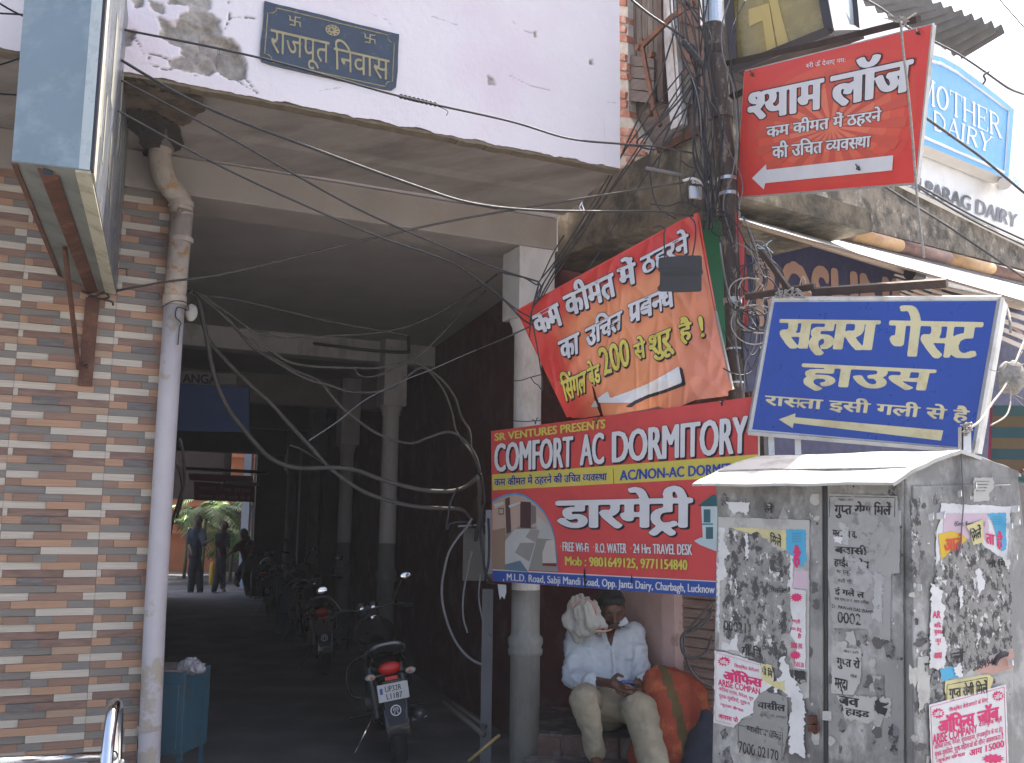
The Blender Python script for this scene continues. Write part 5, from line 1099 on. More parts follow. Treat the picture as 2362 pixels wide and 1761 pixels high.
W8(K2, 'गी मि', ((1475,635),(1565,625),(1565,668),(1475,672)), c_blk, t, .05, off=D2+S1*5); W8(K2, 'लें', ((1290,1080),(1360,1070),(1360,1140),(1290,1150)), c_blk, t, .05, off=D2+S1*5)
t = poster('pink and grey poster edge with a phone number below the shredded band', K2, (1420, 1180))
paper(K2, [(1235,1175),(1340,1160),(1400,1120),(1520,1085),(1600,1080),(1602,1185),(1480,1215),(1340,1235),(1235,1245)], c_news, t, 'sheet', D2+S1, 2, 6, 70); paper(K2, [(1400,1195),(1500,1120),(1600,1085),(1600,1175),(1500,1205)], flat('pink ink', (.45,.27,.22), .7), t, 'pink_part', D2+S1*2); paper(K2, [(1235,1180),(1300,1170),(1365,1180),(1360,1215),(1240,1242)], c_bpap, t, 'blue_part', D2+S1*2, 3, 5)
W8(K2, '3884941', ((1400,1150),(1512,1122),(1512,1158),(1400,1190)), c_ink, t, .04, off=D2+S1*3)
ring_ = [K2.at(*Z8(1565+60*cos(a), 1165+62*sin(a)), D2+S1*3) for a in [pi+.1+i*.14 for i in range(12)]]; MB().tube(ring_, .009, 4).build('printed_ring', c_ink, t)
t = poster('yellow notice with black script just above the large job handbill on the cabinet side', K2, (1380, 1290))
paper(K2, [(1260,1240),(1480,1208),(1500,1225),(1480,1320),(1262,1345)], c_ypap, t, 'sheet', D2+S1*3.6, 1.5, 7, 72)
W8(K2, 'गु<प>त रोगी मिलें', ((1278,1262),(1472,1232),(1475,1322),(1280,1345)), c_blk, t, .05, off=D2+S1*5)
for a, b_ in (((1270,1260),(1470,1222)), ((1270,1260),(1268,1340)), ((1470,1222),(1470,1320))): MB().tube([K2.at(*Z8(*a), D2+S1*4.4), K2.at(*Z8(*b_), D2+S1*4.4)], .0009, 4).build('border_line', c_blk, t)
t = poster('large white job handbill in magenta print at the bottom of the cabinet side', K2, (1375, 1480))
paper(K2, [(1178,1360),(1564,1258),(1580,1700),(1195,1800)], c_pap, t, 'sheet', D2+S1*5, .6, 10, 73)
for a, b_ in (((1187,1370),(1555,1270)), ((1187,1370),(1205,1790)), ((1555,1270),(1570,1700))): MB().tube([K2.at(*Z8(*a), D2+S1*5.6), K2.at(*Z8(*b_), D2+S1*5.6)], .0007, 4).build('border_line', c_mag, t)
burst(K2, 1225, 1402, 34, 28, t, D2+S1*6); burst(K2, 1525, 1315, 32, 27, t, D2+S1*6); burst(K2, 1500, 1630, 60, 26, t, D2+S1*6)
for q4 in (((1203,1392),(1247,1382),(1247,1412),(1203,1420)), ((1505,1305),(1546,1296),(1546,1326),(1505,1334))): W8(K2, 'जॉब', q4, c_pap, t, .04, off=D2+S1*7)
joblines(K2, t, [('शिक्षित बेरोजगारों के लिए', ((1280,1372),(1475,1318),(1475,1352),(1282,1402)), .03), ('ऑफिस जॉब', ((1222,1420),(1530,1342),(1532,1432),(1226,1505)), .07), ('ARISE COMPANY', ((1197,1508),(1420,1458),(1422,1498),(1198,1562)), .05), ('में निःशु<ल>क भर्ती', ((1428,1445),(1545,1412),(1546,1450),(1430,1482)), .04), ('आफिस <स>टाफ, मैनेजर, सुपरवाइजर, ए<ग>ज<क>यूटिव के पद हेतु', ((1205,1555),(1548,1462),(1549,1502),(1206,1592)), .03), ('युवक-युवतियों, पुरुष-महिलाओं की शी<घ>र आव<श>यकता है', ((1207,1590),(1552,1496),(1553,1538),(1208,1632)), .03), ('<न>यूनतम यो<ग>यता', ((1215,1628),(1360,1590),(1360,1620),(1216,1660)), .04), ('आय 15000', ((1380,1585),(1555,1535),(1556,1570),(1381,1620)), .04)], D2+S1*6.3)
t = poster('pale printed sheet with thin lines at the top of the cabinet side', K2, (1460, 290))
paper(K2, [(1405,222),(1500,218),(1505,270),(1480,300),(1478,340),(1400,345)], c_news, t, 'sheet', D2, 2, 6, 80)
for i in range(4): MB().tube([K2.at(*Z8(1412, 240+i*16), D2+S1), K2.at(*Z8(1480-i*6, 240+i*16), D2+S1)], .0008, 4).build('printed_line', c_blk, t)
t = poster('old notice sliver with upright script at the left edge of the cabinet side', K2, (1150, 1180))
paper(K2, [(1120,1120),(1180,1118),(1185,1320),(1130,1400),(1118,1260)], c_news, t, 'sheet', D2-.0002, 2, 6, 81); W8(K2, 'ग', ((1156,1150),(1190,1150),(1190,1210),(1156,1212)), c_blk, t, .06, off=D2+.001)
paper(K2, [(1090,330),(1130,320),(1140,500),(1120,760),(1095,700)], m_res, t, 'scrap', D2, 3, 5, 82)
# leftover glue and paper flakes all over the faces
rp_ = random.Random(77); fm = [c_pap, c_news, m_res, flat('glue grime', (.10,.095,.09), .9), M('smudged print', (.22,.215,.21), .9, var=.5, vs=60, stain=(.04,.04,.04), ss=50, sa=1, sth=(.5,.56))]
for pl_, par_, zones, off_ in ((K1, 'K1', [(118,630,250,1640,150), (675,1040,250,1640,130)], .0147), (K2, 'K2', [(1075,1600,240,1640,170)], .0092)):
    mb = MB()
    for x0, x1, ya, yb, n_ in zones:
        for i in range(n_):
            cx, cy = rp_.uniform(x0+10, x1-10), rp_.uniform(ya+10, yb-10); mi = rp_.choice([0,1,1,2,2,3,3,4,4,4]); rx = rp_.choice([3,5,8,14,24,34]) if mi != 0 else rp_.choice([2,3,5,8]); ry = rx*rp_.uniform(.5, 2.2); nn_ = 11
            P = [(min(max(cx+rx*cos(2*pi*k/nn_)*rp_.uniform(.45,1.15), x0), x1), cy+ry*sin(2*pi*k/nn_)*rp_.uniform(.45,1.15)) for k in range(nn_)]
            o_ = off_ + .0000009*len(mb.f); c3_ = pl_.at(*Z8(cx, cy), o_); V_ = [c3_]+[pl_.at(*Z8(*p), o_) for p in P]; mb.mat(mi).add(V_, [(0, 1+k, 1+(k+1) % nn_) for k in range(nn_)])
    mb.build('paper_flakes', fm, cab, kind='stuff')
# curled paper ends and a cord on the side
cu = thing('curled_scraps', 'curled strips of torn paper sticking out from the cabinet side', 'paper scraps', tuple(K2.at(*Z8(1240, 385)))); cu['kind'] = 'stuff'
for i, (x, y, l) in enumerate([(1215,400,45),(1175,405,28),(1590,365,40),(1572,450,26),(1120,755,22),(1570,1130,30),(1598,600,24),(1400,250,18),(1322,290,20),(1605,430,30)]):
    a = K2.at(*Z8(x, y), .012); b_ = K2.at(*Z8(x+l, y-12+i*3 % 20), .03); c_ = K2.at(*Z8(x+l*.9, y+10), .05); G = [[a, a+Vector((0,0,-.018))], [(a+b_)/2, (a+b_)/2+Vector((0,.0,-.022))], [b_, b_+Vector((0,0,-.018))], [c_, c_+Vector((0,0,-.012))]]; MB().grid(G).build('scrap', c_pap, cu)
cable([K2.at(*Z8(x, y), .02) for x, y in ((1340,90),(1345,200),(1352,330),(1342,480),(1338,560),(1320,620))], .0022, m_cablel, 'thin grey cord hanging from the ridge down the cabinet side', 'cord', 'cord')
# upright angle iron tied to the light box
ai = thing('angle_upright', 'pale angle-iron upright tied with twine at the ridge of the cabinet roof', 'post', tuple(PY(*Z6(1800, 1590), 3.2)))
P = [PY(*Z6(x, y), 3.2) for x, y in ((1772,1352),(1836,1352),(1838,1600),(1772,1600))]; MB().prism(P, (0,.006,0)).build('flange', c_alu, ai); MB().prism([P[0], P[3], P[3]+Vector((0,.03,0)), P[0]+Vector((0,.03,0))], (.004,0,0)).build('flange', c_alu, ai)
for k in range(4):
    r_ = random.Random(40+k); Q = [PY(*Z6(1810+r_.uniform(-45,45), 1375+r_.uniform(-55,45)), 3.2+r_.uniform(-.03,.02)) for _ in range(9)]; MB().tube(spline(Q, 5), .0022, 5).build('twine', m_rope, ai, smooth=True)
cable([PY(*Z6(x, y), Y) for x, y, Y in ((1820,1365,3.2),(1900,1310,3.3),(1990,1180,3.5),(2060,1090,3.6),(2110,1000,3.7),(2170,850,3.9),(2230,700,4.1))], .0045, m_rope, 'pale rope running up from the cabinet roof to the right edge', 'rope', 'rope')
cable([PY(*Z6(x, y), Y) for x, y, Y in ((1975,1345,3.4),(2080,1280,3.5),(2115,1200,3.6),(2118,1100,3.65),(2100,1050,3.65))], .003, m_rope, 'loose curved end of pale twine beside the blue light-box', 'rope', 'rope')
cable([PY(*Z6(x, y), Y) for x, y, Y in ((2058,430,4.3),(2100,520,4.25),(2115,600,4.2),(2120,680,4.2))], .006, m_rope, 'frayed rope knot hanging at the top right corner of the blue light-box', 'rope', 'rope')
mb = MB(); r_ = random.Random(5); cc = PY(*Z6(2120, 1000), 3.7)
mb.ball(cc, .045, 14, 10, (1.1, .8, 1.5))
mb.v = [tuple(Vector(v)+(Vector(v)-cc).normalized()*(.02*noise.noise(Vector(v)*45))) for v in mb.v]
for k in range(14): a = cc+Vector((r_.uniform(-.04,.04), r_.uniform(-.04,.04), r_.uniform(-.06,.06))); mb.tube([a, a+Vector((r_.uniform(-.05,.06), 0, r_.uniform(-.06,.05)))], .0015, 4)
tag(mb.build('twine_tuft', m_rope, None, smooth=True), 'matted tuft of pale twine caught on the rope right of the blue light-box', 'twine')
# ================================================================ people
def blob(shapes, vox, name, mat, parent, smooth=3, wr=None, n=14):
    """union of overlapping tapered limbs grown into one continuous skin"""
    mb = MB()
    for s_ in shapes:
        if s_[0] == 'e': mb.ball(s_[1], 1, 18, 12, s_[2], s_[3] if len(s_) > 3 else None)
        else: mb.caps(s_[0], s_[1], s_[2], s_[3], n)
    me = bpy.data.meshes.new('tmp'); me.from_pydata(mb.v, [], mb.f); bm = bmesh.new(); bm.from_mesh(me); bmesh.ops.recalc_face_normals(bm, faces=bm.faces); bm.to_mesh(me); bm.free()
    o = bpy.data.objects.new('tmp', me); COL.objects.link(o); r = o.modifiers.new('r', 'REMESH'); r.mode = 'VOXEL'; r.voxel_size = vox
    if smooth: s2 = o.modifiers.new('s', 'SMOOTH'); s2.iterations = smooth; s2.factor = .5
    dg = bpy.context.evaluated_depsgraph_get(); dg.update(); m2 = bpy.data.meshes.new_from_object(o.evaluated_get(dg)); bpy.data.objects.remove(o); bpy.data.meshes.remove(me)
    m2.name = name
    co_ = [v.co.copy() for v in m2.vertices]; no_ = [v.normal.copy() for v in m2.vertices]; off = base(parent)
    if wr: co_ = [c+n_*wr(c) for c, n_ in zip(co_, no_)]
    m2.vertices.foreach_set('co', [x for c in co_ for x in (c-off)]); m2.materials.clear(); m2.materials.append(mat); m2.polygons.foreach_set('use_smooth', [True]*len(m2.polygons)); m2.update()
    o = bpy.data.objects.new(name, m2); COL.objects.link(o)
    if parent: o.parent = parent
    return o
J = lambda x, y, Y: PY(*ZE(x, y), Y)
man = thing('person', 'seated person in pale shirt and khaki trousers, head bowed over a phone', 'person', tuple(J(900, 1290, 6.4)))
Hc = J(935, 372, 6.36); hf = Vector((.10,-.82,-.50)).normalized(); hu = Vector((.02,-.50,.86)); hu = (hu-hf*hu.dot(hf)).normalized(); hr = hf.cross(hu)
RH_ = Matrix((hr, hf, hu)).transposed()
neck = J(935, 560, 6.52); shL = J(640, 600, 6.50); shR = J(1120, 575, 6.50); chest = J(885, 720, 6.52); waist = J(850, 980, 6.50); pel = J(900, 1170, 6.46)
elL = J(612, 950, 6.38); wrL = J(880, 985, 6.12); elR = J(1178, 915, 6.36); wrR = J(1160, 1035, 6.14)
hipL = J(770, 1130, 6.40); hipR = J(1030, 1130, 6.40); knL = J(705, 1130, 5.98); anL = J(812, 1590, 6.04); knR = J(1170, 1215, 6.0); anR = J(1330, 1790, 5.82)
ftL = J(800, 1720, 5.90); ftR = J(1370, 1960, 5.66)
def hp(r_, f_, u_): return Hc + hr*r_ + hf*f_ + hu*u_
sk = [('e', hp(0,-.008,.018), (.077,.098,.098), RH_), ('e', hp(0,.015,-.045), (.060,.072,.068), RH_), (hp(0,.05,-.085), hp(0,.045,-.075), .026, .03), (hp(0,.088,.012), hp(0,.112,-.022), .009, .014), (hp(-.012,.098,-.026), hp(.012,.098,-.026), .009, .009),
      (hp(-.05,.078,.03), hp(.05,.078,.03), .011, .011), (hp(-.02,.085,-.052), hp(.02,.085,-.052), .009, .009), (hp(-.045,.06,-.02), hp(-.04,.055,-.03), .02, .02), (hp(.045,.06,-.02), hp(.04,.055,-.03), .02, .02),
      ('e', hp(-.079,-.005,-.005), (.010,.018,.032), RH_), ('e', hp(.079,-.005,-.005), (.010,.018,.032), RH_),
      (hp(0,-.03,-.05), neck, .052, .058), (neck, chest, .07, .12), (chest, waist, .12, .12), (waist, pel, .12, .12), (shL, shR, .05, .05), (shL, elL, .045, .038), (elL, wrL, .040, .026), (shR, elR, .045, .038), (elR, wrR, .040, .026),
      (pel, hipL, .1, .08), (pel, hipR, .1, .08), (hipL, knL, .07, .05), (knL, anL, .05, .034), (hipR, knR, .07, .05), (knR, anR, .05, .034), (anL, ftL, .034, .032), (ftL, ftL+Vector((-.03,-.10,-.012)), .034, .024), (anR, ftR, .034, .03), (ftR, ftR+Vector((.02,-.09,-.01)), .034, .024)]
# hands: palm, four unequal fingers, thumb
pL = J(965, 1000, 6.06); sk += [(wrL, pL, .026, .028), (pL+Vector((0,0,.012)), pL+Vector((.02,-.01,-.02)), .024, .022)]
fing = [((1010,985,6.03),(1045,1000,6.0),(1090,1012,6.0),.0095), ((1010,1015,6.03),(1060,1035,6.0),(1105,1040,6.01),.0098), ((1000,1045,6.04),(1055,1065,6.01),(1100,1065,6.02),.0092), ((985,1065,6.05),(1030,1090,6.03),(1065,1092,6.03),.0082)]
for a, b_, c, r in fing: a, b_, c = J(*a), J(*b_), J(*c); sk += [(pL, a, .016, r*1.15), (a, b_, r*1.1, r), (b_, c, r, r*.85)]
a, b_, c = J(945,955,6.05), J(985,918,6.03), J(1028,935,6.01); sk += [(pL, a, .018, .013), (a, b_, .013, .011), (b_, c, .011, .009)]
pR = J(1150, 1050, 6.08); sk += [(wrR, pR, .026, .027)]
for a, b_, c, r in [((1130,1045,6.04),(1110,1025,6.0),(1085,1030,5.99),.0095), ((1135,1075,6.04),(1105,1075,6.0),(1075,1068,6.0),.0095), ((1140,1095,6.04),(1110,1100,6.01),(1080,1095,6.01),.009), ((1150,1110,6.05),(1125,1120,6.03),(1100,1118,6.03),.008)]:
    a, b_, c = J(*a), J(*b_), J(*c); sk += [(pR, a, .015, r*1.1), (a, b_, r*1.1, r), (b_, c, r, r*.85)]
a, b_, c = J(1165,1010,6.06), J(1155,985,6.03), J(1125,975,6.0); sk += [(pR, a, .017, .012), (a, b_, .012, .011), (b_, c, .011, .009)]
blob(sk, .0055, 'body', m_skin, man, 2)
wrk = lambda k, a, s_=(1,1,1): (lambda c: a*(noise.noise(Vector((c.x*k*s_[0], c.y*k*s_[1], c.z*k*s_[2]))) + .5*noise.noise(Vector((c.x*k*2.3*s_[0], c.y*k*2.3, c.z*k*2.3*s_[2]+5)))))
ridge = lambda c, k, s_: (1-abs(noise.noise(Vector((c.x*k+c.z*k*.5, c.y*k*.6, c.z*k*1.1-c.x*k*.3+s_*7))))*3.2)
cfL = J(770, 985, 6.2); cfR = J(1215, 985, 6.24)
shs = [(neck+Vector((0,.02,-.045)), chest, .085, .145), (chest, waist, .145, .155), (waist, J(885,1090,6.46), .155, .165), (J(800,1050,6.36), J(950,1060,6.34), .10, .10), (chest+Vector((-.06,0,.02)), shL+Vector((.03,0,-.02)), .11, .070), (chest+Vector((.06,0,.02)), shR+Vector((-.03,0,-.02)), .11, .068), (J(985,700,6.50), J(1000,1010,6.46), .125, .125), (J(760,720,6.50), J(770,1000,6.46), .12, .12), (shL, elL, .070, .062), (elL, cfL, .064, .052), (shR, elR, .068, .060), (elR, cfR, .062, .056),
       (J(1000,1080,6.3), J(1040,1110,6.22), .05, .03), (J(900,1060,6.3), J(940,1085,6.2), .05, .03)]
so_ = blob(shs, .011, 'shirt', m_shirt, man, 4, lambda c: wrk(9, .010, (1,1,1.9))(c) + .005*ridge(c, 15, 1) + .004*ridge(c, 32, 2))
# open shirt front: skin wedge, collar, placket and pocket
def on_shirt(x, y, off=.004):
    d = ray(*ZE(x, y)); ok, loc, nr, i = so_.ray_cast(EYE-base(so_.parent), d.normalized())
    return (loc + base(so_.parent) - d.normalized()*off) if ok else J(x, y, 6.36)
bpy.context.view_layer.update()
vn = grid_fill([ZE(*p) for p in [(880,540),(985,530),(965,600),(945,640),(932,690),(905,640),(885,590)]], ZE(860,500)[0], ZE(0,500)[1], 1.6, 40, 50)
MB().add([on_shirt((u-1150)*3.584, (v-1300)*3.584, .006) for u, v in vn[0]], vn[1]).build('bare_chest', m_skin, man, smooth=True)
def strip_on(pts, w_, mat, nm):
    P = [on_shirt(x, y, .010) for x, y in pts]; G = [[p-Vector((w_,0,0)), p+Vector((0,-.004,0)), p+Vector((w_,0,0))] for p in P]; return MB().grid(G).build(nm, mat, man, smooth=True)
def colr(pts, nm): 
    vn = grid_fill([ZE(*p) for p in pts], ZE(840,440)[0], ZE(0,440)[1], 1.6, 80, 80); return MB().add([on_shirt((u-1150)*3.584, (v-1300)*3.584, .014) for u, v in vn[0]], vn[1]).build(nm, m_shirt, man, smooth=True)
colr([(985,500),(1050,440),(1082,500),(1040,560),(980,650),(938,690),(950,610)], 'collar'); colr([(850,560),(885,560),(905,640),(930,690),(905,690),(860,620)], 'collar')
strip_on([(940,700),(952,770),(960,840),(962,920)], .010, m_shirt, 'placket')
for y in (740, 850): MB().ball(on_shirt(953, y, .014), .005, 8, 6).build('button', c_edge, man)
vn = grid_fill([ZE(*p) for p in [(990,690),(1110,680),(1112,790),(1000,800)]], ZE(980,670)[0], ZE(0,670)[1], 1.6, 40, 40); MB().add([on_shirt((u-1150)*3.584, (v-1300)*3.584, .011) for u, v in vn[0]], vn[1]).build('pocket', m_shirt, man, smooth=True)
for c, d_, r in ((cfL, (cfL-elL).normalized(), .056), (cfR, (cfR-elR).normalized(), .06)): MB().lathe(c-d_*.01, [(r*.9,-.02),(r,-.018),(r*1.02,.02),(r*.9,.024)], 20, d_).build('cuff', m_shirt, man, smooth=True)
trs = [(pel+Vector((0,-.02,-.02)), pel+Vector((0,.08,.03)), .14, .14), (hipL, knL+Vector((0,.02,0)), .108, .084), (knL, J(755,1330,5.98), .084, .066), (J(755,1330,5.98), J(806,1560,6.02), .066, .058), (hipR, knR, .112, .100), (knR, J(1240,1480,5.92), .100, .088), (J(1240,1480,5.92), J(1320,1800,5.80), .088, .085), (J(800,1170,6.22), J(1020,1170,6.2), .10, .10), (hipL, hipR, .10, .10)]
blob(trs, .011, 'trousers', m_trou, man, 4, lambda c: wrk(6, .006, (1,1,1.4))(c) + .006*ridge(c, 9, 3) + .003*ridge(c, 26, 4))
# hair, moustache, eyes
hs = [('e', hp(0,-.022,.036), (.083,.098,.090), RH_), (hp(-.06,-.05,-.02), hp(.06,-.05,-.02), .032, .032), (hp(-.045,.05,.088), hp(.045,.05,.088), .026, .026), (hp(-.072,-.01,.01), hp(-.07,-.02,.04), .015, .02), (hp(.072,-.01,.01), hp(.07,-.02,.04), .015, .02)]
blob(hs, .009, 'hair', m_hair, man, 2, wrk(45, .006))
MB().caps(hp(-.026,.098,-.042), hp(.026,.098,-.042), .007, .007).caps(hp(-.026,.098,-.042), hp(-.034,.088,-.052), .007, .004).caps(hp(.026,.098,-.042), hp(.034,.088,-.052), .007, .004).build('moustache', m_hair, man, smooth=True)
for s_ in (-1, 1):
    MB().caps(hp(s_*.018,.094,.036), hp(s_*.046,.086,.036), .004, .003).build('eyebrow', m_hair, man, smooth=True)
    MB().caps(hp(s_*.020,.089,.012), hp(s_*.042,.085,.012), .003, .003).build('eyelid', m_skin, man, smooth=True)
MB().caps(hp(-.02,.092,-.060), hp(.02,.092,-.060), .005, .005).build('lips', flat('lip', (.12,.04,.03), .5), man, smooth=True)
for pts in ([(ftL, -.03)], ): MB().box(ftL+Vector((-.06,-.15,-.045)), (.085,0,0), (0,.24,0), (0,0,.014)).build('sandal', m_rustd, man, bevel=.005)
MB().box(ftR+Vector((-.03,-.15,-.042)), (.085,0,0), (0,.24,0), (0,0,.014)).build('sandal', m_rustd, man, bevel=.005)
ph = thing('phone', 'small blue mobile phone held in both hands by the seated person', 'phone', tuple(J(1070, 990, 5.99)))
pa_ = J(1018, 985, 5.99); pb2 = J(1132, 992, 6.0); MB().box(pa_, pb2-pa_, Vector((.01,.09,-.045)), Vector((0,.007,.013))).build('case', flat('blue phone', (.02,.05,.22), .3), ph, bevel=.003)
MB().box(pa_+Vector((.006,.008,.010)), (pb2-pa_)*.88, Vector((.01,.075,-.037)), Vector((0,.0015,.0025))).build('screen', flat('screen glass', (.02,.025,.04), .1), ph)
tw = thing('towel', 'crumpled grey towel with a pink hem over the seated person at the shoulder', 'towel', tuple(J(720, 600, 6.4)))
ts = [(J(650,330,6.30), J(612,470,6.34), .045, .060), (J(612,470,6.34), J(670,590,6.38), .062, .05), (J(690,310,6.28), J(740,350,6.24), .042, .040), (J(735,360,6.24), J(770,480,6.24), .045, .05), (J(680,400,6.27), J(700,530,6.30), .055, .06), (J(770,480,6.25), J(770,540,6.29), .05, .045), (J(800,430,6.24), J(850,510,6.25), .030, .024), (J(850,510,6.26), J(905,535,6.30), .022, .008), (J(700,560,6.34), J(670,640,6.40), .045, .015), (J(800,400,6.26), J(790,340,6.28), .028, .024)]
blob(ts, .008, 'cloth', m_towel, tw, 2, lambda c: .009*(1-abs(noise.noise(Vector((c.x*30+c.z*7, c.y*10, c.z*6))))*3.5) + .003*ridge(c, 50, 6) + .006*noise.noise(c*11))
MB().tube(spline([J(*p) for p in ((800,560,6.21),(850,560,6.20),(900,556,6.24),(935,545,6.29))], 5), [.006]*16, 6).build('pink_hem', m_towelp, tw, smooth=True)
MB().tube(spline([J(*p) for p in ((600,360,6.24),(640,318,6.235),(700,300,6.235),(760,318,6.20),(800,380,6.20),(815,430,6.2))], 5), .005, 6).build('pink_hem', m_towelp, tw, smooth=True)
# sack and dark bag
m_sack = M('orange mesh sack', (.36,.06,.026), .8, var=.35, vs=14, bump=.8, bs=120, stain=(.6,.2,.07), ss=6, sa=.5); m_ol = M('olive stripe', (.12,.085,.028), .85, var=.3, vs=14, bump=.7, bs=120)
sc_ = [(J(1400,1150,6.22), J(1430,1600,6.15), .21, .26), (J(1560,1120,6.25), J(1580,1560,6.2), .15, .22), (J(1330,1000,6.35), J(1520,970,6.3), .07, .06)]
o = blob(sc_, .02, 'orange_sack', m_sack, None, 3, lambda c: wrk(6, .02)(c)+.008*ridge(c, 14, 8)); tag(o, 'big bulging orange mesh sack with an olive stripe behind the seated person', 'sack'); o.data.materials.append(m_ol)
for p in o.data.polygons:
    c = p.center; dv = c-EYE; z = dv.dot(fw); x = (1181+F*dv.dot(RI)/z-1150)*3.584; y = (880.5-F*dv.dot(UP)/z-1300)*3.584
    xc = 1390+(y-940)*.33 - max(0, y-1200)*.10; p.material_index = 1 if abs(x-xc) < 38 else 0
o = blob([(J(1720,1260,5.9), J(1700,1700,5.85), .05, .13), (J(1730,1500,5.9), J(1760,1900,5.85), .12, .2)], .02, 'dark_bag', flat('navy cloth', (.012,.015,.03), .9), None, 3, wrk(8, .02)); tag(o, 'dark navy cloth bag half hidden behind the left edge of the cabinet', 'bag')

def figure(label, jt, sc_w, shirt, trou, group=None):
    """jt: joints as (x,y) in the far-end view with depth"""
    G_ = lambda p: PY(*ZG(p[0], p[1]), p[2]); j = {k: G_(v) for k, v in jt.items()}; k = sc_w
    t = thing('person', label, 'person', tuple(j['footL']), group)
    h = j['head']; body = [('e', h, (.078*k,.09*k,.115*k)), (h+Vector((0,-.06*k,-.06*k)), h+Vector((0,-.08*k,-.03*k)), .03*k, .02*k), (h+Vector((0,0,-.05)), j['neck'], .05*k, .055*k), (j['neck'], j['hip'], .10*k, .11*k)]
    sh_ = [(j['neck']+Vector((0,0,-.07*k)), j['hip'], .12*k, .13*k)]; tr_ = [(j['hip']+Vector((0,0,.03)), j['hip'], .13*k, .13*k)]
    for s_ in 'LR':
        body += [(j['sh'+s_], j['el'+s_], .045*k, .036*k), (j['el'+s_], j['ha'+s_], .036*k, .022*k), (j['ha'+s_], j['ha'+s_]+(j['ha'+s_]-j['el'+s_]).normalized()*.09, .026*k, .012*k), (j['hip'], j['kn'+s_], .07*k, .05*k), (j['kn'+s_], j['foot'+s_], .05*k, .035*k), (j['foot'+s_], j['foot'+s_]+Vector((.08,-.13,-.02)), .04*k, .03*k)]
        sh_ += [(j['neck']+Vector((0,0,-.07*k)), j['sh'+s_], .09*k, .065*k), (j['sh'+s_], j['el'+s_], .065*k, .058*k)]
        tr_ += [(j['hip'], j['kn'+s_], .10*k, .075*k), (j['kn'+s_], j['foot'+s_]+Vector((0,0,.05)), .075*k, .06*k)]
    blob(body, .016, 'body', m_skin, t, 2); blob(sh_, .02, 'shirt', shirt, t, 2, wrk(8, .012)); blob(tr_, .02, 'trousers', trou, t, 2, wrk(8, .012))
    blob([('e', h+Vector((0,.02,.025)), (.085*k,.095*k,.11*k))], .02, 'hair', m_hair, t, 1); return t
m_dt = flat('dark trousers', (.03,.03,.035), .9)
figure('dark standing person with an outstretched arm, leftmost at the far end of the passage', dict(head=(312,570,21.5), neck=(300,655,21.5), shL=(215,700,21.5), elL=(200,850,21.4), haL=(230,960,21.2), shR=(365,700,21.5), elR=(390,850,21.3), haR=(490,800,21.1), hip=(275,1000,21.5), knL=(235,1220,21.4), footL=(215,1475,21.4), knR=(330,1220,21.5), footR=(335,1475,21.4)), 1.12, flat('dull blue shirt', (.04,.05,.075), .9), m_dt)
figure('slim dark person standing in the middle at the far end of the passage', dict(head=(645,640,21.6), neck=(625,715,21.6), shL=(570,750,21.6), elL=(565,880,21.5), haL=(590,990,21.4), shR=(672,750,21.6), elR=(690,880,21.5), haR=(690,985,21.4), hip=(610,1010,21.6), knL=(570,1220,21.5), footL=(515,1475,21.4), knR=(620,1220,21.5), footR=(625,1430,21.9)), 1.02, flat('dull pink shirt', (.03,.018,.02), .9), m_dt)
figure('person in a dark red shirt leaning over a parked motorcycle at the far end', dict(head=(888,745,20.2), neck=(910,800,20.2), shL=(850,860,20.2), elL=(780,930,20.1), haL=(715,975,20.0), shR=(985,850,20.2), elR=(1010,960,20.1), haR=(950,1040,20.0), hip=(960,1060,20.2), knL=(920,1260,20.1), footL=(945,1520,20.1), knR=(830,1230,20.2), footR=(800,1370,20.9)), 1.08, flat('dull red shirt', (.10,.012,.018), .9), m_dt)

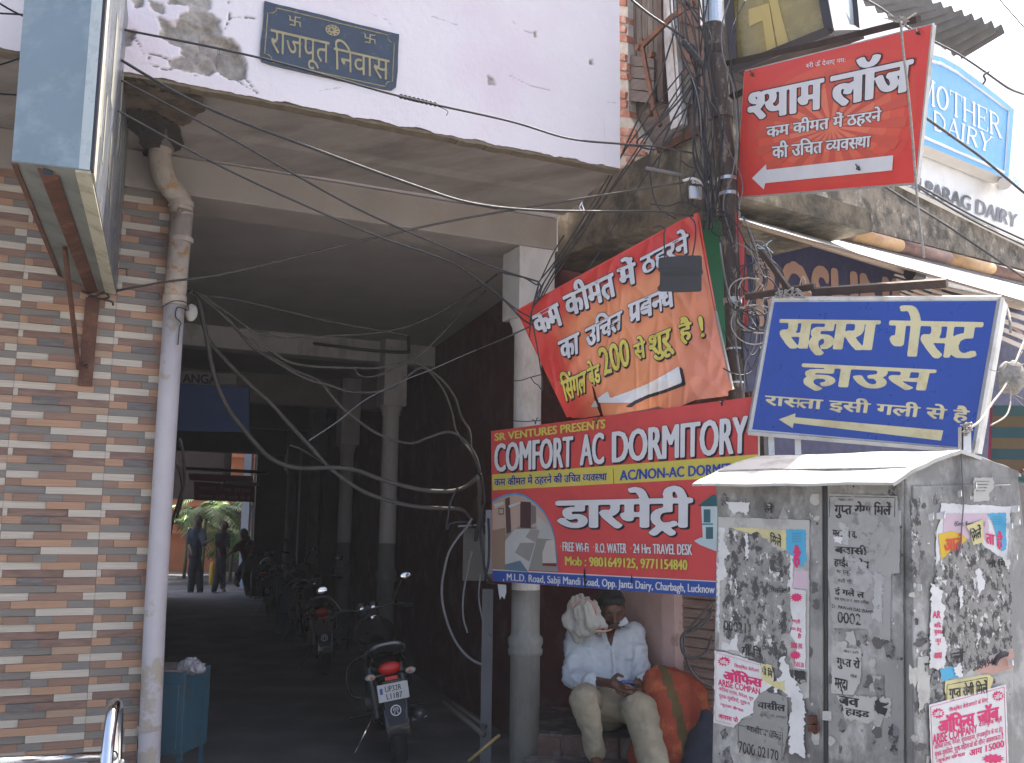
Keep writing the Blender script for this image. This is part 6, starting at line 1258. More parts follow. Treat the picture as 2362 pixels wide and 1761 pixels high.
# ================================================================ motorcycle, built along its own axes then copied
bk_m = flat('gloss black paint', (.012,.012,.014), .18, var=.05); bk_s = flat('black seat', (.018,.018,.02), .6); bk_e = flat('engine grey', (.12,.12,.125), .45, metal=.6); bk_r = flat('red lens', (.55,.008,.008), .15); bk_a = flat('amber lens', (.7,.16,.02), .2); bk_c = flat('clear lens', (.45,.45,.42), .1)
def motorcycle(label, loc, heading, lean, group=None, col=bk_m):
    t = thing('motorcycle', label, 'motorcycle', (0,0,0), group); V = Vector
    def torus(c, R, r, name, mat, par, sc=1.0, n=36, m=12):
        G = [[V(c)+V(((R+r*cos(b)*1)*cos(a), r*sin(b)*sc, (R+r*cos(b))*sin(a))) for b in [2*pi*k/m for k in range(m+1)]] for a in [2*pi*k/n for k in range(n+1)]]; return MB().grid(G).build(name, mat, par, smooth=True)
    for x, nm, w_ in ((0, 'rear_wheel', 1.15), (1.24, 'front_wheel', .95)):
        wh = thing(nm, None, None, (x, 0, .295)); wh.parent = t
        torus((x,0,.295), .245, .048, 'tyre', m_rub, wh, w_); torus((x,0,.295), .205, .014, 'rim', m_chrome, wh, 1.6)
        mb = MB()
        for k in range(5): a = 2*pi*k/5; mb.tube([(x, 0, .295), (x+.2*cos(a), 0, .295+.2*sin(a))], [.018, .012], 6)
        mb.cyl((x,-.05,.295), (x,.05,.295), .045, 16).build('hub', bk_e, wh)
    def arcp(cx, cz, R, a0, a1, w_, name, mat, n=16, th=.004):
        G = [[V((cx+R*cos(a), y, cz+R*sin(a)+(-.02 if abs(y) > w_*.8 else 0))) for y in (-w_, -w_*.9, -w_*.5, 0, w_*.5, w_*.9, w_)] for a in [radians(a0+(a1-a0)*i/n) for i in range(n+1)]]; mb = MB().grid(G); mb.grid([[p+V((0,0,-th)) for p in r] for r in G]); return mb.build(name, mat, t, smooth=True)
    arcp(0, .295, .325, 60, 185, .075, 'rear_mudguard', bk_m); arcp(1.24, .295, .325, 20, 150, .06, 'front_mudguard', col)
    MB().prism([V((-.33,-.055,.33)), V((-.33,.055,.33)), V((-.30,.07,.52)), V((-.30,-.07,.52))], (.012,0,0)).build('mud_flap', flat('navy flap', (.015,.017,.03), .6), t)
    # tail, seat, tank
    tail = MB(); secs = [(-.30,.045,.66,.03),(-.22,.075,.70,.055),(-.05,.10,.69,.075),(.15,.11,.66,.085),(.35,.10,.62,.09)]
    tail.grid([[V((x, wd*cos(a), z+h*sin(a))) for a in [2*pi*k/14 for k in range(15)]] for x, wd, z, h in secs]); tail.build('tail_panel', col, t, smooth=True)
    seat = MB(); secs = [(-.24,.085,.775,.018),(-.18,.11,.785,.035),(.0,.125,.785,.045),(.25,.125,.765,.045),(.42,.10,.755,.035),(.47,.06,.75,.015)]
    seat.grid([[V((x, wd*cos(a), z+h*sin(a))) for a in [2*pi*k/16 for k in range(17)]] for x, wd, z, h in secs]).build('seat', bk_s, t, smooth=True)
    tank = MB(); secs = [(.42,.06,.78,.06),(.48,.12,.81,.10),(.62,.155,.83,.115),(.78,.15,.84,.11),(.88,.10,.83,.09),(.92,.05,.82,.05)]
    tank.grid([[V((x, wd*cos(a), z+h*sin(a))) for a in [2*pi*k/18 for k in range(19)]] for x, wd, z, h in secs]).build('fuel_tank', col, t, smooth=True)
    MB().cyl((.66,0,.94), (.66,0,.955), .035, 16).build('filler_cap', m_chrome, t)
    mb = MB(); mb.tube([(.85,0,.80),(.62,0,.72),(.3,0,.66),(-.2,0,.66)], .022, 8); mb.tube([(.9,0,.82),(.82,0,.45),(.62,0,.30),(.35,0,.28)], .022, 8); mb.tube([(.02,.07,.295),(.42,.08,.32)], .016, 8); mb.tube([(.02,-.07,.295),(.42,-.08,.32)], .016, 8)
    mb.build('frame', bk_m, t)
    for s_ in (-1, 1): MB().tube([(.03,s_*.10,.33),(.10,s_*.11,.66)], .024, 10).build('shock_absorber', bk_e, t); MB().tube([(1.24,s_*.075,.30),(1.06,s_*.075,.88)], .020, 10).build('fork', bk_e, t)
    mb = MB()
    for k in range(7): mb.cube((.66, 0, .50+k*.022), (.15,.14-.006*k,.010))
    mb.cyl((.66,0,.47), (.66,0,.66), .05, 16); mb.build('cylinder_fins', bk_e, t)
    MB().ball((.55,0,.37), 1, 16, 10, (.20,.13,.12)).build('engine', bk_e, t, smooth=True); MB().cyl((.50,-.15,.36), (.50,.15,.36), .075, 20).build('crank_cover', bk_e, t)
    MB().tube(spline([V(p) for p in ((.72,-.05,.55),(.84,-.09,.45),(.74,-.13,.27),(.45,-.15,.24),(.2,-.155,.27),(-.12,-.165,.33),(-.2,-.165,.345))], 5), [.018]*16+[.022]*5+[.038]*10, 12).build('exhaust', bk_e, t, smooth=True)
    # grab rail, lamp, reflector, indicators, plate
    MB().tube(spline([V(p) for p in ((.05,.13,.74),(-.15,.13,.79),(-.30,.10,.83),(-.33,.05,.85),(-.33,-.05,.85),(-.30,-.10,.83),(-.15,-.13,.79),(.05,-.13,.74))], 5), .012, 8).build('grab_rail', flat('grey rail', (.22,.22,.23), .35, metal=.5), t, smooth=True)
    MB().ball((-.325,0,.695), 1, 16, 10, (.03,.075,.042)).build('tail_light', bk_r, t, smooth=True)
    MB().cube((-.34,0,.632), (.012,.085,.024)).build('reflector', bk_r, t, bevel=.003)
    MB().cube((-.32,0,.60), (.02,.12,.03)).build('plate_bracket', bk_m, t)
    for s_ in (-1, 1):
        ind = MB().tube([(-.29,s_*.03,.655),(-.31,s_*.10,.655)], .009, 8).build('indicator', bk_m, t); MB().ball((-.315,s_*.133,.655), 1, 14, 10, (.028,.036,.022)).build('lens', bk_c, ind, smooth=True); MB().ball((-.335,s_*.128,.655), 1, 10, 8, (.012,.014,.012)).build('bulb', bk_a, ind, smooth=True)
    tl = radians(12); pc = V((-.345,0,.545)); pu_ = V((sin(tl)*-0.3, 0, 1)).normalized(); pn = V((-1,0,-.3)).normalized()
    pg_ = MB().box(pc+V((0,.10,0))-pu_*.055, V((0,-.20,0)), pn*-.006, pu_*.11).build('number_plate', flat('plate white', (.62,.62,.60), .4), t)
    class PlateS:
        def at(s, u, v, off=0): return pc + V((0,.10,0))-pu_*.055 + V((0,-.20,0))*u + pu_*.11*(1-v) + pn*off
    if 'foremost' in label:
        ps = PlateS(); write(ps, 'UP32R', ((.24,.12),(.78,.12),(.78,.46),(.24,.46)), [c_ink], pg_, bold=.02, res=20, base_off=.0008, step=.0003); write(ps, 'L1187', ((.26,.56),(.78,.56),(.78,.90),(.26,.90)), [c_ink], pg_, bold=.02, res=20, base_off=.0008, step=.0003)
        MB().poly([ps.at(*p, .0008) for p in ((.07,.2),(.16,.2),(.16,.55),(.07,.55))]).build('blue_mark', flat('plate blue', (.05,.1,.3)), pg_)
        ec = V((-.342,0,.425)); nf = 20; MB().add([ec+V((-.001, .036*cos(a), .036*sin(a))) for a in [2*pi*k/nf for k in range(nf)]]+[ec+V((-.001, .028*cos(a), .028*sin(a))) for a in [2*pi*k/nf for k in range(nf)]], [(k, (k+1) % nf, nf+(k+1) % nf, nf+k) for k in range(nf)]).build('round_emblem', c_white, t)
        mb = MB()
        for pp3 in ([(-.012,-.02),(0,.018),(.012,-.02)], [(-.018,0),(-.008,.02)], [(.018,0),(.008,.02)]): mb.tube([ec+V((-.002,a,b)) for a, b in pp3], .0035, 4)
        mb.build('emblem_strokes', c_white, t)
    MB().cyl((-.1,-.12,.30), (-.1,-.22,.30), .012, 8).build('footrest', m_chrome, t)
    for s_ in (-1, 1): MB().cyl((.40,s_*.10,.30), (.40,s_*.27,.30), .013, 8).build('footrest', m_rub, t)
    MB().tube([(.45,.10,.28),(.40,.30,.02)], .010, 8).build('side_stand', m_chrome, t)
    MB().tube(spline([V(p) for p in ((.98,.30,.95),(1.0,.22,1.0),(1.02,.08,.98),(1.02,-.08,.98),(1.0,-.22,1.0),(.92,-.33,.95))], 5), .011, 8).build('handlebar', bk_m, t, smooth=True)
    for s_ in (-1, 1):
        MB().cyl((.99,s_*.24,.99), (.93,s_*.35,.955), .017, 10).build('grip', m_rub, t)
        mr = MB().tube([(.99,s_*.20,1.0),(1.0,s_*.24,1.08),(.99,s_*.30,1.16)], .006, 6).build('mirror', bk_m, t); MB().ball((.985,s_*.33,1.19), 1, 14, 10, (.018,.055,.036)).build('shell', bk_m, mr, smooth=True); MB().ball((.972,s_*.33,1.19), 1, 14, 8, (.008,.048,.030)).build('glass', m_chrome, mr, smooth=True)
    for s_ in (-1, 1): MB().lathe((1.05,s_*.045,1.0), [(.038,-.05),(.042,.0),(.040,.012),(.02,.022),(.001,.026)], 18, (-.6,0,.8)).build('dial', m_chrome, t, smooth=True)
    MB().ball((1.12,0,.90), 1, 18, 12, (.075,.085,.085)).build('headlamp', bk_m, t, smooth=True); MB().ball((1.15,0,.90), 1, 18, 12, (.065,.075,.075)).build('lens', bk_c, t, smooth=True)
    MB().tube(spline([V(p) for p in ((.82,.03,.34),(.86,.20,.36),(.88,.24,.50),(.88,.18,.62),(.86,0,.66),(.88,-.18,.62),(.88,-.24,.50),(.86,-.20,.36),(.82,-.03,.34))], 5), .012, 8).build('crash_guard', bk_m, t, smooth=True)
    for yy in (.09,): MB().box((-.12,yy,.42), (.36,0,0), (0,.012,0), (0,0,.14)).build('side_guard', bk_m, t)
    place(t, loc, heading, lean); return t
def place(t, loc, heading, lean):
    h = radians(heading); f_ = Vector((sin(h), cos(h), 0)); l_ = Vector((-cos(h), sin(h), 0)); u_ = Vector((0,0,1)); le = radians(lean)
    u2 = u_*cos(le)+l_*sin(le); l2 = l_*cos(le)-u_*sin(le); t.matrix_world = Matrix.Translation(loc) @ Matrix((f_, l2, u2)).transposed().to_4x4()
def clone(o, parent=None):
    c = o.copy(); COL.objects.link(c)
    if parent: c.parent = parent; c.matrix_parent_inverse = o.matrix_parent_inverse
    for ch in list(o.children): clone(ch, c)
    return c
b1 = motorcycle('foremost black motorcycle seen from behind, leaning, with a white number plate and red tail light', Vector((-.735, 7.08, 0)), -12.5, 10, 'motorcycles parked in the passage')
m_shadeplate = flat('plate darkened for shade', (.10,.06,.04), .8)  # plate colour darkened to imitate deep shade
def bike2(label, px, Y, hd, lean):
    c = clone(b1); c['label'] = label; P = PY(px, 1236, Y); place(c, Vector((P.x, Y, gz(Y))), hd, lean)
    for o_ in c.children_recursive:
        if o_.name.startswith('number_plate'): o_.material_slots[0].link = 'OBJECT'; o_.material_slots[0].material = m_shadeplate
        if o_.name.split('.')[0] in ('glass', 'shell', 'dial', 'lens'): o_.material_slots[0].link = 'OBJECT'; o_.material_slots[0].material = bk_m  # bright parts blackened so the rear bikes sink into shade
    return c
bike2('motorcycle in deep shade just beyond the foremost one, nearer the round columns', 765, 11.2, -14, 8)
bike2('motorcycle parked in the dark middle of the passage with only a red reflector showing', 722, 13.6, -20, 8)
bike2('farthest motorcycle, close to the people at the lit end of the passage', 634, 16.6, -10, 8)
bpy.context.view_layer.update()
# ================================================================ things in and before the passage
def Pz(Z, x, y, Y): return PY(*Z(x, y), Y)
tb2 = thing('teal_cabinet', 'small teal metal cabinet on legs behind the foot of the drain pipe', 'cabinet', (-1.95, 5.75, 0))
c2 = Pz(ZB, 1180, 1075, 5.72); xr = c2.x; zt_ = c2.z; zb2 = Pz(ZB, 1180, 1600, 5.72).z
MB().box((xr-.42, 5.72, zb2), (.42, .0, 0), (.04, .34, 0), (0,0,zt_-zb2)).build('case', m_teal, tb2, bevel=.004)
MB().box((xr-.39, 5.712, zb2+.03), (.36, 0, 0), (0, .01, 0), (0,0,zt_-zb2-.10)).build('door', m_teal, tb2, bevel=.003)
for dx, dy in ((-.40,.02),(-.03,.02),(-.37,.32),(0,.32)): MB().box((xr+dx, 5.72+dy, 0), (.025,0,0), (0,.025,0), (0,0,zb2)).build('leg', m_teal, tb2)
MB().box((xr-.43, 5.71, zt_+.001), (.40,0,0), (.04,.34,0), (0,0,.012)).build('top', flat('dusty top', (.22,.19,.18), .9), tb2)
o = blob([(Pz(ZB,1150,1050,5.75), Pz(ZB,1210,1030,5.75), .03, .045), (Pz(ZB,1210,1035,5.75), Pz(ZB,1265,1050,5.72), .045, .03), (Pz(ZB,1265,1050,5.72), Pz(ZB,1300,1052,5.7), .025, .008)], .007, 'plastic_bag', flat('crumpled clear plastic', (.35,.34,.36), .15, bump=.4, bs=60), None, 0, lambda c: .014*abs(noise.noise(c*38))+.008*noise.noise(c*90)); tag(o, 'crumpled clear plastic bag lying on top of the teal cabinet', 'plastic bag')
rl = thing('steel_railing', 'polished steel tube railing at the bottom left corner, in front of the tiled pier', 'railing', tuple(Pz(ZB, 700, 1640, 4.4)))
MB().tube([Pz(ZB,-300,1660,4.05), Pz(ZB,0,1640,4.2), Pz(ZB,712,1604,4.4)], .021, 18).build('top_tube', m_chrome, rl, smooth=True)
MB().tube(spline([Pz(ZB,x,y,Y) for x, y, Y in ((672,1700,4.3),(690,1500,4.35),(715,1320,4.42),(732,1278,4.50),(745,1300,4.62),(742,1450,4.66),(735,1700,4.66))], 6), .026, 18).build('bent_tube', m_chrome, rl, smooth=True)
MB().ball(Pz(ZB,775,1642,4.4), .013, 12, 8).build('knob', m_chrome, rl, smooth=True); MB().ball(Pz(ZB,716,1606,4.4), .022, 14, 10).build('end_cap', m_chrome, rl, smooth=True)
eb = thing('meter_box', 'small open grey meter box on the red passage wall with cables hanging from it', 'electrical box', tuple(Pz(ZD, 1700, 450, 6.9)))
MB().box(Pz(ZD,1665,600,6.95), (.20,0,0), (0,.12,0), (0,0,.36)).build('case', flat('old grey box', (.13,.12,.11), .8), eb, bevel=.004); MB().box(Pz(ZD,1640,290,6.85), (.24,-.02,.02), (0,.15,0), (0,0,.01)).build('lid', flat('pale lid', (.28,.28,.28), .7), eb)
mb = MB().box(Pz(ZD,1795,560,6.7), (.13,0,0), (0,.05,0), (0,0,.42)); tag(mb.build('panel_board', flat('pale panel', (.26,.27,.29), .7), None), 'pale grey panel board beside the left edge of the dormitory hoarding', 'panel')
p = Pz(ZD, 1800, 1490, 6.62); mb = MB().box((p.x-.035, 6.62, 0), (.07,0,0), (0,.06,0), (0,0,Pz(ZD,1800,650,6.62).z)); tag(mb.build('grey_post', M('grey post', (.15,.15,.155), .8, var=.2, bump=.2), None), 'square grey post standing left of the stone column', 'post')
for i, (a, b_, r, lb) in enumerate([((1700,1640,6.2),(1880,1488,6.25),.010,'pale bamboo stick lying near the foot of the stone column'), ((1560,1300,6.9),(1790,1490,6.5),.018,'dusty stick slanting down behind the motorcycle wheel'), ((1610,1310,6.9),(1800,1440,6.6),.014,'thinner stick above the one behind the motorcycle wheel')]):
    tag(MB().tube([Pz(ZD,*a), Pz(ZD,*b_)], r, 8).build('stick', flat('bamboo' if i == 0 else 'dusty wood', (.30,.21,.08) if i == 0 else (.10,.085,.07), .7), None, smooth=True), lb, 'stick', None)
tag(MB().lathe(Vector((PY(673,1236,14.5).x, 14.5, gz(14.5))), [(.17,0),(.19,.05),(.18,.4),(.19,.75),(.16,.8)], 20).build('barrel', flat('blue plastic', (.04,.08,.16), .4), None, smooth=True), 'dull blue barrel standing in the dark right side of the passage', 'barrel')
gp = thing('green_strip', 'narrow green board behind the pole beside the tilted banner', 'board', tuple(PY(1640, 600, 5.75)))
MB().prism([PY(*p, 5.75) for p in ((1621,500),(1662,500),(1690,730),(1700,800),(1640,800),(1632,700))], (0,.03,0)).build('board', flat('green board', (.01,.13,.055), .5), gp)
rc = thing('red_cloth', 'faded red cloth strip hanging down the right side of the pole', 'cloth', tuple(PY(1716, 650, 5.1)))
G = [[PY(xa+4*sin(y*.02), y, 5.12+.01*sin(xa)) for xa in (x0, (x0+x1)/2, x1)] for y, x0, x1 in ((490,1697,1702),(540,1703,1716),(600,1706,1722),(650,1708,1723),(690,1707,1724),(730,1710,1724),(762,1714,1720))]
MB().grid(G).build('strip', flat('faded red cloth', (.38,.05,.05), .9), rc, smooth=True)
# pole
pol = thing('utility_pole', 'rusty steel tube pole with clamps and bands, wrapped in black cables', 'pole', (PY(1740,1919,5.2).x, 5.2, 0))
pw = [(1622,-160),(1640,0),(1655,182),(1671,330),(1681,470),(1687,560),(1690,700),(1698,889),(1712,1200)]; PP_ = [PY(u, v, 5.2) for u, v in pw]; PP_.append(Vector((PP_[-1].x+.02, 5.2, 0)))
MB().tube(PP_, [.056,.055,.054,.052,.051,.050,.044,.042,.044,.048], 20).build('tube', m_pole, pol, smooth=True)
def pat(v, off=0):
    for (u0, v0), (u1, v1) in zip(pw[:-1], pw[1:]):
        if v0 <= v <= v1: return PY(u0+(u1-u0)*(v-v0)/(v1-v0), v, 5.2)
dpl = (pat(300)-pat(900)).normalized()
for v, r, h, m_ in ((255,.066,.10,m_pole),(30,.066,.16,m_steel),(415,.0555,.018,m_steel),(450,.0555,.018,m_steel),(490,.058,.06,m_pole),(695,.050,.03,m_steel),(806,.046,.010,m_steel),(884,.045,.010,m_steel),(120,.058,.05,m_rustd)): ring(pat(v), r, h, m_, 'clamp', pol, dpl)
MB().tube([PY(*Z3(935,1068), 5.1), PY(*Z3(1160,1112), 5.18)], .010, 8).build('spike', m_cablel, pol)
mb = MB(); c = PY(*Z3(1250,1225), 5.15); mb.cube(c, (.07,.02,.07), .2).cube(c+Vector((.03,0,.06)), (.10,.015,.02), .2); mb.build('cleat', m_steel, pol, bevel=.003)
MB().tube(spline([PY(*Z3(x,y), 5.13) for x, y in ((1170,1150),(1240,1135),(1300,1170),(1320,1200))], 5), .008, 8).build('hook', m_steel, pol, smooth=True)
ins = MB().tube([PY(*Z3(1180,275), 5.05), PY(*Z3(1280,400), 5.08)], .014, 10); 
for k in range(7): q = PY(*Z3(1180,275), 5.05).lerp(PY(*Z3(1280,400), 5.08), k/6); ins.ball(q, .021, 8, 6)
tag(ins.build('cable_joint', m_cable, None, smooth=True), 'ribbed black cable joint hanging near the pole top', 'cable joint')
# ---- the lit yard at the far end
yard = M('yard paving', (.14,.135,.125), .9, var=.2, vs=3)
y0 = 22.4; struct(MB().add([(-16,y0,.296),(-2,y0,.296),(-2,36,.298),(-16,36,.298)], [(0,1,2,3)]).build('yard_paving', yard, None))
oh = thing('orange_house', 'orange-washed house wall with ledges beyond the far end of the passage', 'building', (-10, 33, .3)); m_or = M('orange wash', (.52,.17,.06), .85, var=.2, vs=1)
MB().box((-16,33,.29), (14,0,0), (0,.4,0), (0,0,7)).build('wall', m_or, oh)
for z in (1.5, 2.4, 3.3, 4.0): MB().box((-15,32.7,z), (9.5-z*.4,0,0), (0,.29,0), (0,0,.12)).build('ledge', m_or, oh)
MB().box((-9.6,32.9,.3), (.8,0,0), (0,.09,0), (0,0,2.1)).build('doorway', m_rustd, oh)
p = PY(566, 1225, 23.2); tag(MB().cube((p.x, 23.2, 2.3), (.17,.2,4.05)).build('white_pillar', flat('white pillar', (.62,.66,.74), .8), None), 'slim pale pillar in daylight at the right of the far opening', 'pillar')
p = PY(492, 1261, 24.5); tag(MB().lathe((p.x, 24.5, .3), [(.05,.0),(.06,.05),(.06,.45),(.05,.5),(.02,.55)], 16).build('yellow_drum', flat('yellow plastic', (.62,.36,.01), .5), None, smooth=True), 'tall yellow drum in the lit yard between the two standing people', 'drum')
q = PY(404, 1150, 22.6); q2 = PY(512, 1150, 22.6); tag(MB().box((q.x-1.5, 22.6, q.z), (q2.x-q.x+1.5,0,0), (0,.6,0), (0,0,2.2)).build('dark_block', m_rustd, None), 'dark block added to darken the upper left of the far opening', 'building')  # added block, its dark colour stands for the gloom there
# added block right of the yard, out of view, to cast shade on it
MB_ = MB().box((-5.85,22.7,.2), (4,0,0), (0,10,0), (0,0,7.5)); tag(MB_.build('yard_shade_block', m_dark, None), 'added dark block out of view that shades the far yard from the right', 'building')
def palm(label, loc, h, nf, seed, col, L_=1.1):
    r_ = random.Random(seed); t = thing('palm', label, 'palm', tuple(loc), 'potted and planted palms in the far yard'); loc = Vector(loc)
    MB().tube([loc, loc+Vector((.03,0,h*.55))], [.05,.035], 8).build('trunk', flat('palm stem', (.16,.14,.06)), t, smooth=True)
    mb = MB(); st = MB()
    for k in range(nf):
        a = 2*pi*k/nf+r_.uniform(-.3,.3); ln = L_*r_.uniform(.8,1.2); up_ = r_.uniform(.5,1.1); pts = []
        for i in range(11): f = i/10; pts.append(loc+Vector((.03,0,h*.55))+Vector((cos(a)*ln*f, sin(a)*ln*f, ln*(up_*f-1.05*f*f)+h*.05*f)))
        st.tube(pts, [.012*(1-.8*i/10) for i in range(11)], 5)
        for i in range(2, 11):
            for j in (0, .5):
                p0 = pts[i-1].lerp(pts[i], j); d_ = (pts[i]-pts[i-1]).normalized(); sd_ = d_.cross(Vector((0,0,1))).normalized()
                for s_ in (-1, 1):
                    tip = p0+sd_*s_*.26*ln*sin(pi*(.12+.8*i/11))+d_*.14-Vector((0,0,.09+r_.uniform(0,.06))); w2 = d_*.022; mb.add([p0-w2, p0+w2, (p0+tip)/2+w2*1.3+Vector((0,0,.02)), tip, (p0+tip)/2-w2*1.3+Vector((0,0,.02))], [(0,1,2,3,4)])
    st.build('frond_stems', flat('frond stem', (.25,.27,.06)), t); mb.build('fronds', M('palm leaf %d' % seed, col, .45, var=.35, vs=6), t)
for i, (px, Y, h, nf, c, lb) in enumerate([(470,25.5,2.9,13,(.16,.24,.05),'tall arching palm above the heads of the two standing people'), (535,26.5,1.9,14,(.10,.24,.03),'bushy bright green palm right of the middle standing person'), (430,28,2.6,12,(.10,.17,.04),'palm at the left edge of the far yard'), (515,29.5,3.4,13,(.09,.18,.05),'farthest palm, against the orange house'), (560,28.5,1.5,12,(.07,.18,.03),'low palm at the foot of the pale pillar')]):
    P = PY(px, 1236, Y); palm(lb, (P.x, Y, .3), h, nf, 5+i, c)
# ================================================================ cables
Hc2 = lambda pts, Y0, Y1: [(x*1.0659, y*1.0659, Y0+(Y1-Y0)*i/(len(pts)-1)) for i, (x, y) in enumerate(pts)]
gF = 'black cables crossing the front of the building'
cable(Hc2([(190,45),(245,60),(560,125),(870,210),(1100,262),(1230,300),(1345,312),(1420,318),(1500,332)], 3.9, 5.1), .0055, m_cable, 'uppermost straight cable crossing below the name plate to the pole', group=gF)
j_ = [(x*1.0659, y*1.0659, Y) for x, y, Y in ((868,209,4.62),(885,214,4.62),(905,219,4.62),(925,222,4.62),(942,226,4.62))]
mb = MB().tube([PY(*p) for p in j_], .008, 6)
for k in range(9): q = PY(*j_[0]).lerp(PY(*j_[-1]), k/8); mb.ball(q, .012, 8, 6)
tag(mb.build('cable_splice', m_cable, None, smooth=True), 'lumpy taped splice on the uppermost cable right of the name plate', 'cable joint')
cable([(*Z2(1675,895), 4.68), (*Z2(1770,940), 4.68), (*Z2(1762,980), 4.68)], .002, m_cable, 'stray wire end under the taped splice', 'wire', 'wire')
cable(Hc2([(190,85),(245,120),(440,230),(700,330),(900,403),(1020,440),(1150,455),(1300,458),(1420,458),(1500,468)], 3.9, 5.1), .0065, m_cable, 'long sagging cable from the light box along the ceiling edge to the pole', group=gF)
cable(Hc2([(190,135),(245,165),(500,300),(650,385),(800,465),(985,545),(1085,585),(1165,610)], 3.9, 5.3), .0055, m_cable, 'cable slanting from the light box to the knot beside the column capital', group=gF)
cable(Hc2([(190,205),(255,240),(400,320),(560,400),(800,505),(935,552),(1000,582),(1080,640),(1130,690),(1155,705)], 3.9, 5.5), .0050, m_cable, 'lowest slanting cable from the light box to the corner of the tilted banner', group=gF)
cable([PT.at(*ZA(640,215), .06)] + [PY(x*1.0659, y*1.0659, Y) for x, y, Y in ((350,612,5.0),(500,590,5.0),(800,518,5.05),(1000,474,5.1),(1260,430,5.1),(1480,395,5.15))], .006, m_rope if False else m_cableg, 'dusty twisted stay wire from the wall bracket to the pole', 'stay_wire', 'wire')
cable([(*Z3(530,1285), 5.1), (*Z3(515,1320), 5.08), (*Z3(545,1350), 5.08), (*Z3(525,1290), 5.1)], .004, m_steel, 'small metal hook on the twisted stay wire', 'hook', 'hook')
cable(Hc2([(-30,-10),(50,35),(160,70)], 3.6, 4.0), .004, m_cable, 'thin cable at the top left corner behind the light box', group=gF)
cable(Hc2([(-30,28),(48,32),(150,40)], 3.6, 4.0), .004, m_cable, 'nearly level thin cable at the top left, just below the corner one', group=gF)
cable(Hc2([(-30,150),(45,125),(120,90)], 3.7, 4.0), .004, m_cable, 'thin cable rising to the left side of the light box', group=gF)
cable(Hc2([(-30,202),(38,206),(120,212)], 3.7, 4.0), .004, m_cable, 'level thin cable meeting the lower left side of the light box', group=gF)
# passage cables
def az(pts, Y0=5.5, Y1=6.6, Z=ZC): return [(*Z(x, y), Y0+(Y1-Y0)*i/(len(pts)-1)) for i, (x, y) in enumerate(pts)]
gA = 'dusty cables sagging across the passage mouth'
for pts, r, lb in (([(100,60),(160,120),(200,300),(260,600),(330,770),(400,880),(550,1060),(640,1135),(760,1178),(900,1185),(1000,1180),(1150,1195),(1300,1250),(1450,1295),(1600,1325),(1760,1330),(1860,1300),(1930,1240)], .0135, 'thick dusty cable sagging lowest at the left then running right in a long wave'),
    ([(110,60),(150,110),(190,270),(230,380),(340,510),(470,640),(620,775),(750,920),(880,1060),(1000,1190),(1200,1330),(1400,1400),(1550,1430),(1700,1440),(1830,1450),(1880,1500)], .0125, 'thick dusty cable running diagonally down to the meter box'),
    ([(130,70),(220,110),(350,240),(480,395),(550,450),(680,510),(760,560),(920,630),(1000,720),(1080,810),(1170,880),(1250,940),(1350,990),(1450,1020),(1530,1025),(1620,990),(1750,955),(1850,1010),(1920,1110),(1950,1220)], .009, 'cable dipping in the middle of the passage and humping up before the red wall'),
    ([(130,72),(230,120),(370,270),(500,410),(560,455),(700,540),(850,620),(980,655),(1100,695),(1200,705),(1320,695),(1420,660),(1500,590),(1580,548),(1650,600),(1720,700),(1770,830),(1800,960),(1900,1100),(1945,1220)], .0075, 'pale cable looping over a hump beside the second column'),
    ([(140,70),(300,200),(450,340),(620,440),(720,505),(850,535),(1000,545),(1150,548),(1280,550),(1400,530),(1520,512),(1620,560),(1720,640),(1790,740),(1830,860),(1880,950),(1890,1060)], .008, 'upper cable nearly level past the second column then dropping right'),
    ([(150,75),(330,190),(500,310),(620,345),(720,358),(860,352),(1000,345),(1150,338),(1300,325),(1420,303),(1550,262),(1700,190),(1850,95),(1960,25),(2060,-50)], .006, 'thin pale cable rising across the ceiling to the knot'),
    ([(1150,560),(1180,595),(1240,606),(1320,588),(1450,530),(1550,480),(1680,360),(1780,250),(1880,150),(1985,55)], .006, 'thin cable climbing steeply from the second column to the knot'),
    ([(860,1010),(1040,890),(1190,770),(1330,690),(1480,620),(1640,557),(1850,465),(2065,378),(2200,320)], .004, 'very thin straight wire crossing to the stone column'),
    ([(150,85),(400,115),(700,185),(1000,255),(1300,310),(1500,345)], .006, 'rusty wire stretched along the ceiling of the passage'),
    ([(40,1000),(62,1100),(70,1250),(40,1380),(0,1500),(-20,1600)], .010, 'dark cable hanging behind the drain pipe'),
    ([(20,1150),(50,1250),(55,1380),(20,1500)], .008, 'second dark cable hanging close behind the drain pipe'),
    ([(740,1040),(800,1060),(900,1120),(990,1180)], .006, 'short cable between the far columns and the thick cables'),
    ([(1930,1240),(1945,1320),(1940,1400),(1945,1500),(1920,1640)], .014, 'cable bundle dropping down beside the hoarding'),
    ([(1955,1220),(1965,1300),(1975,1390),(1960,1450),(1975,1600)], .008, 'thinner cable dropping beside the hoarding'),
    ([(600,368),(900,395),(1280,440),(1480,448),(1495,430),(1490,350),(1505,330)], .016, 'dark conduit pipe along the second beam with an upturned end')):
    cable(az(pts, 5.5 if 'conduit' not in lb else 10.1, 6.6 if 'conduit' not in lb else 10.1), r, m_cableg if r > .0055 else m_cablel, lb, group=gA if 'sag' in lb or 'cable' in lb else None)
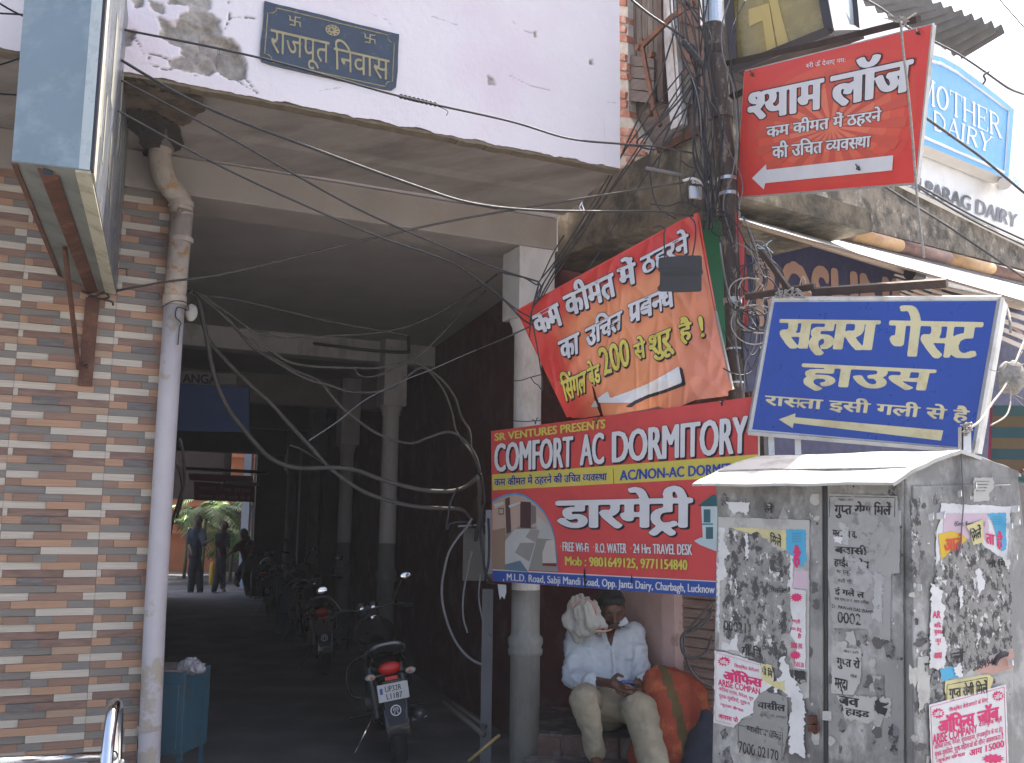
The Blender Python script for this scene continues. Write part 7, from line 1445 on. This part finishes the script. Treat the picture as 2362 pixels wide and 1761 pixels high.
for pts, r, lb in (([(1720,240),(1690,290),(1640,350),(1590,430),(1565,520),(1548,620),(1550,720),(1575,830),(1610,920),(1660,1000),(1720,1055),(1780,1085)], .009, 'long grey hose-like cable looping down from the meter box'), ([(1720,430),(1700,520),(1680,620),(1668,720),(1672,820),(1695,900)], .007, 'grey cable hanging straight below the meter box'), ([(1640,60),(1600,140),(1580,240),(1575,300),(1600,270),(1680,262),(1730,280)], .008, 'cable curling over the lid of the meter box'), ([(1790,220),(1770,330),(1785,450),(1800,560),(1840,610)], .010, 'black cable looped on the pale panel board'), ([(1815,240),(1820,380),(1815,500),(1800,600),(1860,615)], .008, 'second black cable looped on the pale panel board'), ([(1770,560),(1760,700),(1790,850),(1830,920)], .006, 'black cable end dangling by the grey post')):
    cable(az(pts, 6.4, 6.5, ZD), r, m_cablel if 'grey' in lb else m_cable, lb)
# knot, and lines fanning to the pole top
kn = [(1165*1.0659, 606*1.0659)]
gB = 'cables fanning from the pole top down to the knot by the column'
fan = [([(1586,150),(1520,235),(1440,350),(1360,480),(1290,590),(1245,648)],.0045,'first'), ([(1590,165),(1530,260),(1450,385),(1350,520),(1262,640),(1238,700)],.0045,''), ([(1600,170),(1545,250),(1500,300),(1420,420),(1330,560),(1250,690),(1230,770)],.004,''), ([(1560,60),(1520,180),(1460,300),(1400,430),(1320,560),(1245,690),(1228,760)],.005,''), ([(1610,180),(1560,300),(1500,390),(1430,500),(1370,600),(1300,690)],.004,'')]
nm5 = ['leftmost of the thin cables fanning from the pole top across the mossy balcony', 'cable fanning from the pole top and ending at the knot by the capital', 'cable crossing the mossy balcony down to the left edge of the tilted banner', 'cable that starts highest at the pole top and crosses the brick pier', 'lowest of the cables fanning over the mossy balcony']
for (pts, r, _), lb in zip(fan, nm5): cable([(u, v, 5.15+.12*i) for i, (u, v) in enumerate(pts)], r, m_cable, lb, group=gB)
cable([(u, v, 5.1) for u, v in ((1456,0),(1500,35),(1560,75),(1585,95),(1610,120))], .007, m_cable, 'thick cable coming in from the top to the ribbed joint')
cable([(*Z5(x, y), 5.7) for x, y in ((380,150-50),(200,100),(0,-60))], .003, m_cable, 'thin wire end near the beam corner', 'wire', 'wire') if False else None
for k, (pts, lb) in enumerate([([(200,480),(300,500),(400,525),(450,545),(470,600),(440,680),(400,760),(392,850),(385,950)], 'slack loop of cable hanging from the knot in front of the column capital'), ([(170,470),(330,505),(430,560),(450,560),(430,640),(410,720),(400,800),(420,900),(440,1010),(460,1130),(478,1250),(478,1340)], 'cable running down the left edge of the tilted banner'), ([(640,200),(560,330),(470,520),(455,545),(445,600),(395,800),(390,900)], 'cable tightly folded through the knot'), ([(0,530),(180,660),(300,750),(390,800)], 'cable from the passage meeting the banner corner'), ([(0,1040),(180,965),(300,910),(385,872)], 'thin wire running from the passage to the banner edge'), ([(590,380),(520,500),(450,620),(440,700)], 'short slack cable beside the column capital')]):
    cable([(*Z5(x, y), 5.45) for x, y in pts], .0042, m_cable, lb)
# tangled bundle down the pole
gP = 'tangled black cables hanging down the pole'; rb = random.Random(11)
paths = [[(1545,0),(1552,60),(1570,120),(1600,190),(1615,260),(1618,330),(1625,400),(1630,470)], [(1560,-20),(1565,60),(1575,140),(1605,200),(1625,300),(1632,380),(1622,470),(1590,500)], [(1572,-20),(1575,70),(1592,130),(1606,180),(1612,280),(1620,360),(1640,430),(1655,520)], [(1585,-20),(1600,60),(1610,130),(1608,200),(1622,300),(1640,400),(1650,480),(1662,560)], [(1610,-20),(1625,80),(1622,160),(1605,200),(1618,290),(1628,400),(1635,500)], [(1640,60),(1645,160),(1640,280),(1648,380),(1660,480),(1700,620),(1712,800),(1716,900)],
         [(1690,-20),(1665,60),(1668,130),(1690,200),(1700,300),(1690,400),(1668,470),(1690,560)], [(1702,-20),(1700,60),(1685,150),(1672,260),(1665,340),(1650,430),(1630,500)], [(1720,0),(1700,40),(1688,70),(1682,130),(1700,220),(1705,330),(1700,420),(1702,520),(1706,650),(1712,830)], [(1606,180),(1560,240),(1500,300),(1470,325),(1480,340),(1520,342),(1560,300)], [(1600,190),(1590,240),(1540,290),(1500,350),(1503,430),(1520,480),(1560,505)], [(1606,190),(1585,260),(1572,340),(1568,420),(1575,470)], [(1610,200),(1655,260),(1680,340),(1712,420),(1705,480)], [(1570,370),(1590,385),(1610,390),(1600,400),(1585,430),(1592,470),(1605,440),(1600,400)],
         [(1625,480),(1640,490),(1675,492),(1684,520),(1660,545),(1640,530),(1630,500),(1650,480),(1690,500)], [(1645,500),(1680,500),(1700,520),(1720,560),(1745,600),(1760,620)], [(1700,480),(1715,500),(1735,560),(1760,600),(1775,640)], [(1712,520),(1735,540),(1760,600),(1770,650),(1752,680),(1735,660),(1750,620),(1780,600),(1800,640),(1810,690)], [(1730,560),(1740,640),(1730,720),(1745,760),(1740,800),(1720,840),(1716,900)], [(1760,650),(1740,690),(1735,760),(1725,830),(1740,850),(1755,800)], [(1755,680),(1720,720),(1718,790),(1735,820),(1752,790),(1745,730),(1730,720)],
         [(1720,560),(1715,700),(1712,760),(1718,850),(1730,930),(1736,990)], [(1668,760),(1690,800),(1712,830),(1740,850)], [(1668,850),(1700,865),(1730,860),(1745,840)], [(1660,560),(1672,640),(1690,720),(1700,820),(1712,900)], [(1740,620),(1770,700),(1765,780),(1745,830),(1725,860)], [(1500,470),(1540,475),(1575,466),(1610,478),(1650,500),(1700,540),(1740,580)], [(1552,-20),(1560,80),(1590,160),(1604,190),(1600,280),(1608,360),(1640,440)], [(1596,200),(1560,260),(1530,330),(1515,400)]]
for i, p in enumerate(paths):
    pts = [(u, v, 5.1+.04*sin(k*1.3+i)+(.02*(i % 3))) for k, (u, v) in enumerate(p)]
    cable(pts, rb.choice([.003, .004, .0055, .0035]), m_cable if i % 6 else m_cablel, 'black cable in the tangled bundle hanging down the rusty pole', group=gP)
for i in range(8):
    u0 = rb.uniform(1598, 1630); x = u0; pts = [(rb.uniform(1555, 1640), -20, 5.12)]
    for v in (80, 180, 280, 370, 450, 530): x = u0 + (8 if v == 180 else rb.uniform(-14, 26)) + (v-180)*.06; pts.append((x, v, 5.10+rb.uniform(-.03, .04)))
    cable(pts, rb.choice([.003, .0045, .006]), m_cable, 'black cable in the tangled bundle hanging down the rusty pole', group=gP)
for i in range(8):
    cx, cy = rb.uniform(1725, 1765), rb.uniform(640, 850); R_ = rb.uniform(18, 40); a0 = rb.uniform(0, 6); pts = [(cx+R_*(1+.1*k)*cos(a0+k*.8), cy+R_*1.4*sin(a0+k*.8), 5.0+rb.uniform(-.04, .05)) for k in range(11)]
    cable(pts, rb.choice([.003, .004]), m_cable if i % 3 else m_rope, 'coil of loose thin wire between the pole and the blue light-box', 'wire_coil', 'wire', 'coils of loose wire right of the pole')
for i, p in enumerate([[(1700,560),(1730,580),(1765,640),(1780,600),(1760,560),(1735,555)], [(1712,500),(1740,560),(1752,640),(1730,690)], [(1735,690),(1790,670),(1850,665),(1880,685)], [(1840,680),(1850,640),(1858,655),(1845,690)]]):
    cable([(u, v, 4.9) for u, v in p], .003, m_rope if i > 1 else m_cablel, ['thin pale wire curling right of the pole', 'thin grey wire hanging right of the pole', 'pale twine lying along the top of the wall bracket', 'small loop of white wire above the blue light-box'][i], 'wire', 'wire')
mb = MB()
for k in range(10): a = PY(*Z6(330+rb.uniform(-45,45), 60+rb.uniform(-15,20)), 4.95); mb.tube([a, a+Vector((rb.uniform(-.05,.05), 0, rb.uniform(-.06,.03)))], .002, 4)
tag(mb.build('blue_string', flat('light blue string', (.30,.50,.62), .8), None), 'knotted light blue string ends right of the pole', 'string')
# right-hand lines
cable([(*Z4(x, y), 5.0+i*.2) for i, (x, y) in enumerate(((940,-10),(1060,60),(1180,150),(1370,255),(1550,350),(1720,462),(1860,560),(1960,600)))], .007, m_cable, 'cable running from the top past the corrugated sheet along the fascia top')
cable([(*Z4(x, y), 4.9+i*.25) for i, (x, y) in enumerate(((1240,640),(1320,735),(1500,865),(1700,1010),(1960,1225),(2060,1300)))], .008, m_cable, 'black cable crossing the blue arched panel')
cable([(*Z4(x, y), 4.9+i*.25) for i, (x, y) in enumerate(((1060,1175),(1240,1290),(1480,1440),(1790,1650),(2000,1790)))], .006, m_cable, 'cable slanting across the weathered slab edge')
cable([(*Z4(x, y), 4.9+i*.25) for i, (x, y) in enumerate(((1220,1140),(1400,1240),(1650,1380),(1960,1525),(2060,1570)))], .006, m_cable, 'upper of the two close cables under the dark raised letters')
cable([(*Z4(x, y), 4.9+i*.25) for i, (x, y) in enumerate(((1230,1150),(1400,1265),(1650,1410),(1960,1560),(2060,1610)))], .005, m_cable, 'lower of the two close cables under the dark raised letters')
cable([(*Z4(x, y), 9) for x, y in ((1780,-30),(1850,50),(1960,175),(2100,340))], .006, m_cable, 'thin line crossing the sky at the top right corner')
cable([(*Z4(1740,455), 5.9), (*Z4(1705,480), 5.9), (*Z4(1715,510), 5.9), (*Z4(1700,535), 5.9)], .006, m_cable, 'small drip loop of wire hanging above the arched panel', 'wire', 'wire')
cable([(*Z4(x, y), Y) for x, y, Y in ((1178,140,3.78),(1190,300,3.78),(1215,500,3.80),(1245,800,3.85),(1265,1050,3.85),(1290,1350,3.85),(1325,1640,3.85))], .0055, m_rope, 'long twisted grey rope dangling in front of the large red board', 'rope', 'rope')
mb = MB()
for k in range(12): a = PY(*Z4(1180+rb.uniform(-30,40), 130+rb.uniform(-10,15)), 3.8); mb.tube([a, a+Vector((rb.uniform(-.06,.06), 0, rb.uniform(-.03,.03)))], .004, 4)
tag(mb.build('rope_knot', m_rope, None), 'pale knot tying the dangling rope to the sign arm', 'knot')
cable([(*ZE(x, y), 5.3) for x, y in ((1765,320),(1680,420),(1580,530),(1520,590),(1505,660),(1530,750),(1590,780),(1660,770),(1720,720),(1765,600))], .006, m_cable, 'black cable loop in front of the rolling shutter, left of the cabinet')
cable([(*ZE(x, y), 5.35) for x, y in ((1765,370),(1700,470),(1600,540),(1540,580),(1530,680),(1555,800),(1600,900),(1680,980),(1765,1020))], .006, m_cable, 'black cable looping low in front of the rolling shutter')
cable([(*ZE(x, y), 5.3) for x, y in ((1765,400),(1720,480),(1650,540),(1560,575))], .005, m_cable, 'short cable joining the loops by the rolling shutter')
for k, (p, lb) in enumerate([([Z5(268,1268), Z5(330,1262), Z5(400,1240), Z5(478,1220)], 'wire tied round the column above the hoarding'), ([Z5(268,1560), Z5(350,1566), Z5(430,1560), Z5(480,1555)], 'lower wire tied round the column just above the hoarding'), ([Z5(395,1240), Z5(420,1280), Z5(450,1300), Z5(470,1330)], 'loose wire end on the column')]): cable([(*q, 6.17) for q in p], .003, m_cable, lb, 'wire', 'wire')
# ================================================================ thin haze volume added to veil and lift the dark areas
hz = bpy.data.materials.new('veil haze'); hz.use_nodes = True; N = hz.node_tree.nodes; N.clear(); o_ = N.new('ShaderNodeOutputMaterial'); v_ = N.new('ShaderNodeVolumePrincipled'); v_.inputs['Density'].default_value = .0016; v_.inputs['Color'].default_value = (.93, .95, 1, 1); hz.node_tree.links.new(v_.outputs[0], o_.inputs['Volume'])
MB().box((-30, -8, -1), (60, 0, 0), (0, 50, 0), (0, 0, 12)).build('haze', hz, None, kind='stuff')
